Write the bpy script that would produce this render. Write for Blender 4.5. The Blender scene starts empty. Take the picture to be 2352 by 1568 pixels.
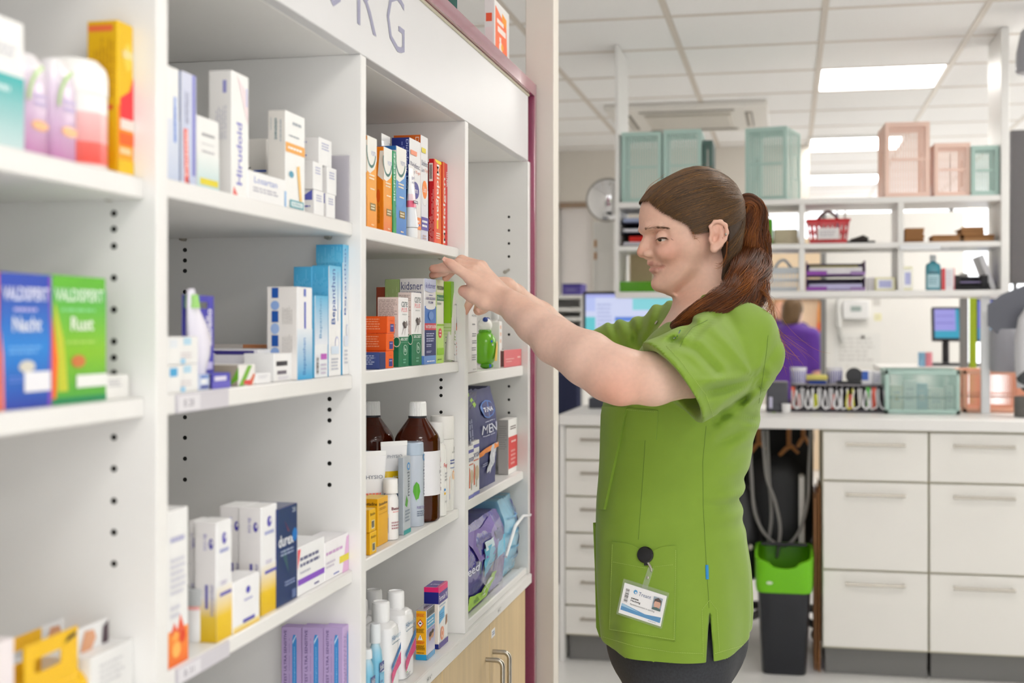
import bpy,bmesh,math,random
import numpy as np
from mathutils import Vector,Matrix
from mathutils.bvhtree import BVHTree
random.seed(7)
SC = bpy.context.scene
COL = SC.collection
# ------------------------------------------------------------------ camera, world, exposure
F_PX,CX,HOR = 3000.0,1176.0,752.0        # focal length in pixels, image centre column, horizon row (2352 x 1568)
YAW = math.atan(635.0 / F_PX)                # camera turned towards the shelves
CS,SN = math.cos(YAW),math.sin(YAW)
CAMZ = 1.35
cam_data = bpy.data.cameras.new('camera')
cam = bpy.data.objects.new('camera',cam_data)
COL.objects.link(cam)
cam.location = (0,0,CAMZ)
cam.rotation_euler = (math.pi / 2,0,YAW)
cam_data.sensor_width = 36.0
cam_data.lens = F_PX / 2352 * 36.0
cam_data.shift_y = -(784 - HOR) / 2352
cam_data.clip_start = 0.05
cam_data.clip_end = 60
cam_data.dof.use_dof = True
cam_data.dof.focus_distance = 2.28
cam_data.dof.aperture_fstop = 4.2
SC.camera = cam
w = bpy.data.worlds.new('world')
SC.world = w
w.use_nodes = True
w.node_tree.nodes['Background'].inputs[0].default_value = (0.96,0.98,1.0,1)
w.node_tree.nodes['Background'].inputs[1].default_value = 2.7
SC.view_settings.view_transform = 'Standard'
SC.view_settings.look = 'None'
SC.view_settings.exposure = 0.0
SC.view_settings.gamma = 1.0
SC.view_settings.use_curve_mapping = False
PANEL_E = 12.0                               # emission of one ceiling panel
SC.cycles.max_bounces = 8
SC.cycles.diffuse_bounces = 5
SC.cycles.use_denoising = True
# ------------------------------------------------------------------ pixel <-> place
def Yat(u,X):
 t = (u - CX) / F_PX
 return -X * (CS + t * SN) / (SN - t * CS)
def Xat(u,Y):
 t = (u - CX) / F_PX
 return Y * (t * CS - SN) / (CS + t * SN)
def zc(X,Y):
 return -X * SN + Y * CS
def Zat(v,X,Y):
 return CAMZ + (HOR - v) * zc(X,Y) / F_PX
def P(u,v,Y):
 X = Xat(u,Y)
 return Vector((X,Y,Zat(v,X,Y)))
def pix(p):
 z = zc(p[0],p[1])
 return (CX + F_PX * (p[0] * CS + p[1] * SN) / z,HOR - F_PX * (p[2] - CAMZ) / z)
# ------------------------------------------------------------------ colours and materials
def lin(h):
 if not isinstance(h,str):
  return tuple(h)[:3]
 h = h.lstrip('#')
 if len(h) == 3:
  h = ''.join(c * 2 for c in h)
 out = []
 for i in (0,2,4):
  c = int(h[i:i + 2],16) / 255
  out.append(c / 12.92 if c <= 0.04045 else ((c + 0.055) / 1.055) ** 2.4)
 return tuple(out)
MATS = {}
def material(name,color=None,rough=0.5,metal=0.0,spec=0.5,noise=0.0,nscale=40,bump=0.0,bscale=200,sss=0.0,
    trans=0.0,alpha=1.0,emit=None,estr=0.0,coat=0.0,ior=1.45,stretch=None,sheen=0.0):
 m = bpy.data.materials.new(name)
 m.use_nodes = True
 nt = m.node_tree
 b = nt.nodes['Principled BSDF']
 b.inputs['Roughness'].default_value = rough
 b.inputs['Metallic'].default_value = metal
 b.inputs['Specular IOR Level'].default_value = spec
 b.inputs['IOR'].default_value = ior
 b.inputs['Transmission Weight'].default_value = trans
 b.inputs['Alpha'].default_value = alpha
 b.inputs['Coat Weight'].default_value = coat
 b.inputs['Sheen Weight'].default_value = sheen
 if sss:
  b.inputs['Subsurface Weight'].default_value = sss
  b.inputs['Subsurface Radius'].default_value = (0.012,0.005,0.003)
  b.inputs['Subsurface Scale'].default_value = 0.35
 src = None
 if color is None:
  a = nt.nodes.new('ShaderNodeVertexColor')
  a.layer_name = 'Col'
  src = a.outputs['Color']
 else:
  c = lin(color)
  b.inputs['Base Color'].default_value = (*c,1)
 tc = None
 if noise or bump:
  tc = nt.nodes.new('ShaderNodeTexCoord')
  vec = tc.outputs['Object']
  if stretch:
   mp = nt.nodes.new('ShaderNodeMapping')
   mp.inputs['Scale'].default_value = stretch
   nt.links.new(vec,mp.inputs['Vector'])
   vec = mp.outputs['Vector']
 if noise:
  n = nt.nodes.new('ShaderNodeTexNoise')
  n.inputs['Scale'].default_value = nscale
  n.inputs['Detail'].default_value = 5
  nt.links.new(vec,n.inputs['Vector'])
  mr = nt.nodes.new('ShaderNodeMapRange')
  mr.inputs['From Min'].default_value = 0.3
  mr.inputs['From Max'].default_value = 0.7
  mr.inputs['To Min'].default_value = 1 - noise
  mr.inputs['To Max'].default_value = 1 + noise
  nt.links.new(n.outputs['Fac'],mr.inputs['Value'])
  mx = nt.nodes.new('ShaderNodeMix')
  mx.data_type = 'RGBA'
  mx.blend_type = 'MULTIPLY'
  mx.inputs[0].default_value = 1
  if src is None:
   mx.inputs[6].default_value = (*lin(color),1)
  else:
   nt.links.new(src,mx.inputs[6])
  nt.links.new(mr.outputs[0],mx.inputs[7])
  src = mx.outputs[2]
 if src is not None:
  nt.links.new(src,b.inputs['Base Color'])
 if bump:
  n2 = nt.nodes.new('ShaderNodeTexNoise')
  n2.inputs['Scale'].default_value = bscale
  n2.inputs['Detail'].default_value = 4
  nt.links.new(vec,n2.inputs['Vector'])
  bp = nt.nodes.new('ShaderNodeBump')
  bp.inputs['Strength'].default_value = bump
  bp.inputs['Distance'].default_value = 0.002
  nt.links.new(n2.outputs['Fac'],bp.inputs['Height'])
  nt.links.new(bp.outputs['Normal'],b.inputs['Normal'])
 if emit is not None:
  b.inputs['Emission Color'].default_value = (*lin(emit),1)
  b.inputs['Emission Strength'].default_value = estr
 MATS[name] = m
 return m
material('laminate','edecea',0.38,noise=0.012,nscale=8)
material('laminate_header','dedee0',0.35,noise=0.008,nscale=8)
material('maroon','9c4766',0.2,coat=1.0,noise=0.06,nscale=300)
material('edge_band','cfcab2',0.4)
material('peg','15130f',0.6)
material('steel','b9b4aa',0.28,metal=1.0,noise=0.03,nscale=200)
material('letter','9797b3',0.5)
material('birch','d9bf92',0.42,noise=0.07,nscale=5,stretch=(10,10,0.7),bump=0.03,bscale=30)
material('print',None,0.42,noise=0.01,nscale=60)
material('gloss',None,0.22,coat=0.15)
material('plastic',None,0.35)
material('matte',None,0.75,noise=0.03,nscale=50)
material('soft',None,0.5,bump=0.25,bscale=35)
material('foil',None,0.18,coat=0.5,bump=0.5,bscale=45)
material('amber','5a1b06',0.08,trans=0.55,ior=1.5)
material('clear','ffffff',0.06,trans=1.0,ior=1.25)
material('fill_window_pane','ffffff',0.05,alpha=.08)
ORD = ('first','second','third','fourth','fifth','sixth','seventh','eighth','ninth','tenth','eleventh','twelfth','thirteenth','fourteenth','fifteenth','sixteenth','seventeenth')
material('film','f4f6fa',0.12,trans=0.0,alpha=0.22,bump=0.6,bscale=30)
material('acrylic','d9d5de',0.2,alpha=0.42)
material('floor_vinyl','ebebea',0.3,noise=0.03,nscale=6,bump=0.02)
material('paint','e9e7e3',0.7,noise=0.012,nscale=4,bump=0.03,bscale=120)
material('paint_beige','e2dcd3',0.7,noise=0.015,nscale=4,bump=0.03,bscale=120)
material('paint_warm','f0d9b8',0.7,noise=0.02,nscale=4)
material('tile','f7f6f5',0.8,noise=0.02,nscale=120,bump=0.12,bscale=350)
material('grid_bar','d8cfc4',0.5)
material('lamp_panel','ffffff',0.5,emit='fffbf5',estr=PANEL_E)
material('screen_glow',None,0.3)
material('warm_bulb','ffffff',0.5,emit='ffe2b0',estr=6)
# ------------------------------------------------------------------ mesh builder
_tc = {}
def text_mesh(s,bold=0.0):
 k = (s,bold)
 if k in _tc:
  return _tc[k]
 cu = bpy.data.curves.new('txt','FONT')
 cu.body = s
 cu.resolution_u = 2
 cu.offset = bold
 ob = bpy.data.objects.new('txt',cu)
 COL.objects.link(ob)
 dg = bpy.context.evaluated_depsgraph_get()
 ev = ob.evaluated_get(dg)
 me = ev.to_mesh()
 vs = [(v.co.x,v.co.y) for v in me.vertices]
 fs = [tuple(p.vertices) for p in me.polygons]
 ev.to_mesh_clear()
 bpy.data.objects.remove(ob)
 bpy.data.curves.remove(cu)
 if vs:
  x0 = min(v[0] for v in vs); x1 = max(v[0] for v in vs)
  y0 = min(v[1] for v in vs); y1 = max(v[1] for v in vs)
 else:
  x0 = y0 = 0; x1 = y1 = 1
 vs = [((x - x0) / max(x1 - x0,1e-6),(y - y0) / max(y1 - y0,1e-6)) for x,y in vs]
 asp = (x1 - x0) / max(y1 - y0,1e-6)
 _tc[k] = (vs,fs,asp)
 return _tc[k]
class MB:
 def __init__(s):
  s.v,s.f,s.c,s.m = [],[],[],[]
 def poly(s,pts,col='fff',mat=0):
  n = len(s.v)
  s.v += [tuple(p) for p in pts]
  s.f.append(tuple(range(n,n + len(pts))))
  if isinstance(col,list):
   s.c.append([lin(c) for c in col])
  else:
   s.c.append([lin(col)] * len(pts))
  s.m.append(mat)
 def mesh(s,vs,fs,col='fff',mat=0,vcols=None):
  n = len(s.v)
  s.v += [tuple(p) for p in vs]
  l = lin(col) if vcols is None else None
  for f in fs:
   s.f.append(tuple(i + n for i in f))
   s.c.append([l] * len(f) if vcols is None else [vcols[i] for i in f])
   s.m.append(mat)
 def box(s,x0,x1,y0,y1,z0,z1,col='fff',bev=0.0,mat=0,cols=None):
  """cols: dict of face colours by '+x','-x','+y','-y','+z','-z'"""
  b = min(bev,(x1 - x0) * 0.45,(y1 - y0) * 0.45,(z1 - z0) * 0.45)
  cols = cols or {}
  g = lambda k: cols.get(k,col)
  lo,hi = (x0,y0,z0),(x1,y1,z1)
  if b <= 0:
   def c(i,j,k):
    return ((x0,x1)[i],(y0,y1)[j],(z0,z1)[k])
   s.poly([c(1,0,0),c(1,1,0),c(1,1,1),c(1,0,1)],g('+x'),mat)
   s.poly([c(0,1,0),c(0,0,0),c(0,0,1),c(0,1,1)],g('-x'),mat)
   s.poly([c(1,1,0),c(0,1,0),c(0,1,1),c(1,1,1)],g('+y'),mat)
   s.poly([c(0,0,0),c(1,0,0),c(1,0,1),c(0,0,1)],g('-y'),mat)
   s.poly([c(0,0,1),c(1,0,1),c(1,1,1),c(0,1,1)],g('+z'),mat)
   s.poly([c(0,1,0),c(1,1,0),c(1,0,0),c(0,0,0)],g('-z'),mat)
   return
  vs,idx = [],{}
  for sx in (0,1):
   for sy in (0,1):
    for sz in (0,1):
     cr = [(lo,hi)[k][a] for a,k in enumerate((sx,sy,sz))]
     ins = [cr[a] + (b if k == 0 else -b) for a,k in enumerate((sx,sy,sz))]
     for ax in range(3):
      p = list(ins); p[ax] = cr[ax]
      idx[(sx,sy,sz,ax)] = len(vs)
      vs.append(p)
  n = len(s.v)
  s.v += [tuple(p) for p in vs]
  def add(ids,col):
   pts = [Vector(vs[i]) for i in ids]
   nn = (pts[1] - pts[0]).cross(pts[2] - pts[0])
   ctr = sum(pts,Vector()) / len(pts) - Vector(((x0 + x1) / 2,(y0 + y1) / 2,(z0 + z1) / 2))
   if nn.dot(ctr) < 0:
    ids = ids[::-1]
   s.f.append(tuple(n + i for i in ids)); s.c.append([lin(col)] * len(ids)); s.m.append(mat)
  for ax in range(3):
   for sd in (0,1):
    o = [a for a in range(3) if a != ax]
    ids = []
    for a,bb in ((0,0),(1,0),(1,1),(0,1)):
     k = [0,0,0]; k[ax] = sd; k[o[0]] = a; k[o[1]] = bb
     ids.append(idx[(*k,ax)])
    add(ids,g(('-','+')[sd] + 'xyz'[ax]))
  for ax in range(3):
   o = [a for a in range(3) if a != ax]
   for a in (0,1):
    for bb in (0,1):
     ids = []
     for t,face in ((0,o[0]),(1,o[0]),(1,o[1]),(0,o[1])):
      k = [0,0,0]; k[ax] = t; k[o[0]] = a; k[o[1]] = bb
      ids.append(idx[(*k,face)])
     add(ids,g(('-','+')[a] + 'xyz'[o[0]]))
  for sx in (0,1):
   for sy in (0,1):
    for sz in (0,1):
     add([idx[(sx,sy,sz,a)] for a in range(3)],g(('-','+')[sz] + 'z'))
 def lathe(s,prof,cx=0,cy=0,cz=0,seg=28,col='fff',cols=None,sy=1.0,sx=1.0,p=2.0,cap=True,mat=0,arc=None,zfun=None):
  """prof: [(r,z)]; cols: one colour per profile point; p: superellipse exponent; arc: (a0,a1) in radians for a partial wrap"""
  n = len(s.v)
  a0,a1 = arc or (0,2 * math.pi)
  k = seg + (1 if arc else 0)
  for r,z in prof:
   for i in range(k):
    a = a0 + (a1 - a0) * i / seg
    ca,sa = math.cos(a),math.sin(a)
    q = (abs(ca) ** p + abs(sa) ** p) ** (-1 / p)
    s.v.append((cx + r * q * ca * sx,cy + r * q * sa * sy,cz + z))
  for j in range(len(prof) - 1):
   for i in range(seg):
    i2 = (i + 1) % k
    s.f.append((n + j * k + i,n + j * k + i2,n + (j + 1) * k + i2,n + (j + 1) * k + i))
    if cols:
     c0,c1 = lin(cols[j]),lin(cols[j + 1])
     s.c.append([c0,c0,c1,c1])
    else:
     s.c.append([lin(col)] * 4)
    s.m.append(mat)
  if cap and not arc:
   for j,rev in ((0,True),(len(prof) - 1,False)):
    if prof[j][0] > 1e-5:
     ids = [n + j * k + i for i in range(seg)]
     s.f.append(tuple(ids[::-1] if rev else ids))
     s.c.append([lin(cols[j] if cols else col)] * seg); s.m.append(mat)
 def tube(s,pts,r,seg=8,col='fff',mat=0,cap=True,flat=1.0):
  pts = [Vector(p) for p in pts]
  rs = r if isinstance(r,(list,tuple)) else [r] * len(pts)
  n = len(s.v)
  up = Vector((0,0,1))
  prev = None
  for i,p in enumerate(pts):
   t = (pts[min(i + 1,len(pts) - 1)] - pts[max(i - 1,0)])
   t = t.normalized() if t.length > 1e-9 else Vector((0,0,1))
   if prev is None:
    a = t.cross(up)
    if a.length < 1e-3:
     a = t.cross(Vector((1,0,0)))
   else:
    a = prev - t * prev.dot(t)
    if a.length < 1e-6:
     a = t.cross(up)
   a.normalize(); prev = a
   bb = t.cross(a)
   for k in range(seg):
    an = 2 * math.pi * k / seg
    s.v.append(tuple(p + (a * math.cos(an) + bb * math.sin(an) * flat) * rs[i]))
  c = lin(col)
  for i in range(len(pts) - 1):
   for k in range(seg):
    k2 = (k + 1) % seg
    s.f.append((n + i * seg + k,n + i * seg + k2,n + (i + 1) * seg + k2,n + (i + 1) * seg + k))
    s.c.append([c] * 4); s.m.append(mat)
  if cap:
   s.f.append(tuple(n + k for k in range(seg))[::-1]); s.c.append([c] * seg); s.m.append(mat)
   e = n + (len(pts) - 1) * seg
   s.f.append(tuple(e + k for k in range(seg))); s.c.append([c] * seg); s.m.append(mat)
 def sphere(s,c,r,seg=16,rings=10,col='fff',sc=(1,1,1),mat=0):
  prof = []
  for j in range(rings + 1):
   a = -math.pi / 2 + math.pi * j / rings
   prof.append((max(r * math.cos(a),1e-6),r * math.sin(a) * sc[2]))
  s.lathe(prof,c[0],c[1],c[2],seg,col,sx=sc[0],sy=sc[1],cap=False,mat=mat)
 def xform(s,M,start=0):
  for i in range(start,len(s.v)):
   s.v[i] = tuple(M @ Vector(s.v[i]))
 def build(s,name,mats='print',parent=None,loc=(0,0,0),rz=0.0,smooth=True,ang=38,**tags):
  me = bpy.data.meshes.new(name)
  me.from_pydata(s.v,[],s.f)
  if isinstance(mats,str):
   mats = [mats]
  for m in mats:
   me.materials.append(MATS[m])
  if len(mats) > 1:
   me.polygons.foreach_set('material_index',s.m)
  at = me.color_attributes.new('Col','FLOAT_COLOR','CORNER')
  arr = np.ones((len(me.loops),4),dtype=np.float32)
  arr[:,:3] = np.array([c for f in s.c for c in f],dtype=np.float32)
  at.data.foreach_set('color',arr.ravel())
  if smooth:
   me.polygons.foreach_set('use_smooth',[True] * len(me.polygons))
   me.set_sharp_from_angle(angle=math.radians(ang))
  ob = bpy.data.objects.new(name,me)
  COL.objects.link(ob)
  ob.location = loc
  ob.rotation_euler = (0,0,rz)
  if parent is not None:
   ob.parent = parent
  tag(ob,**tags)
  return ob
def tag(o,label=None,cat=None,group=None,kind=None):
 if label: o['label'] = label
 if cat: o['category'] = cat
 if group: o['group'] = group
 if kind: o['kind'] = kind
 return o
def empty(name,loc=(0,0,0),rz=0.0,**tags):
 o = bpy.data.objects.new(name,None)
 COL.objects.link(o)
 o.empty_display_size = 0.05
 o.location = loc
 o.rotation_euler = (0,0,rz)
 return tag(o,**tags)
def simple_box(name,x0,x1,y0,y1,z0,z1,mats,parent=None,bev=0.0015,col='fff',**tags):
 """a box whose object origin sits at its own base centre"""
 b = MB()
 cx,cy = (x0 + x1) / 2,(y0 + y1) / 2
 b.box(x0 - cx,x1 - cx,y0 - cy,y1 - cy,0,z1 - z0,col,bev)
 return b.build(name,mats,parent,(cx,cy,z0),**tags)
class Face:
 """a flat side on which print is laid; coordinates run 0..1 across and up"""
 def __init__(s,mb,o,ex,ey,n):
  s.mb,s.o,s.ex,s.ey,s.n = mb,Vector(o),Vector(ex),Vector(ey),Vector(n).normalized()
  s.k = 0
 def pt(s,x,y):
  return s.o + s.ex * x + s.ey * y + s.n * (0.00012 + 0.00009 * s.k)
 def draw(s,art):
  for a in art:
   s.k += 1
   getattr(s,a[0])(*a[1:])
 def r(s,x0,y0,x1,y1,col,col2=None):
  c = col if col2 is None else [col,col,col2,col2]
  s.mb.poly([s.pt(x0,y0),s.pt(x1,y0),s.pt(x1,y1),s.pt(x0,y1)],c)
 def h(s,x0,y0,x1,y1,col,col2):
  s.mb.poly([s.pt(x0,y0),s.pt(x1,y0),s.pt(x1,y1),s.pt(x0,y1)],[col,col2,col2,col])
 def p(s,pts,col):
  s.mb.poly([s.pt(*q) for q in pts],col)
 def e(s,cx,cy,rx,ry,col,a0=0,a1=360,seg=20):
  s.mb.poly([s.pt(cx + rx * math.cos(math.radians(a0 + (a1 - a0) * i / seg)),cy + ry * math.sin(math.radians(a0 + (a1 - a0) * i / seg))) for i in range(seg)],col)
 def arc(s,cx,cy,rx,ry,a0,a1,wd,col,seg=16):
  for i in range(seg):
   q = []
   for j,k in ((i,1),(i + 1,1),(i + 1,1 - wd),(i,1 - wd)):
    a = math.radians(a0 + (a1 - a0) * j / seg)
    q.append(s.pt(cx + rx * k * math.cos(a),cy + ry * k * math.sin(a)))
   s.mb.poly(q,col)
 def t(s,txt,x0,y0,x1,y1,col,rot=0,bold=0.0):
  vs,fs,asp = text_mesh(txt,bold)
  out = []
  for a,b in vs:
   if rot == 90: a,b = 1 - b,a
   elif rot == -90: a,b = b,1 - a
   elif rot == 180: a,b = 1 - a,1 - b
   out.append(s.pt(x0 + (x1 - x0) * a,y0 + (y1 - y0) * b))
  s.mb.mesh(out,fs,col)
 def l(s,x0,y0,x1,y1,n,col,fill=0.5):
  rnd = random.Random(int((x0 + y0 * 7 + n) * 1000))
  st = (y1 - y0) / n
  for i in range(n):
   xe = x0 + (x1 - x0) * (rnd.uniform(0.75,1) if i else 0.9)
   y = y1 - (i + 1) * st + st * (1 - fill) / 2
   x = x0
   while x < xe - 1e-4:
    wd = (x1 - x0) * rnd.uniform(0.08,0.24)
    xx = min(x + wd,xe)
    s.mb.poly([s.pt(x,y),s.pt(xx,y),s.pt(xx,y + st * fill),s.pt(x,y + st * fill)],col)
    x = xx + (x1 - x0) * 0.035
 def lv(s,x0,y0,x1,y1,n,col,fill=0.5):
  rnd = random.Random(int((x0 + y0 * 5 + n) * 1000))
  st = (x1 - x0) / n
  for i in range(n):
   ye = y0 + (y1 - y0) * rnd.uniform(0.75,1)
   x = x0 + i * st + st * (1 - fill) / 2
   y = y0
   while y < ye - 1e-4:
    yy = min(y + (y1 - y0) * rnd.uniform(0.08,0.24),ye)
    s.mb.poly([s.pt(x,y),s.pt(x + st * fill,y),s.pt(x + st * fill,yy),s.pt(x,yy)],col)
    y = yy + (y1 - y0) * 0.03
 def b(s,x0,y0,x1,y1,vert=True,bg='fff'):
  s.mb.poly([s.pt(x0,y0),s.pt(x1,y0),s.pt(x1,y1),s.pt(x0,y1)],bg)
  s.k += 1
  rnd = random.Random(3)
  a = 0.08
  while a < 0.9:
   wd = rnd.choice((0.02,0.03,0.05))
   if vert:
    xa,xb = x0 + (x1 - x0) * a,x0 + (x1 - x0) * (a + wd)
    q = [(xa,y0 + (y1 - y0) * .12),(xb,y0 + (y1 - y0) * .12),(xb,y0 + (y1 - y0) * .92),(xa,y0 + (y1 - y0) * .92)]
   else:
    ya,yb = y0 + (y1 - y0) * a,y0 + (y1 - y0) * (a + wd)
    q = [(x0 + (x1 - x0) * .1,ya),(x0 + (x1 - x0) * .9,ya),(x0 + (x1 - x0) * .9,yb),(x0 + (x1 - x0) * .1,yb)]
   s.mb.poly([s.pt(*k) for k in q],'222')
   a += wd + rnd.choice((0.02,0.03,0.04))
# ------------------------------------------------------------------ room shell
XL,XR,YB,YF = -1.55,4.2,-3.2,13.6
CEIL = CAMZ + 1.22
tag(simple_box('floor',XL - .2,XR + .2,YB - .2,YF + .2,-0.1,0.0,'floor_vinyl'),kind='structure')
tag(simple_box('wall_west',XL - .12,XL,YB,YF,0,CEIL + .1,'paint'),kind='structure')
WX0,WX1,WZ0,WZ1 = -1.2,3.9,.35,2.42
for k,q in enumerate(((XL - .12,XR + .12,0,WZ0),(XL - .12,XR + .12,WZ1,CEIL + .1),(XL - .12,WX0,WZ0,WZ1),(WX1,XR + .12,WZ0,WZ1))):
 tag(simple_box('wall_south',q[0],q[1],YB - .12,YB,q[2],q[3],'paint'),kind='structure')
tag(simple_box('wall_east',XR,XR + .12,YB,YF,0,CEIL + .1,'paint'),kind='structure')
def window(name,a0,a1,n,east):
 c = (a0 + a1) / 2
 sill = (XR,XR + .12,a0,a1) if east else (a0,a1,YB - .12,YB)
 wo = tag(simple_box(name,*sill,WZ0,WZ0 + .05,'paint'),kind='structure')
 for k in range(n + 1):
  x = a0 + (a1 - a0) * k / n - c
  b = MB(); b.box(-.025,.025,-.05,.05,.05,WZ1 - WZ0,'fff',.002)
  o = b.build('fill_window_frame','paint',wo,(0,x,0) if east else (x,0,0))
  if k < n:
   b = MB(); w_ = (a1 - a0) / n
   if east: b.box(-.004,.004,.026,w_ - .026,.051,WZ1 - WZ0 - .001,'fff')
   else: b.box(.026,w_ - .026,-.004,.004,.051,WZ1 - WZ0 - .001,'fff')
   b.build('fill_window_pane','fill_window_pane',wo,(0,x,0) if east else (x,0,0))
window('fill_window_1',WX0,WX1,3,False)  # unseen window added behind the camera as a source of fill light
# suspended ceiling: slab, bars, tiles of 60 x 60 cm, light panels in some of the cells
ceiling = tag(simple_box('ceiling',XL - .12,XR + .12,YB - .12,YF + .12,CEIL + .06,CEIL + .12,'tile'),kind='structure')
GX0,GY0,GP = 0.137,5.14,0.60
tile_mb = MB()
tile_mb.box(-.289,.289,-.289,.289,0,.015,'fff',.003)
tile0 = None
LIGHTS = {(0,2)}
LIGHTS |= {(0,j) for j in (-12,-8,-4)} | {(2,-13),(2,-10),(2,-1),(2,1),(2,3),(3,0),(4,3),(5,1),(5,4)}  # row in line with the visible panels; the others added unseen for brightness
gx = range(-3,7)
gy = range(-14,14)
rows = []
def lamp_at(x,y,drop,label):
 lp = empty('ceiling_light',(x,y,CEIL - drop),label=label,cat='ceiling light',group='square ceiling light panels')
 b = MB()
 for q in ((-.298,.298,-.298,-.28),(-.298,.298,.28,.298),(-.298,-.28,-.28,.28),(.28,.298,-.28,.28)):
  b.box(*q,0,.012 + drop,'f4f4f2')
 b.build('lamp_frame','plastic',lp)
 b = MB()
 b.box(-.28,.28,-.28,.28,.003,.011,'fff')
 b.build('diffuser','lamp_panel',lp)
n_t = 0
for i in gx:
 for j in gy:
  x,y = GX0 + GP * i + .3,GY0 + GP * j + .3
  if not (XL - .2 < x < XR + .2 and YB - .2 < y < YF + .2):
   continue
  if (i,j) in LIGHTS:
   far = j >= 2
   lamp_at(x,y,0.0,'bright square ceiling panel nearest the counter, above the mint and pink crates' if (i,j) == (0,2) else 'bright square panel in the suspended ceiling, outside the picture')
   continue
  if tile0 is None:
   tile0 = tile_mb.build('ceiling_tile','tile',ceiling,Vector((x,y,CEIL)) - ceiling.location)
  else:
   o = tile0.copy(); COL.objects.link(o); o.location = Vector((x,y,CEIL)) - ceiling.location
   # tile sits in its own cell
  n_t += 1
b = MB()
for i in range(-3,8):
 x = GX0 + GP * i
 if XL < x < XR: b.box(x - .012,x + .012,YB,YF,CEIL - .003,CEIL + .012,'fff')
for j in range(-14,15):
 y = GY0 + GP * j
 if YB < y < YF: b.box(XL,XR,y - .012,y + .012,CEIL - .0025,CEIL + .011,'fff')
tag(b.build('ceiling_grid','grid_bar',ceiling,-ceiling.location),kind='structure')
lamp_at(.427,8.85,.02,'bright square ceiling panel second from the counter, between mint and pink crates')
lamp_at(.427,10.95,.02,'bright square ceiling panel farthest away, just above the open rack')
# door post beside the shelving
tag(simple_box('trim_1',-.602,-.535,2.997,3.062,0,CEIL,'paint_beige'),kind='structure')
# ------------------------------------------------------------------ shelving unit (one thing) with its dividers, boards and header
XF,XSH,XBK = -.585,-.597,-.905
LEDGE = CAMZ - .567
TOP = CAMZ + .3825
unit = empty('shelving_unit',(-.74,1.7,0),label='white laminate wall shelving with maroon frame and lettered header board',cat='shelving unit')
def upart(name,x0,x1,y0,y1,z0,z1,mats='laminate',bev=.0012,**k):
 b = MB()
 cx,cy = (x0 + x1) / 2,(y0 + y1) / 2
 b.box(x0 - cx,x1 - cx,y0 - cy,y1 - cy,0,z1 - z0,'fff',bev)
 o = b.build(name,mats,unit,(cx + .74,cy - 1.7,z0),**k)
 return o
DIV = [(.537,.560),(1.140,1.163),(1.744,1.767),(2.347,2.370),(2.945,2.968)]
for a,c in DIV:
 upart('side_panel',XBK,XF,a,c,LEDGE,TOP)
upart('back_panel',XBK - .01,XBK,.50,2.97,.08,CAMZ + .53)
upart('top_board',XBK,XF - .018,.50,2.968,TOP,TOP + .02)
BAYS = {'A': (.560,1.140),'B': (1.163,1.744),'C': (1.767,2.347),'D': (2.370,2.945)}
SH = {('A',1): (.142,.121),('A',2): (-.066,-.085),('A',3): (-.339,-.357),
  ('B',1): (.147,.128),('B',2): (-.066,-.086),('B',3): (-.339,-.357),
  ('C',1): (.147,.128),('C',2): (-.063,-.082),('C',3): (-.335,-.353),
  ('D',2): (-.087,-.110),('D',3): (-.329,-.349)}
for (bay,n),(t,bt) in SH.items():
 y0,y1 = BAYS[bay]
 upart('shelf_board',XBK,XSH,y0 + .001,y1 - .001,CAMZ + bt,CAMZ + t,bev=.0018)
def ztop(bay,n):
 return CAMZ + SH[(bay,n)][0] if n < 9 else LEDGE
# header
hb = upart('header_board',XF - .018,XF,.50,2.943,TOP,CAMZ + .5345,'laminate_header')
upart('edge_strip',XF - .018,XF + .003,.50,2.945,CAMZ + .5305,CAMZ + .5365,'edge_band')
upart('top_cap',XBK - .03,XF + .010,.50,2.993,CAMZ + .5365,CAMZ + .566,'maroon')
upart('end_panel',XBK - .03,XF + .010,2.969,2.993,0,CAMZ + .5365,'maroon')
for ch,ua,ub,vb_ in (('O',743,787,0),('R',820,864,0),('G',888,928.5,0)):
 ya,yb = Yat(ua,XF),Yat(ub,XF)
 z0,z1 = CAMZ + .4215,CAMZ + .508
 vs,fs,asp = text_mesh(ch,-0.012)
 b = MB()
 pts = [(.0006,(yb - ya) * a,(z1 - z0) * c) for a,c in vs]
 b.mesh(pts,fs,'fff')
 o = b.build('letter','letter',hb,(0,0,0),smooth=False)
 o.location = (.009,ya - (.50 + 2.943) / 2,z0 - TOP)
# ledge and rail
upart('ledge_board',XBK,XF + .002,.50,2.967,LEDGE - .02,LEDGE,bev=.002)
upart('ledge_front',XF - .012,XF + .004,.50,2.967,LEDGE - .024,LEDGE - .001,bev=.002)
upart('sliding_rail',XF - .05,XF - .022,2.371,2.944,LEDGE + .0002,LEDGE + .012,bev=.002)
upart('sliding_rail',XF - .02,XF - .004,2.371,2.944,LEDGE + .0002,LEDGE + .016,bev=.002)
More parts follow.
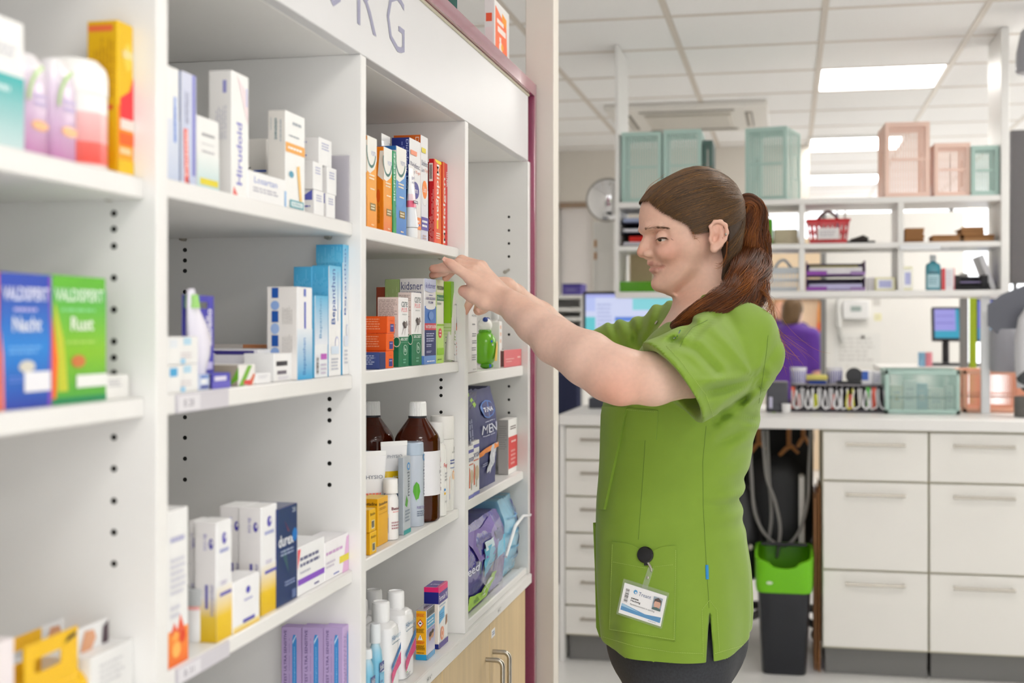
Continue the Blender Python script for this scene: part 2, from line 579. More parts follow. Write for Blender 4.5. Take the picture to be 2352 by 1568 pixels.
# peg holes: dark rims and flat dark discs, hole shade put into the colour
def holes(yface,pts,name='peg_holes'):
 b = MB()
 for u,v in pts:
  x = Xat(u,yface)
  z = Zat(v,x,yface)
  s0 = len(b.v)
  b.lathe([(.0031,-.0004),(.0031,.0005),(.0026,.0006),(.0024,.0002)],seg=14,cols=['2a2620','2a2620','1c1914','0c0a08'],cap=False)
  b.lathe([(.0025,.0002),(.0001,.0002)],seg=14,col='080706',cap=False)
  b.xform(Matrix.Translation((x + .74,yface - 1.7,z)) @ Matrix.Rotation(math.pi / 2,4,'X'),s0)
 o = b.build(name,'plastic',unit,kind='stuff')
F = []
holes(1.744,[(425,v) for v in (574,598,622,670,958,1005,1053,1101)] + [(757,v) for v in (916,940.5,965,1015,1064,1113)])
holes(1.140,[(262,v) for v in (490,526,565,638,711,784,821,856,1004,1076,1150,1222,1294)])
holes(2.347,[(1013,v) for v in (609,872,890,908,946)])
holes(2.945,[(1169,v) for v in (498,529,559,589,738,768,887,917.5,947.5)])
def clip(u,v,yface):
 x = Xat(u,yface); z = Zat(v,x,yface)
 b = MB()
 b.tube([(0,-.001,0),(0,-.009,0)],.0035,10,'b8b2a8')
 b.box(-.005,.005,-.010,-.003,-.002,.004,'b8b2a8',.001)
 b.build('shelf_pin','steel',unit,(x + .74,yface - 1.7,z))
for u,v,yf in ((425,549,1.744),(757,546,1.744),(255,455,1.140),(1013,592,2.347)):
 clip(u,v,yf)
x = Xat(1169,2.945); z = Zat(619,x,2.945)
b = MB(); b.tube([(0,-.001,0),(-.004,-.022,-.006)],.0028,10,'b8b2a8'); b.tube([(-.004,-.022,-.006),(-.0045,-.026,-.007)],.0042,10,'b8b2a8')
b.build('shelf_pin','steel',unit,(x + .74,2.945 - 1.7,z))
# shelf-edge price strips
def price_strip(bay,n,ua,ub,txt):
 ya,yb = Yat(ua,XSH),Yat(ub,XSH)
 t,bt = SH[(bay,n)]
 b = MB()
 hh = t - bt
 b.box(0,.0025,0,yb - ya,0,hh * .96,'d3d0d8',.0006)
 f = Face(b,(.0025,0,0),(0,yb - ya,0),(0,0,hh * .96),(1,0,0))
 f.draw([('r',.02,.1,.42,.9,'e6e4ea'),('t',txt,.12,.3,.3,.7,'8d8a96')])
 b.build('price_strip','plastic',unit,(XSH + .74,ya - 1.7,CAMZ + bt + hh * .02))
price_strip('B',2,402,521,'B 28')
price_strip('B',3,402,523,'B 31')
def ledge_mark(u,txt):
 ya = Yat(u,XF)
 b = MB()
 f = Face(b,(0,0,0),(0,.03,0),(0,0,.008),(1,0,0))
 f.draw([('t',txt,0,0,1,1,'6a6a6a')])
 b.build('shelf_mark','print',unit,(XF + .0042 + .74,ya - 1.7,LEDGE - .016),smooth=False)
ledge_mark(975,'HV 4 *')
ledge_mark(1139,'HV 5 *')
# base cabinets under the ledge
def base_cabinet(y0,y1,label):
 zt = LEDGE - .026
 c = empty('base_cabinet',(-.74,(y0 + y1) / 2,0),label=label,cat='cabinet',group='wooden base cabinets under the ledge')
 ym = (y0 + y1) / 2
 b = MB()
 b.box(-.16,.13,y0 - ym,y1 - ym,.08,zt,'e6e2da',.001)
 b.box(-.15,.10,y0 - ym + .005,y1 - ym - .005,0,.08,'55524c',0)
 b.build('carcass','laminate',c)
 for sgn in (-1,1):
  a,e = (y0 - ym + .0015,-.0015) if sgn < 0 else (.0015,y1 - ym - .0015)
  b = MB()
  b.box(0,.018,a,e,.085,zt - .002,'fff',.001)
  d = b.build('cabinet_door','birch',c,(.135,0,0))
  hy = -.032 if sgn < 0 else .032
  b = MB()
  z0,z1 = zt - .255,zt - .065
  pts = [(0,hy,z1)]
  for k in range(7):
   an = math.pi / 2 * k / 6
   pts.append((.022 + .012 * math.sin(an),hy,z1 - .012 + .012 * math.cos(an)))
  for k in range(7):
   an = math.pi / 2 * k / 6
   pts.append((.022 + .012 * math.cos(an),hy,z0 + .012 - .012 * math.sin(an)))
  pts.append((0,hy,z0))
  b.tube(pts,.005,12,'fff')
  b.build('door_handle','steel',d,(.018,0,0))
  if sgn > 0:
   b = MB(); b.box(0,.0006,0,.03,0,.016,'f4f5f8')
   f = Face(b,(.0006,0,0),(0,.03,0),(0,0,.016),(1,0,0))
   f.draw([('l',.15,.25,.85,.8,2,'667799')])
   b.build('door_label','print',d,(.018,.018,zt - .035))
base_cabinet(1.458,2.188,'birch double-door cabinet whose handles are below the picture edge, next nearer one')
base_cabinet(2.190,2.920,'birch double-door cabinet with two bow handles next to the maroon end panel')
base_cabinet(.72,1.456,'birch double-door cabinet nearest the camera under the shelving')
# ------------------------------------------------------------------ goods on the shelves
def carton(name,label,ua,ub,uc,vt,z0,setb=.02,body='f4f4f2',side=None,top=None,F=(),S=(),T=(),yaw=0.0,cat='box',group=None,
   mats='print',vb=None,tilt=0.0,bev=.0008,X=None,hgt=None,seam=True):
 """ua: column of the near front corner, ub: far front corner, uc: near back corner (column, or depth in metres below 2)"""
 xf = XSH - setb if X is None else X
 y0,y1 = Yat(ua,xf),Yat(ub,xf)
 if z0 if not isinstance(z0,tuple) else True:
  for a_,c_ in DIV:
   if y0 < a_ - .004 < y1: y1 = a_ - .0008
   elif a_ - .004 <= y0 < c_ + .0008: y0 = c_ + .0008
 if uc < 2: d = uc
 else: d = xf - Xat(uc,y0)
 d = max(d,.008)
 if isinstance(z0,tuple): z0 = Zat(z0[0],xf,y0)
 h = hgt or Zat(vt,xf,y0) - z0
 w_ = y1 - y0
 b = MB()
 side = side or body
 b.box(-d / 2,d / 2,-w_ / 2,w_ / 2,0,h,body,bev,cols={'-y': side,'+y': side,'+z': top or body,'-x': body})
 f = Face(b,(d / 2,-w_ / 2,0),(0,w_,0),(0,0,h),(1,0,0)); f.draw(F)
 s = Face(b,(-d / 2,-w_ / 2,0),(d,0,0),(0,0,h),(0,-1,0)); s.draw(S)
 t = Face(b,(d / 2,-w_ / 2,h),(0,w_,0),(-d,0,0),(0,0,1)); t.draw(T)
 if seam:
  t.draw([('r',.02,.03,.98,.04,'bdbab4')])
 o = b.build(name,mats,None,(xf - d / 2,(y0 + y1) / 2,z0),yaw,smooth=False,label=label,cat=cat,group=group)
 if tilt:
  o.rotation_euler = (tilt,0,yaw)
 return o
A1,A2,A3 = ztop('A',1),ztop('A',2),ztop('A',3)
B1,B2,B3 = ztop('B',1),ztop('B',2),ztop('B',3)
C1,C2,C3 = ztop('C',1),ztop('C',2),ztop('C',3)
D2,D3 = ztop('D',2),ztop('D',3)
e = .0003
# --- bay A, top shelf
carton('medicine_box','tall white carton fading to teal at its base, cut by the picture edge',-80,55,.05,2,A1 + e,.012,F=[('r',0,.0,1,.57,'c9dfe0','1fb0b0'),('r',0,.57,1,.6,'f4f4f4','f2f2f2'),('l',.3,.7,.9,.8,2,'c9c9d2'),('l',.2,.42,.8,.5,1,'d8f0f0')])
def bottle_pink(ua,ub,vt,vb,label,orange_h=.45):
 xf = XSH - .012
 y0,y1 = Yat(ua,xf),Yat(ub,xf)
 w_ = y1 - y0; z0 = A1 + e; h = Zat(vt,xf,y0) - z0
 b = MB()
 b.lathe([(w_ / 2 * .9,0),(w_ / 2,.004),(w_ / 2,h * .45),(w_ / 2 * .98,h * .72),(w_ / 2 * .86,h * .9),(w_ / 2 * .5,h)],seg=32,p=3.2,sx=.7,
   cols=['c888b8','cc8fbd','d6bcd8','e2d3e6','efeaf0','f4f2f4'])
 f = Face(b,(w_ * .36,-w_ / 2,0),(0,w_,0),(0,0,h),(1,0,0))
 f.draw([('e',.52,.3,.3,.05,'f0b070'),('l',.3,.48,.8,.62,2,'b9a8d8'),('arc',1.05,.5,.98,.45,118,176,.09,'9ccb62')])
 return b.build('lotion_bottle','gloss',None,(xf - w_ * .36,(y0 + y1) / 2,z0),label=label,cat='bottle',group='pink lotion bottles')
bottle_pink(58,123,112,343,'lilac lotion bottle with orange pill mark beside the white and teal carton')
bottle_pink(128,188,126,367,'lilac lotion bottle with orange pill mark beside the white jar')
# white jar with rounded shoulders
xj,yj = -.640,Yat(164,-.640)
b = MB()
b.lathe([(.001,0),(.030,0),(.032,.003),(.032,.006),(.032,.024),(.032,.0245),(.032,.050),(.032,.052),(.032,.084),(.030,.092),(.024,.099),(.012,.101),(.001,.101)],seg=36,
  cols=['fff','f4f2f0','f4f2f0','ef5a50','f27068','f0a6a4','f2c6c6','f7f6f4','f7f6f4','f7f6f4','f7f6f4','f7f6f4','f7f6f4'])
o = b.build('pill_jar','gloss',None,(xj,yj,A1 + e),label='white rounded pill jar with a pink label beside the yellow carton',cat='jar')
b = MB(); b.lathe([(.0326,.068),(.0326,.085),(.0305,.0928),(.024,.0998),(.001,.1018)],seg=36,col='f8f7f5',cap=False)
b.build('lid','gloss',o)
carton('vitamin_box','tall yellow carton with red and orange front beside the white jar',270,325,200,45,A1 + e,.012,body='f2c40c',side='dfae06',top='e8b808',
  F=[('r',0,0,1,.45,'f9b414','ff8a10'),('p',[(.15,.36),(1,.36),(1,.66),(.75,.56),(.15,.5)],'f5333c'),('e',.65,.78,.28,.09,'f7d84a'),('t','cebion',.3,.77,.95,.84,'fff4c8',0,.02),
   ('r',.15,.3,1,.37,'f3e6dc'),('r',.1,.2,1,.28,'ff6a1c'),('r',.1,.14,.8,.18,'ffd9a0'),('r',0,0,1,.1,'f4c810')],
  S=[('r',.05,.93,.85,.97,'e86c3c'),('r',.6,.42,.85,.45,'d8502a'),('lv',.2,.5,.9,.9,6,'c79404')])
carton('medicine_box','small white leaflet box behind the yellow carton base',244,266,.05,350,A1 + e,.03,body='efeeec')
# --- bay A, second shelf
VAL = [('t','VALDISPERT',.04,.80,.94,.90,'e8ecff',0,.02),('l',.25,.71,.75,.755,1,'c8c0f0'),('l',.15,.40,.85,.47,2,'6fb4f4'),('e',.5,.31,.16,.045,'d8d4c8'),('l',.15,.19,.8,.25,2,'5f86e0')]
carton('sleep_remedy_box','blue Nacht herbal remedy carton with white sticker beside the green carton',0,117,.04,624,A2 + e,.010,body='1746b8',side='ff7a3a',top='5a3fb8',
  F=[('r',0,.0,1,.45,'1a3aa8','0f84dc'),('r',0,.45,1,.9,'0f84dc','2440ae'),('p',[(0,0),(.07,0),(.05,.4),(0,.6)],'ff8656'),('p',[(.93,0),(1,0),(1,1),(.94,1),(.97,.5)],'8a4cc8')] + VAL +
   [('t','Nacht',.22,.57,.78,.68,'eef4ff',0,.02),('r',.44,.12,.97,.27,'f0f0f6')])
carton('calming_remedy_box','green Rust herbal remedy carton with white sticker beside the blue carton',119,243,.04,630,A2 + e,.010,body='5cb81e',top='57b03c',
  F=[('r',0,0,1,.4,'3fa83a','86c410'),('r',0,.4,1,.9,'86c410','44b644'),('p',[(0,0),(.06,0),(.1,.35),(0,.7)],'ff6a1c'),('p',[(.1,.1),(.28,.1),(.2,.5),(.04,.8),(.04,.7),(.1,.35)],'c8cc2c'),('r',0,0,1,.05,'108a54')] + [(VAL[0][:-3] + ('e4f6e0',0,.02)),('l',.15,.71,.85,.755,1,'8adc90'),('l',.25,.46,.85,.5,1,'b4dc60'),('e',.46,.33,.13,.05,'d0783a')] +
   [('t','Rust',.32,.57,.74,.68,'f2fae8',0,.02),('r',.42,.12,1,.22,'f0f2ee')])
carton('medicine_box','small white carton beside the green herbal remedy box',240,296,.03,863,A2 + e,.012,body='f0efec',F=[('l',.15,.5,.7,.85,3,'b8b8bc')])
# --- bay A, third shelf: hang-tab packs
def hang_pack(label,ua,ub,vtl,vtr,vb,X,col,slot=True,pic=None,h0=None,grp=None):
 y0,y1 = Yat(ua,X),Yat(ub,X)
 z0 = A3 + e
 zl = Zat(vtl,X,y0) - z0; zr = Zat(vtr,X,y1) - z0
 h = (zl + zr) / 2; w_ = y1 - y0
 b = MB()
 body = h * .45
 b.box(-.03,0,-w_ / 2,w_ / 2,0,body,col,.0008)
 c0,c1 = h * .66,h * .82
 x1 = -.0006
 if slot:
  b.box(-.0018,x1,-w_ / 2,w_ / 2,body,c0,col)
  b.box(-.0018,x1,-w_ / 2,-w_ * .32,c0,c1,col)
  b.box(-.0018,x1,w_ * .18,w_ / 2,c0,c1,col)
  b.box(-.0018,x1,-w_ / 2,w_ / 2,c1,h,col)
 else:
  b.box(-.0018,x1,-w_ / 2,w_ / 2,body,h,col)
 f = Face(b,(0,-w_ / 2,0),(0,w_,0),(0,0,h),(1,0,0))
 if pic: f.draw(pic)
 return b.build('hang_tab_pack','print',None,(X,(y0 + y1) / 2,z0),smooth=False,label=label,cat='box',group=grp)
HANDP = [('p',[(.15,.55),(.45,.62),(.62,.8),(.55,.92),(.3,.94),(.2,.75)],'e0a47c'),('p',[(.78,.5),(.98,.54),(.98,.97),(.82,.9)],'4a3440'),('p',[(.2,.4),(.5,.45),(.45,.6),(.15,.56)],'d8926a')]
hang_pack('yellow hang-tab pack with euro slot, front one of two',58,180,1475,1447,1600,XSH - .015,'f2c00a',pic=[('p',[(.72,.86),(.95,.9),(.95,.95),(.8,.93)],'4a3a10'),('r',0,0,1,.3,'eab808')])
hang_pack('yellow hang-tab pack standing behind the front yellow one',-40,97,1500,1437,1600,XSH - .06,'ecb808',pic=[('r',0,0,1,.3,'e0ac06')])
hang_pack('white hang-tab pack with a hand picture beside the plain white carton',170,250,1445,1422,1600,XSH - .030,'eeeeee',False,HANDP)
hang_pack('white hang-tab pack with a hand picture behind the yellow packs',92,170,1440,1412,1600,XSH - .085,'eeeeee',False,HANDP)
carton('medicine_box','plain white carton at the end of the lowest near shelf',208,322,.05,1512,A3 + e,.012,body='e9e9e8',F=[('l',.2,.3,.8,.8,4,'d0d0d2')])
carton('medicine_box','white and orange carton cut off by the lower picture corner',-60,33,.03,1500,A3 + e,.008,body='efe6e8',F=[('r',0,0,.8,.45,'e0683c','f0a890')])
b = MB(); b.tube([(0,-.045,.028),(0,-.02,.03),(0,.02,.03),(0,.035,.022)],[.012,.018,.018,.010],16,'f0be08',flat=1)
b.tube([(0,.035,.022),(0,.05,.019)],[.010,.010],14,'8c93a0')
b.build('ointment_tube','gloss',None,(XSH - .012 - .02,Yat(185,XSH - .03),A3 - .012 + .0),label='yellow ointment tube with grey cap lying before the white carton',cat='tube')
# --- bay B, top shelf
carton('medicine_box','pale blue and white carton right beside the near divider',382,411,.06,148,B1 + e,.015,F=[('r',0,0,1,.55,'c4d0e8','e2e6f2'),('r',.55,.35,.8,.75,'a8bdec'),('lv',.55,.36,.8,.7,1,'5c84d8')])
carton('cream_box','white carton with red lettering and violet edge on the upper shelf',417,450,412,162,B1 + e,.015,side='9aa8d0',F=[('r',0,0,1,1,'c6d0ea','d4d8ee'),('r',.72,.1,.95,1,'7d80cc'),('p',[(.2,0),(.5,0),(.42,.5),(.12,.5)],'ee6054'),('t','Canesten',.2,.08,.4,.48,'ffe9e4',90,.02),('p',[(.25,0),(.6,0),(.42,.08)],'b03040'),('lv',.2,.55,.5,.9,2,'b0b4cc')])
carton('medicine_box','white carton fading to aqua with yellow pill mark',453,503,.05,263,B1 + e,.015,body='f1f1ef',F=[('r',0,0,1,.5,'b9dadb','eef1ef'),('r',.12,.07,.95,.16,'e6d400'),('l',.2,.72,.85,.8,1,'a8a8ac'),('l',.2,.5,.85,.56,1,'c0c0c4'),('l',.2,.62,.8,.65,1,'cfcfd2')])
carton('cream_box','tallest white carton with violet vertical lettering on the upper shelf',532,571,479,160,B1 + e,.012,side='e4e2e0',F=[('t','Hirudoid',.28,.1,.6,.6,'7c7cc8',90,.02),('p',[(.05,0),(.4,0),(.12,.08)],'ee6a64'),('p',[(.3,.97),(.95,.6),(.95,.85)],'f4e0e4'),('r',.82,.75,.92,.9,'c4c8e8')],
  S=[('r',.62,.82,.78,.92,'9090c8'),('lv',.3,.45,.8,.75,5,'c4c4cc'),('r',.2,0,.3,.25,'d8b0b0')])
carton('medicine_box','flat white carton lying in front of the numbered box',570,657,.05,389,B1 + e,.010,body='f4f4f4',F=[('t','Losartan',.15,.62,.75,.84,'7a8fd0'),('l',.12,.3,.8,.5,2,'b8b8c4'),('r',.95,0,1,.6,'9ac4f0')])
carton('medicine_box','white carton marked 20 lying on another behind the tall violet-lettered box',612,636,.15,318,B1 + .045 + e,.075,body='e6e3de',S=[('t','20',.74,.2,.86,.34,'555',180),('r',.88,.22,1,.27,'4a64b8')])
carton('medicine_box','plain white carton lying underneath the one marked 20',613,637,.15,0,B1 + e,.075,body='e2dfda',hgt=.043)
carton('ointment_box','white ointment carton with orange band and teal logo frame',656,700,615,252,B1 + e,.010,side='dedad4',F=[('r',0,.58,1,.68,'f0a83c'),('l',.12,.61,.9,.65,1,'fff'),('l',.35,.86,.85,.92,1,'a8b0b8'),('l',.15,.74,.75,.77,1,'9aa4ac'),('e',.28,.36,.12,.035,'4a9ab8'),('p',[(.55,.45),(.7,.47),(.85,.06),(.72,.06)],'f4c878'),('r',.2,.02,.92,.1,'3fa2b0'),('r',.26,.035,.86,.085,'e8f4f4'),('t','ALMIRALL',.3,.045,.82,.075,'2a8c9c')],
  S=[('t','ointment',.38,.70,.56,.92,'5a8088',-90,.02),('lv',.65,.68,.8,.92,1,'b0b8bc'),('lv',.12,.8,.25,.95,1,'c0c4c4')])
sm = [('l',.2,.55,.8,.85,3,'b4b8d4')]
sm_s = [('l',.1,.75,.8,.88,1,'6a70b8'),('l',.1,.2,.8,.38,2,'6a70b8')]
tri = [('p',[(.55,.6),(.95,.6),(.95,1)],'5a60b4'),('p',[(.1,0),(.35,0),(.7,.3),(.6,.35)],'4a52b0'),('l',.4,.3,.95,.42,1,'5a60b4')]
pz = [B1 + e]
xs = XSH - .035
def sbox(ua,ub,uc,vt,vb,label,F,S,setb=.03,X=None):
 return carton('pill_box',label,ua,ub,uc,vt,(vb,),setb,body='f5f5f5',side='e9e7e6',F=F,S=S,group='small white pill boxes with blue print',X=X)
y_ = Yat(722,XSH - .025)
def stackbox(ua,ub,d,z0,z1,F,S,label,X):
 return carton('pill_box',label,ua,ub,d,0,z0,0,body='f5f5f5',side='e9e7e6',F=F,S=S,X=X,hgt=z1 - z0,group='small white pill boxes with blue print')
X0 = XSH - .012
za = B1 + e
h1 = .034; h2 = .037; h3 = .037
stackbox(722,744,.055,za,za + h1,sm,tri,'small white pill box with blue triangle, bottom of the stack beside the ointment carton',X0)
stackbox(750.5,770,.055,za,za + h1,sm,tri,'small white pill box with blue triangle, bottom of the stack beside the orange boxes',X0)
stackbox(720,741,.055,za + h1 + e,za + h1 + h2,sm,[],'small white pill box in the middle of the stack beside the ointment carton',X0)
stackbox(752,773,.055,za + h1 + e,za + h1 + h2,sm,[],'small white pill box topping the stack beside the orange boxes',X0 - .002)
stackbox(733,762,.065,za + h1 + h2 + e,za + h1 + h2 + h3,sm,sm_s,'small white pill box lying on top of the whole white stack',X0 - .005)
for k,(nm) in enumerate(('lower','upper')):
 zz = za + k * (.0295 + e)
 stk = carton('pill_box','small orange topped white pill box, ' + nm + ' of two by the divider',793,815,.035,0,zz,0,X=X0,hgt=.0285,body='f4f3f2',side='f0eae6',F=[('r',0,.5,1,1,'ff7a30'),('r',0,.68,.8,.73,'ffc8a0'),('r',.1,.1,.45,.4,'5858c0'),('r',.18,.18,.32,.34,'f4f3f2')],
     S=[('r',0,.5,1,1,'ee6c24' if k == 0 else 'f0e6e0'),('r',.3,.1,.7,.4,'5858c0')],group='small orange and white pill boxes')
# clear sign holder leaning against the divider
b = MB()
x0,x1 = Xat(573,1.735),Xat(818,1.735)
x1 = min(x1,XSH - .004)
b.box(x0,x1,-.0012,.0012,0,.094,'e4e0ea')
b.box(x0 + .002,x1 - .002,-.0016,-.0013,.002,.092,'e6e2ea')
b.build('sign_sheet','acrylic',None,(0,1.7405,B1 + e),label='frosted plastic sheet standing against the divider behind the pill boxes',cat='plastic sheet')
# --- bay B, second shelf
def gb(lo,hi): return ('r',0,lo[0],1,hi[0],lo[1],hi[1])
bc = '58b4dc'
carton('ointment_box','largest blue and white ointment carton next to the far divider',788,820,726,561,B2 + e,.006,body='f4f4f4',side='4fb0da',top='6cc0e2',F=[('r',0,.6,1,1,'f4f4f6','5cbce6'),('t','Bepanthen',.18,.46,.55,.97,'2a64b4',90,.01),('r',.62,.5,.66,.95,'6aa0d0'),('e',.68,.34,.16,.05,'b0bce0'),('e',.68,.34,.13,.04,'f4f4f6'),('r',.15,.22,.85,.3,'e2e8f4'),('l',.15,.08,.8,.2,4,'c4c8d4')],
  S=[('r',0,.86,1,1,'62bfe4','44a4d2'),('lv',.06,.5,.94,.99,14,'7cc8e8',.3)])
carton('ointment_box','middle blue and white ointment carton in front of the largest one',756,783,716,609,B2 + e,.006,body='f4f4f4',side='4aa8d4',top='6cc0e2',F=[('r',0,.6,1,1,'f2f4f8','66c0e6'),('t','Bepanthen',.18,.47,.6,.97,'3a62ac',90,.01),('r',.7,.5,.74,.95,'6aa0d0'),('e',.64,.3,.17,.06,'c0c4e4'),('e',.64,.3,.13,.045,'f4f4f6'),('r',.15,.2,.8,.27,'d6e4f4'),('l',.15,.05,.8,.17,4,'c4c8d4')],
  S=[('lv',.06,.4,.94,.99,9,'70c0e4',.3)])
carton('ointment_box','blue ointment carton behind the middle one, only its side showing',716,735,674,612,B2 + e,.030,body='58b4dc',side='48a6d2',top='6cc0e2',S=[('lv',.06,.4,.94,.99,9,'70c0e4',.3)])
carton('ointment_box','smallest blue and white ointment carton with pink stripe',724,753,.045,678,B2 + e,.005,body='eef2f6',side='56b0dc',top='6cc0e2',F=[('r',0,.4,1,1,'eaeef6','58b8e2'),('t','Bepanthen',.3,.48,.55,.97,'5a9cc8',90,.01),('r',.42,.22,.9,.29,'c060c0'),('b',.05,.03,.28,.28,False,'e8e8ee'),('l',.4,.03,.9,.18,3,'d0c8dc')])
carton('ointment_box','white carton with blue squares on its side, fading to blue at the base',683,717,613,658,B2 + e,.004,body='f2f2f4',side='e4e0dd',top='d8cfc6',F=[('r',0,0,1,.55,'2fa6dc','eaf0f6'),('t','Bepanthen',.35,.05,.6,.45,'2d7cc0',90,.01),('r',.45,.55,.55,.84,'4058c8'),('r',.42,.9,.55,.98,'5068c8')],
  S=[('r',.16,.88,.38,.99,'1c54a8'),('r',.16,.62,.38,.74,'1c54a8'),('r',.16,.36,.38,.48,'1c54a8'),('e',.27,.80,.14,.05,'8aa8dc'),('e',.27,.55,.14,.06,'9ab4e0'),('e',.27,.3,.14,.05,'8aa8dc'),('lv',.5,.6,.85,.8,5,'b8b4b0',.3),('lv',.5,.3,.85,.5,5,'b8b4b0',.3)])
XQ = XSH - .008
carton('lip_care_box','long white carton with violet stripe and green logo on the middle shelf',593,672,.11,803,B2 + e,.04,body='f2f2f4',side='e6e4ec',F=[('r',.62,.72,.78,.95,'4a3cb0'),('r',.3,.5,.55,.6,'52c04c'),('l',.1,.25,.4,.45,2,'d0ccd8'),('e',.6,.3,.2,.18,'c8c0ea'),('e',.6,.3,.15,.14,'f0f0f6')],S=[('r',0,.84,.95,.97,'3c3484'),('p',[(.3,.84),(.5,.84),(.42,.97),(.36,.97)],'f0f0f6')])
carton('plaster_box','flat beige carton with an orange end under the blue-squared carton',645,673,.16,791,B2 + e,.07,body='e8925c',side='ece4de',top='e4d8d0',F=[('r',0,0,.3,.7,'f2f0ee')],S=[('r',.66,.7,1,1,'e0986a'),('r',.05,.7,.08,1,'d86070')])
carton('pill_box','white carton with two black marks beside the blue-squared carton',630,672,.04,812,B2 + e,.012,body='f3f3f3',F=[('r',.1,.55,.7,.72,'32303a'),('r',.15,.25,.65,.38,'6a6472'),('l',.2,.05,.8,.18,2,'d4d0dc')])
carton('pill_box','small white carton stacked above another with green logo',588,622,.03,898 - 40,B2 + e,.006,body='f2f2f4',F=[('l',.2,.5,.8,.8,2,'d4d4dc')])
carton('tea_box','small brown-sided carton with a green leaf swoosh on the middle shelf',548,586,.06,838,B2 + e,.006,body='f0eeea',side='a59a8c',F=[('p',[(0,0),(.3,0),(.8,.95),(.55,.95)],'7ab83c'),('p',[(.5,0),(.8,0),(1,.5),(.9,.55)],'e07858'),('r',.3,.05,.75,.25,'e05050')],S=[('p',[(.8,0),(1,.3),(1,.9)],'6cae30')])
carton('lip_balm_box','violet lip balm carton lying at the shelf edge',487,529,.05,858,B2 + e,.004,body='4a46b4',side='2a2858',F=[('r',.12,.5,.78,.8,'e2def4'),('r',0,0,1,.45,'6a64c8')])
carton('pill_box','small white and blue carton beside the violet lip balm box',458,481,.03,860,B2 + e,.004,body='ccd6ec',F=[('r',.1,.1,.9,.3,'3a4ca0'),('r',.15,.4,.7,.7,'f0f4fa'),('r',.1,.75,.9,.95,'6a8cd0')])
for k,nm in enumerate(('lower','upper')):
 carton('pill_box','small white carton with pale blue mark, ' + nm + ' of two by the near divider',386,455,.05,0,B2 + e + k * .0285,.004,body='f1f1f0',hgt=.028,F=[('r',.05,.6,.3,.9,'48aade' if k == 0 else 'e6ecf2'),('r',.5,.7,.75,.95,'b8dcf0'),('l',.4,.2,.8,.45,2,'dcd4d8'),('r',.4,.02,.55,.2,'a4d4f2')],group='small white cartons with pale blue marks')
# lip balm blister card with moulded bubble
xb_ = XSH - .022
ya,yb = Yat(420,xb_),Yat(491,xb_)
zb = B2 + e
hh = Zat(676,xb_,ya) - zb
ww = yb - ya
card = empty('lip_balm_card',(xb_,(ya + yb) / 2,zb),label='violet blister card holding a white lip balm stick',cat='blister card')
b = MB()
t0,t1 = hh * .86,hh * .93
for q in ((-.0008,0,-ww / 2,ww / 2,0,t0),(-.0008,0,-ww / 2,-ww * .02,t0,t1),(-.0008,0,ww * .3,ww / 2,t0,t1),(-.0008,0,-ww / 2,ww / 2,t1,hh)):
 b.box(*q,'3f3cb0')
f = Face(b,(0,-ww / 2,0),(0,ww,0),(0,0,hh),(1,0,0))
f.draw([('t','Labello',.74,.46,.93,.86,'eceaf8',90,.02),('r',.55,.2,.95,.28,'cfcaf0'),('r',.5,0,1,.12,'7a72cc')])
b.build('backing_card','print',card,smooth=False)
b = MB()
zz = [0,.12,.25,.4,.55,.7,.85,.98]
wy = [.10,.14,.24,.30,.26,.18,.12,.09]
cy = [-.1,-.1,-.12,-.16,-.25,-.34,-.4,-.42]
b.tube([(.006,cy[i] * ww,.01 + zz[i] * hh * .98) for i in range(8)],[w2 * ww for w2 in wy],16,'e9e6f4',flat=.45)
b.build('lip_balm_stick','gloss',card)
b = MB(); b.tube([(.007,-.415 * ww,hh * .86),(.007,-.42 * ww,hh * 1.0)],[.125 * ww,.10 * ww],14,'9fd878',flat=.6)
b.build('stick_cap','gloss',card)
# --- bay B, third shelf
carton('effervescent_box','white carton with orange flame pattern at its base by the near divider',386,432,.06,1175,B3 + e,.004,body='f2f2f2',F=[('r',0,0,1,.23,'f4701c','ff9a3c'),('p',[(.1,.2),(.3,.28),(.45,.22),(.6,.32),(.8,.22),(.9,.2)],'f0603c'),('e',.4,.1,.2,.05,'ffc060'),('e',.7,.17,.16,.04,'e8461c'),('e',.35,.19,.14,.03,'ffb050'),('l',.1,.78,.85,.84,1,'b8b8dc'),('l',.1,.45,.85,.7,6,'d8d8e4'),('l',.1,.3,.6,.4,2,'d8d8e4')])
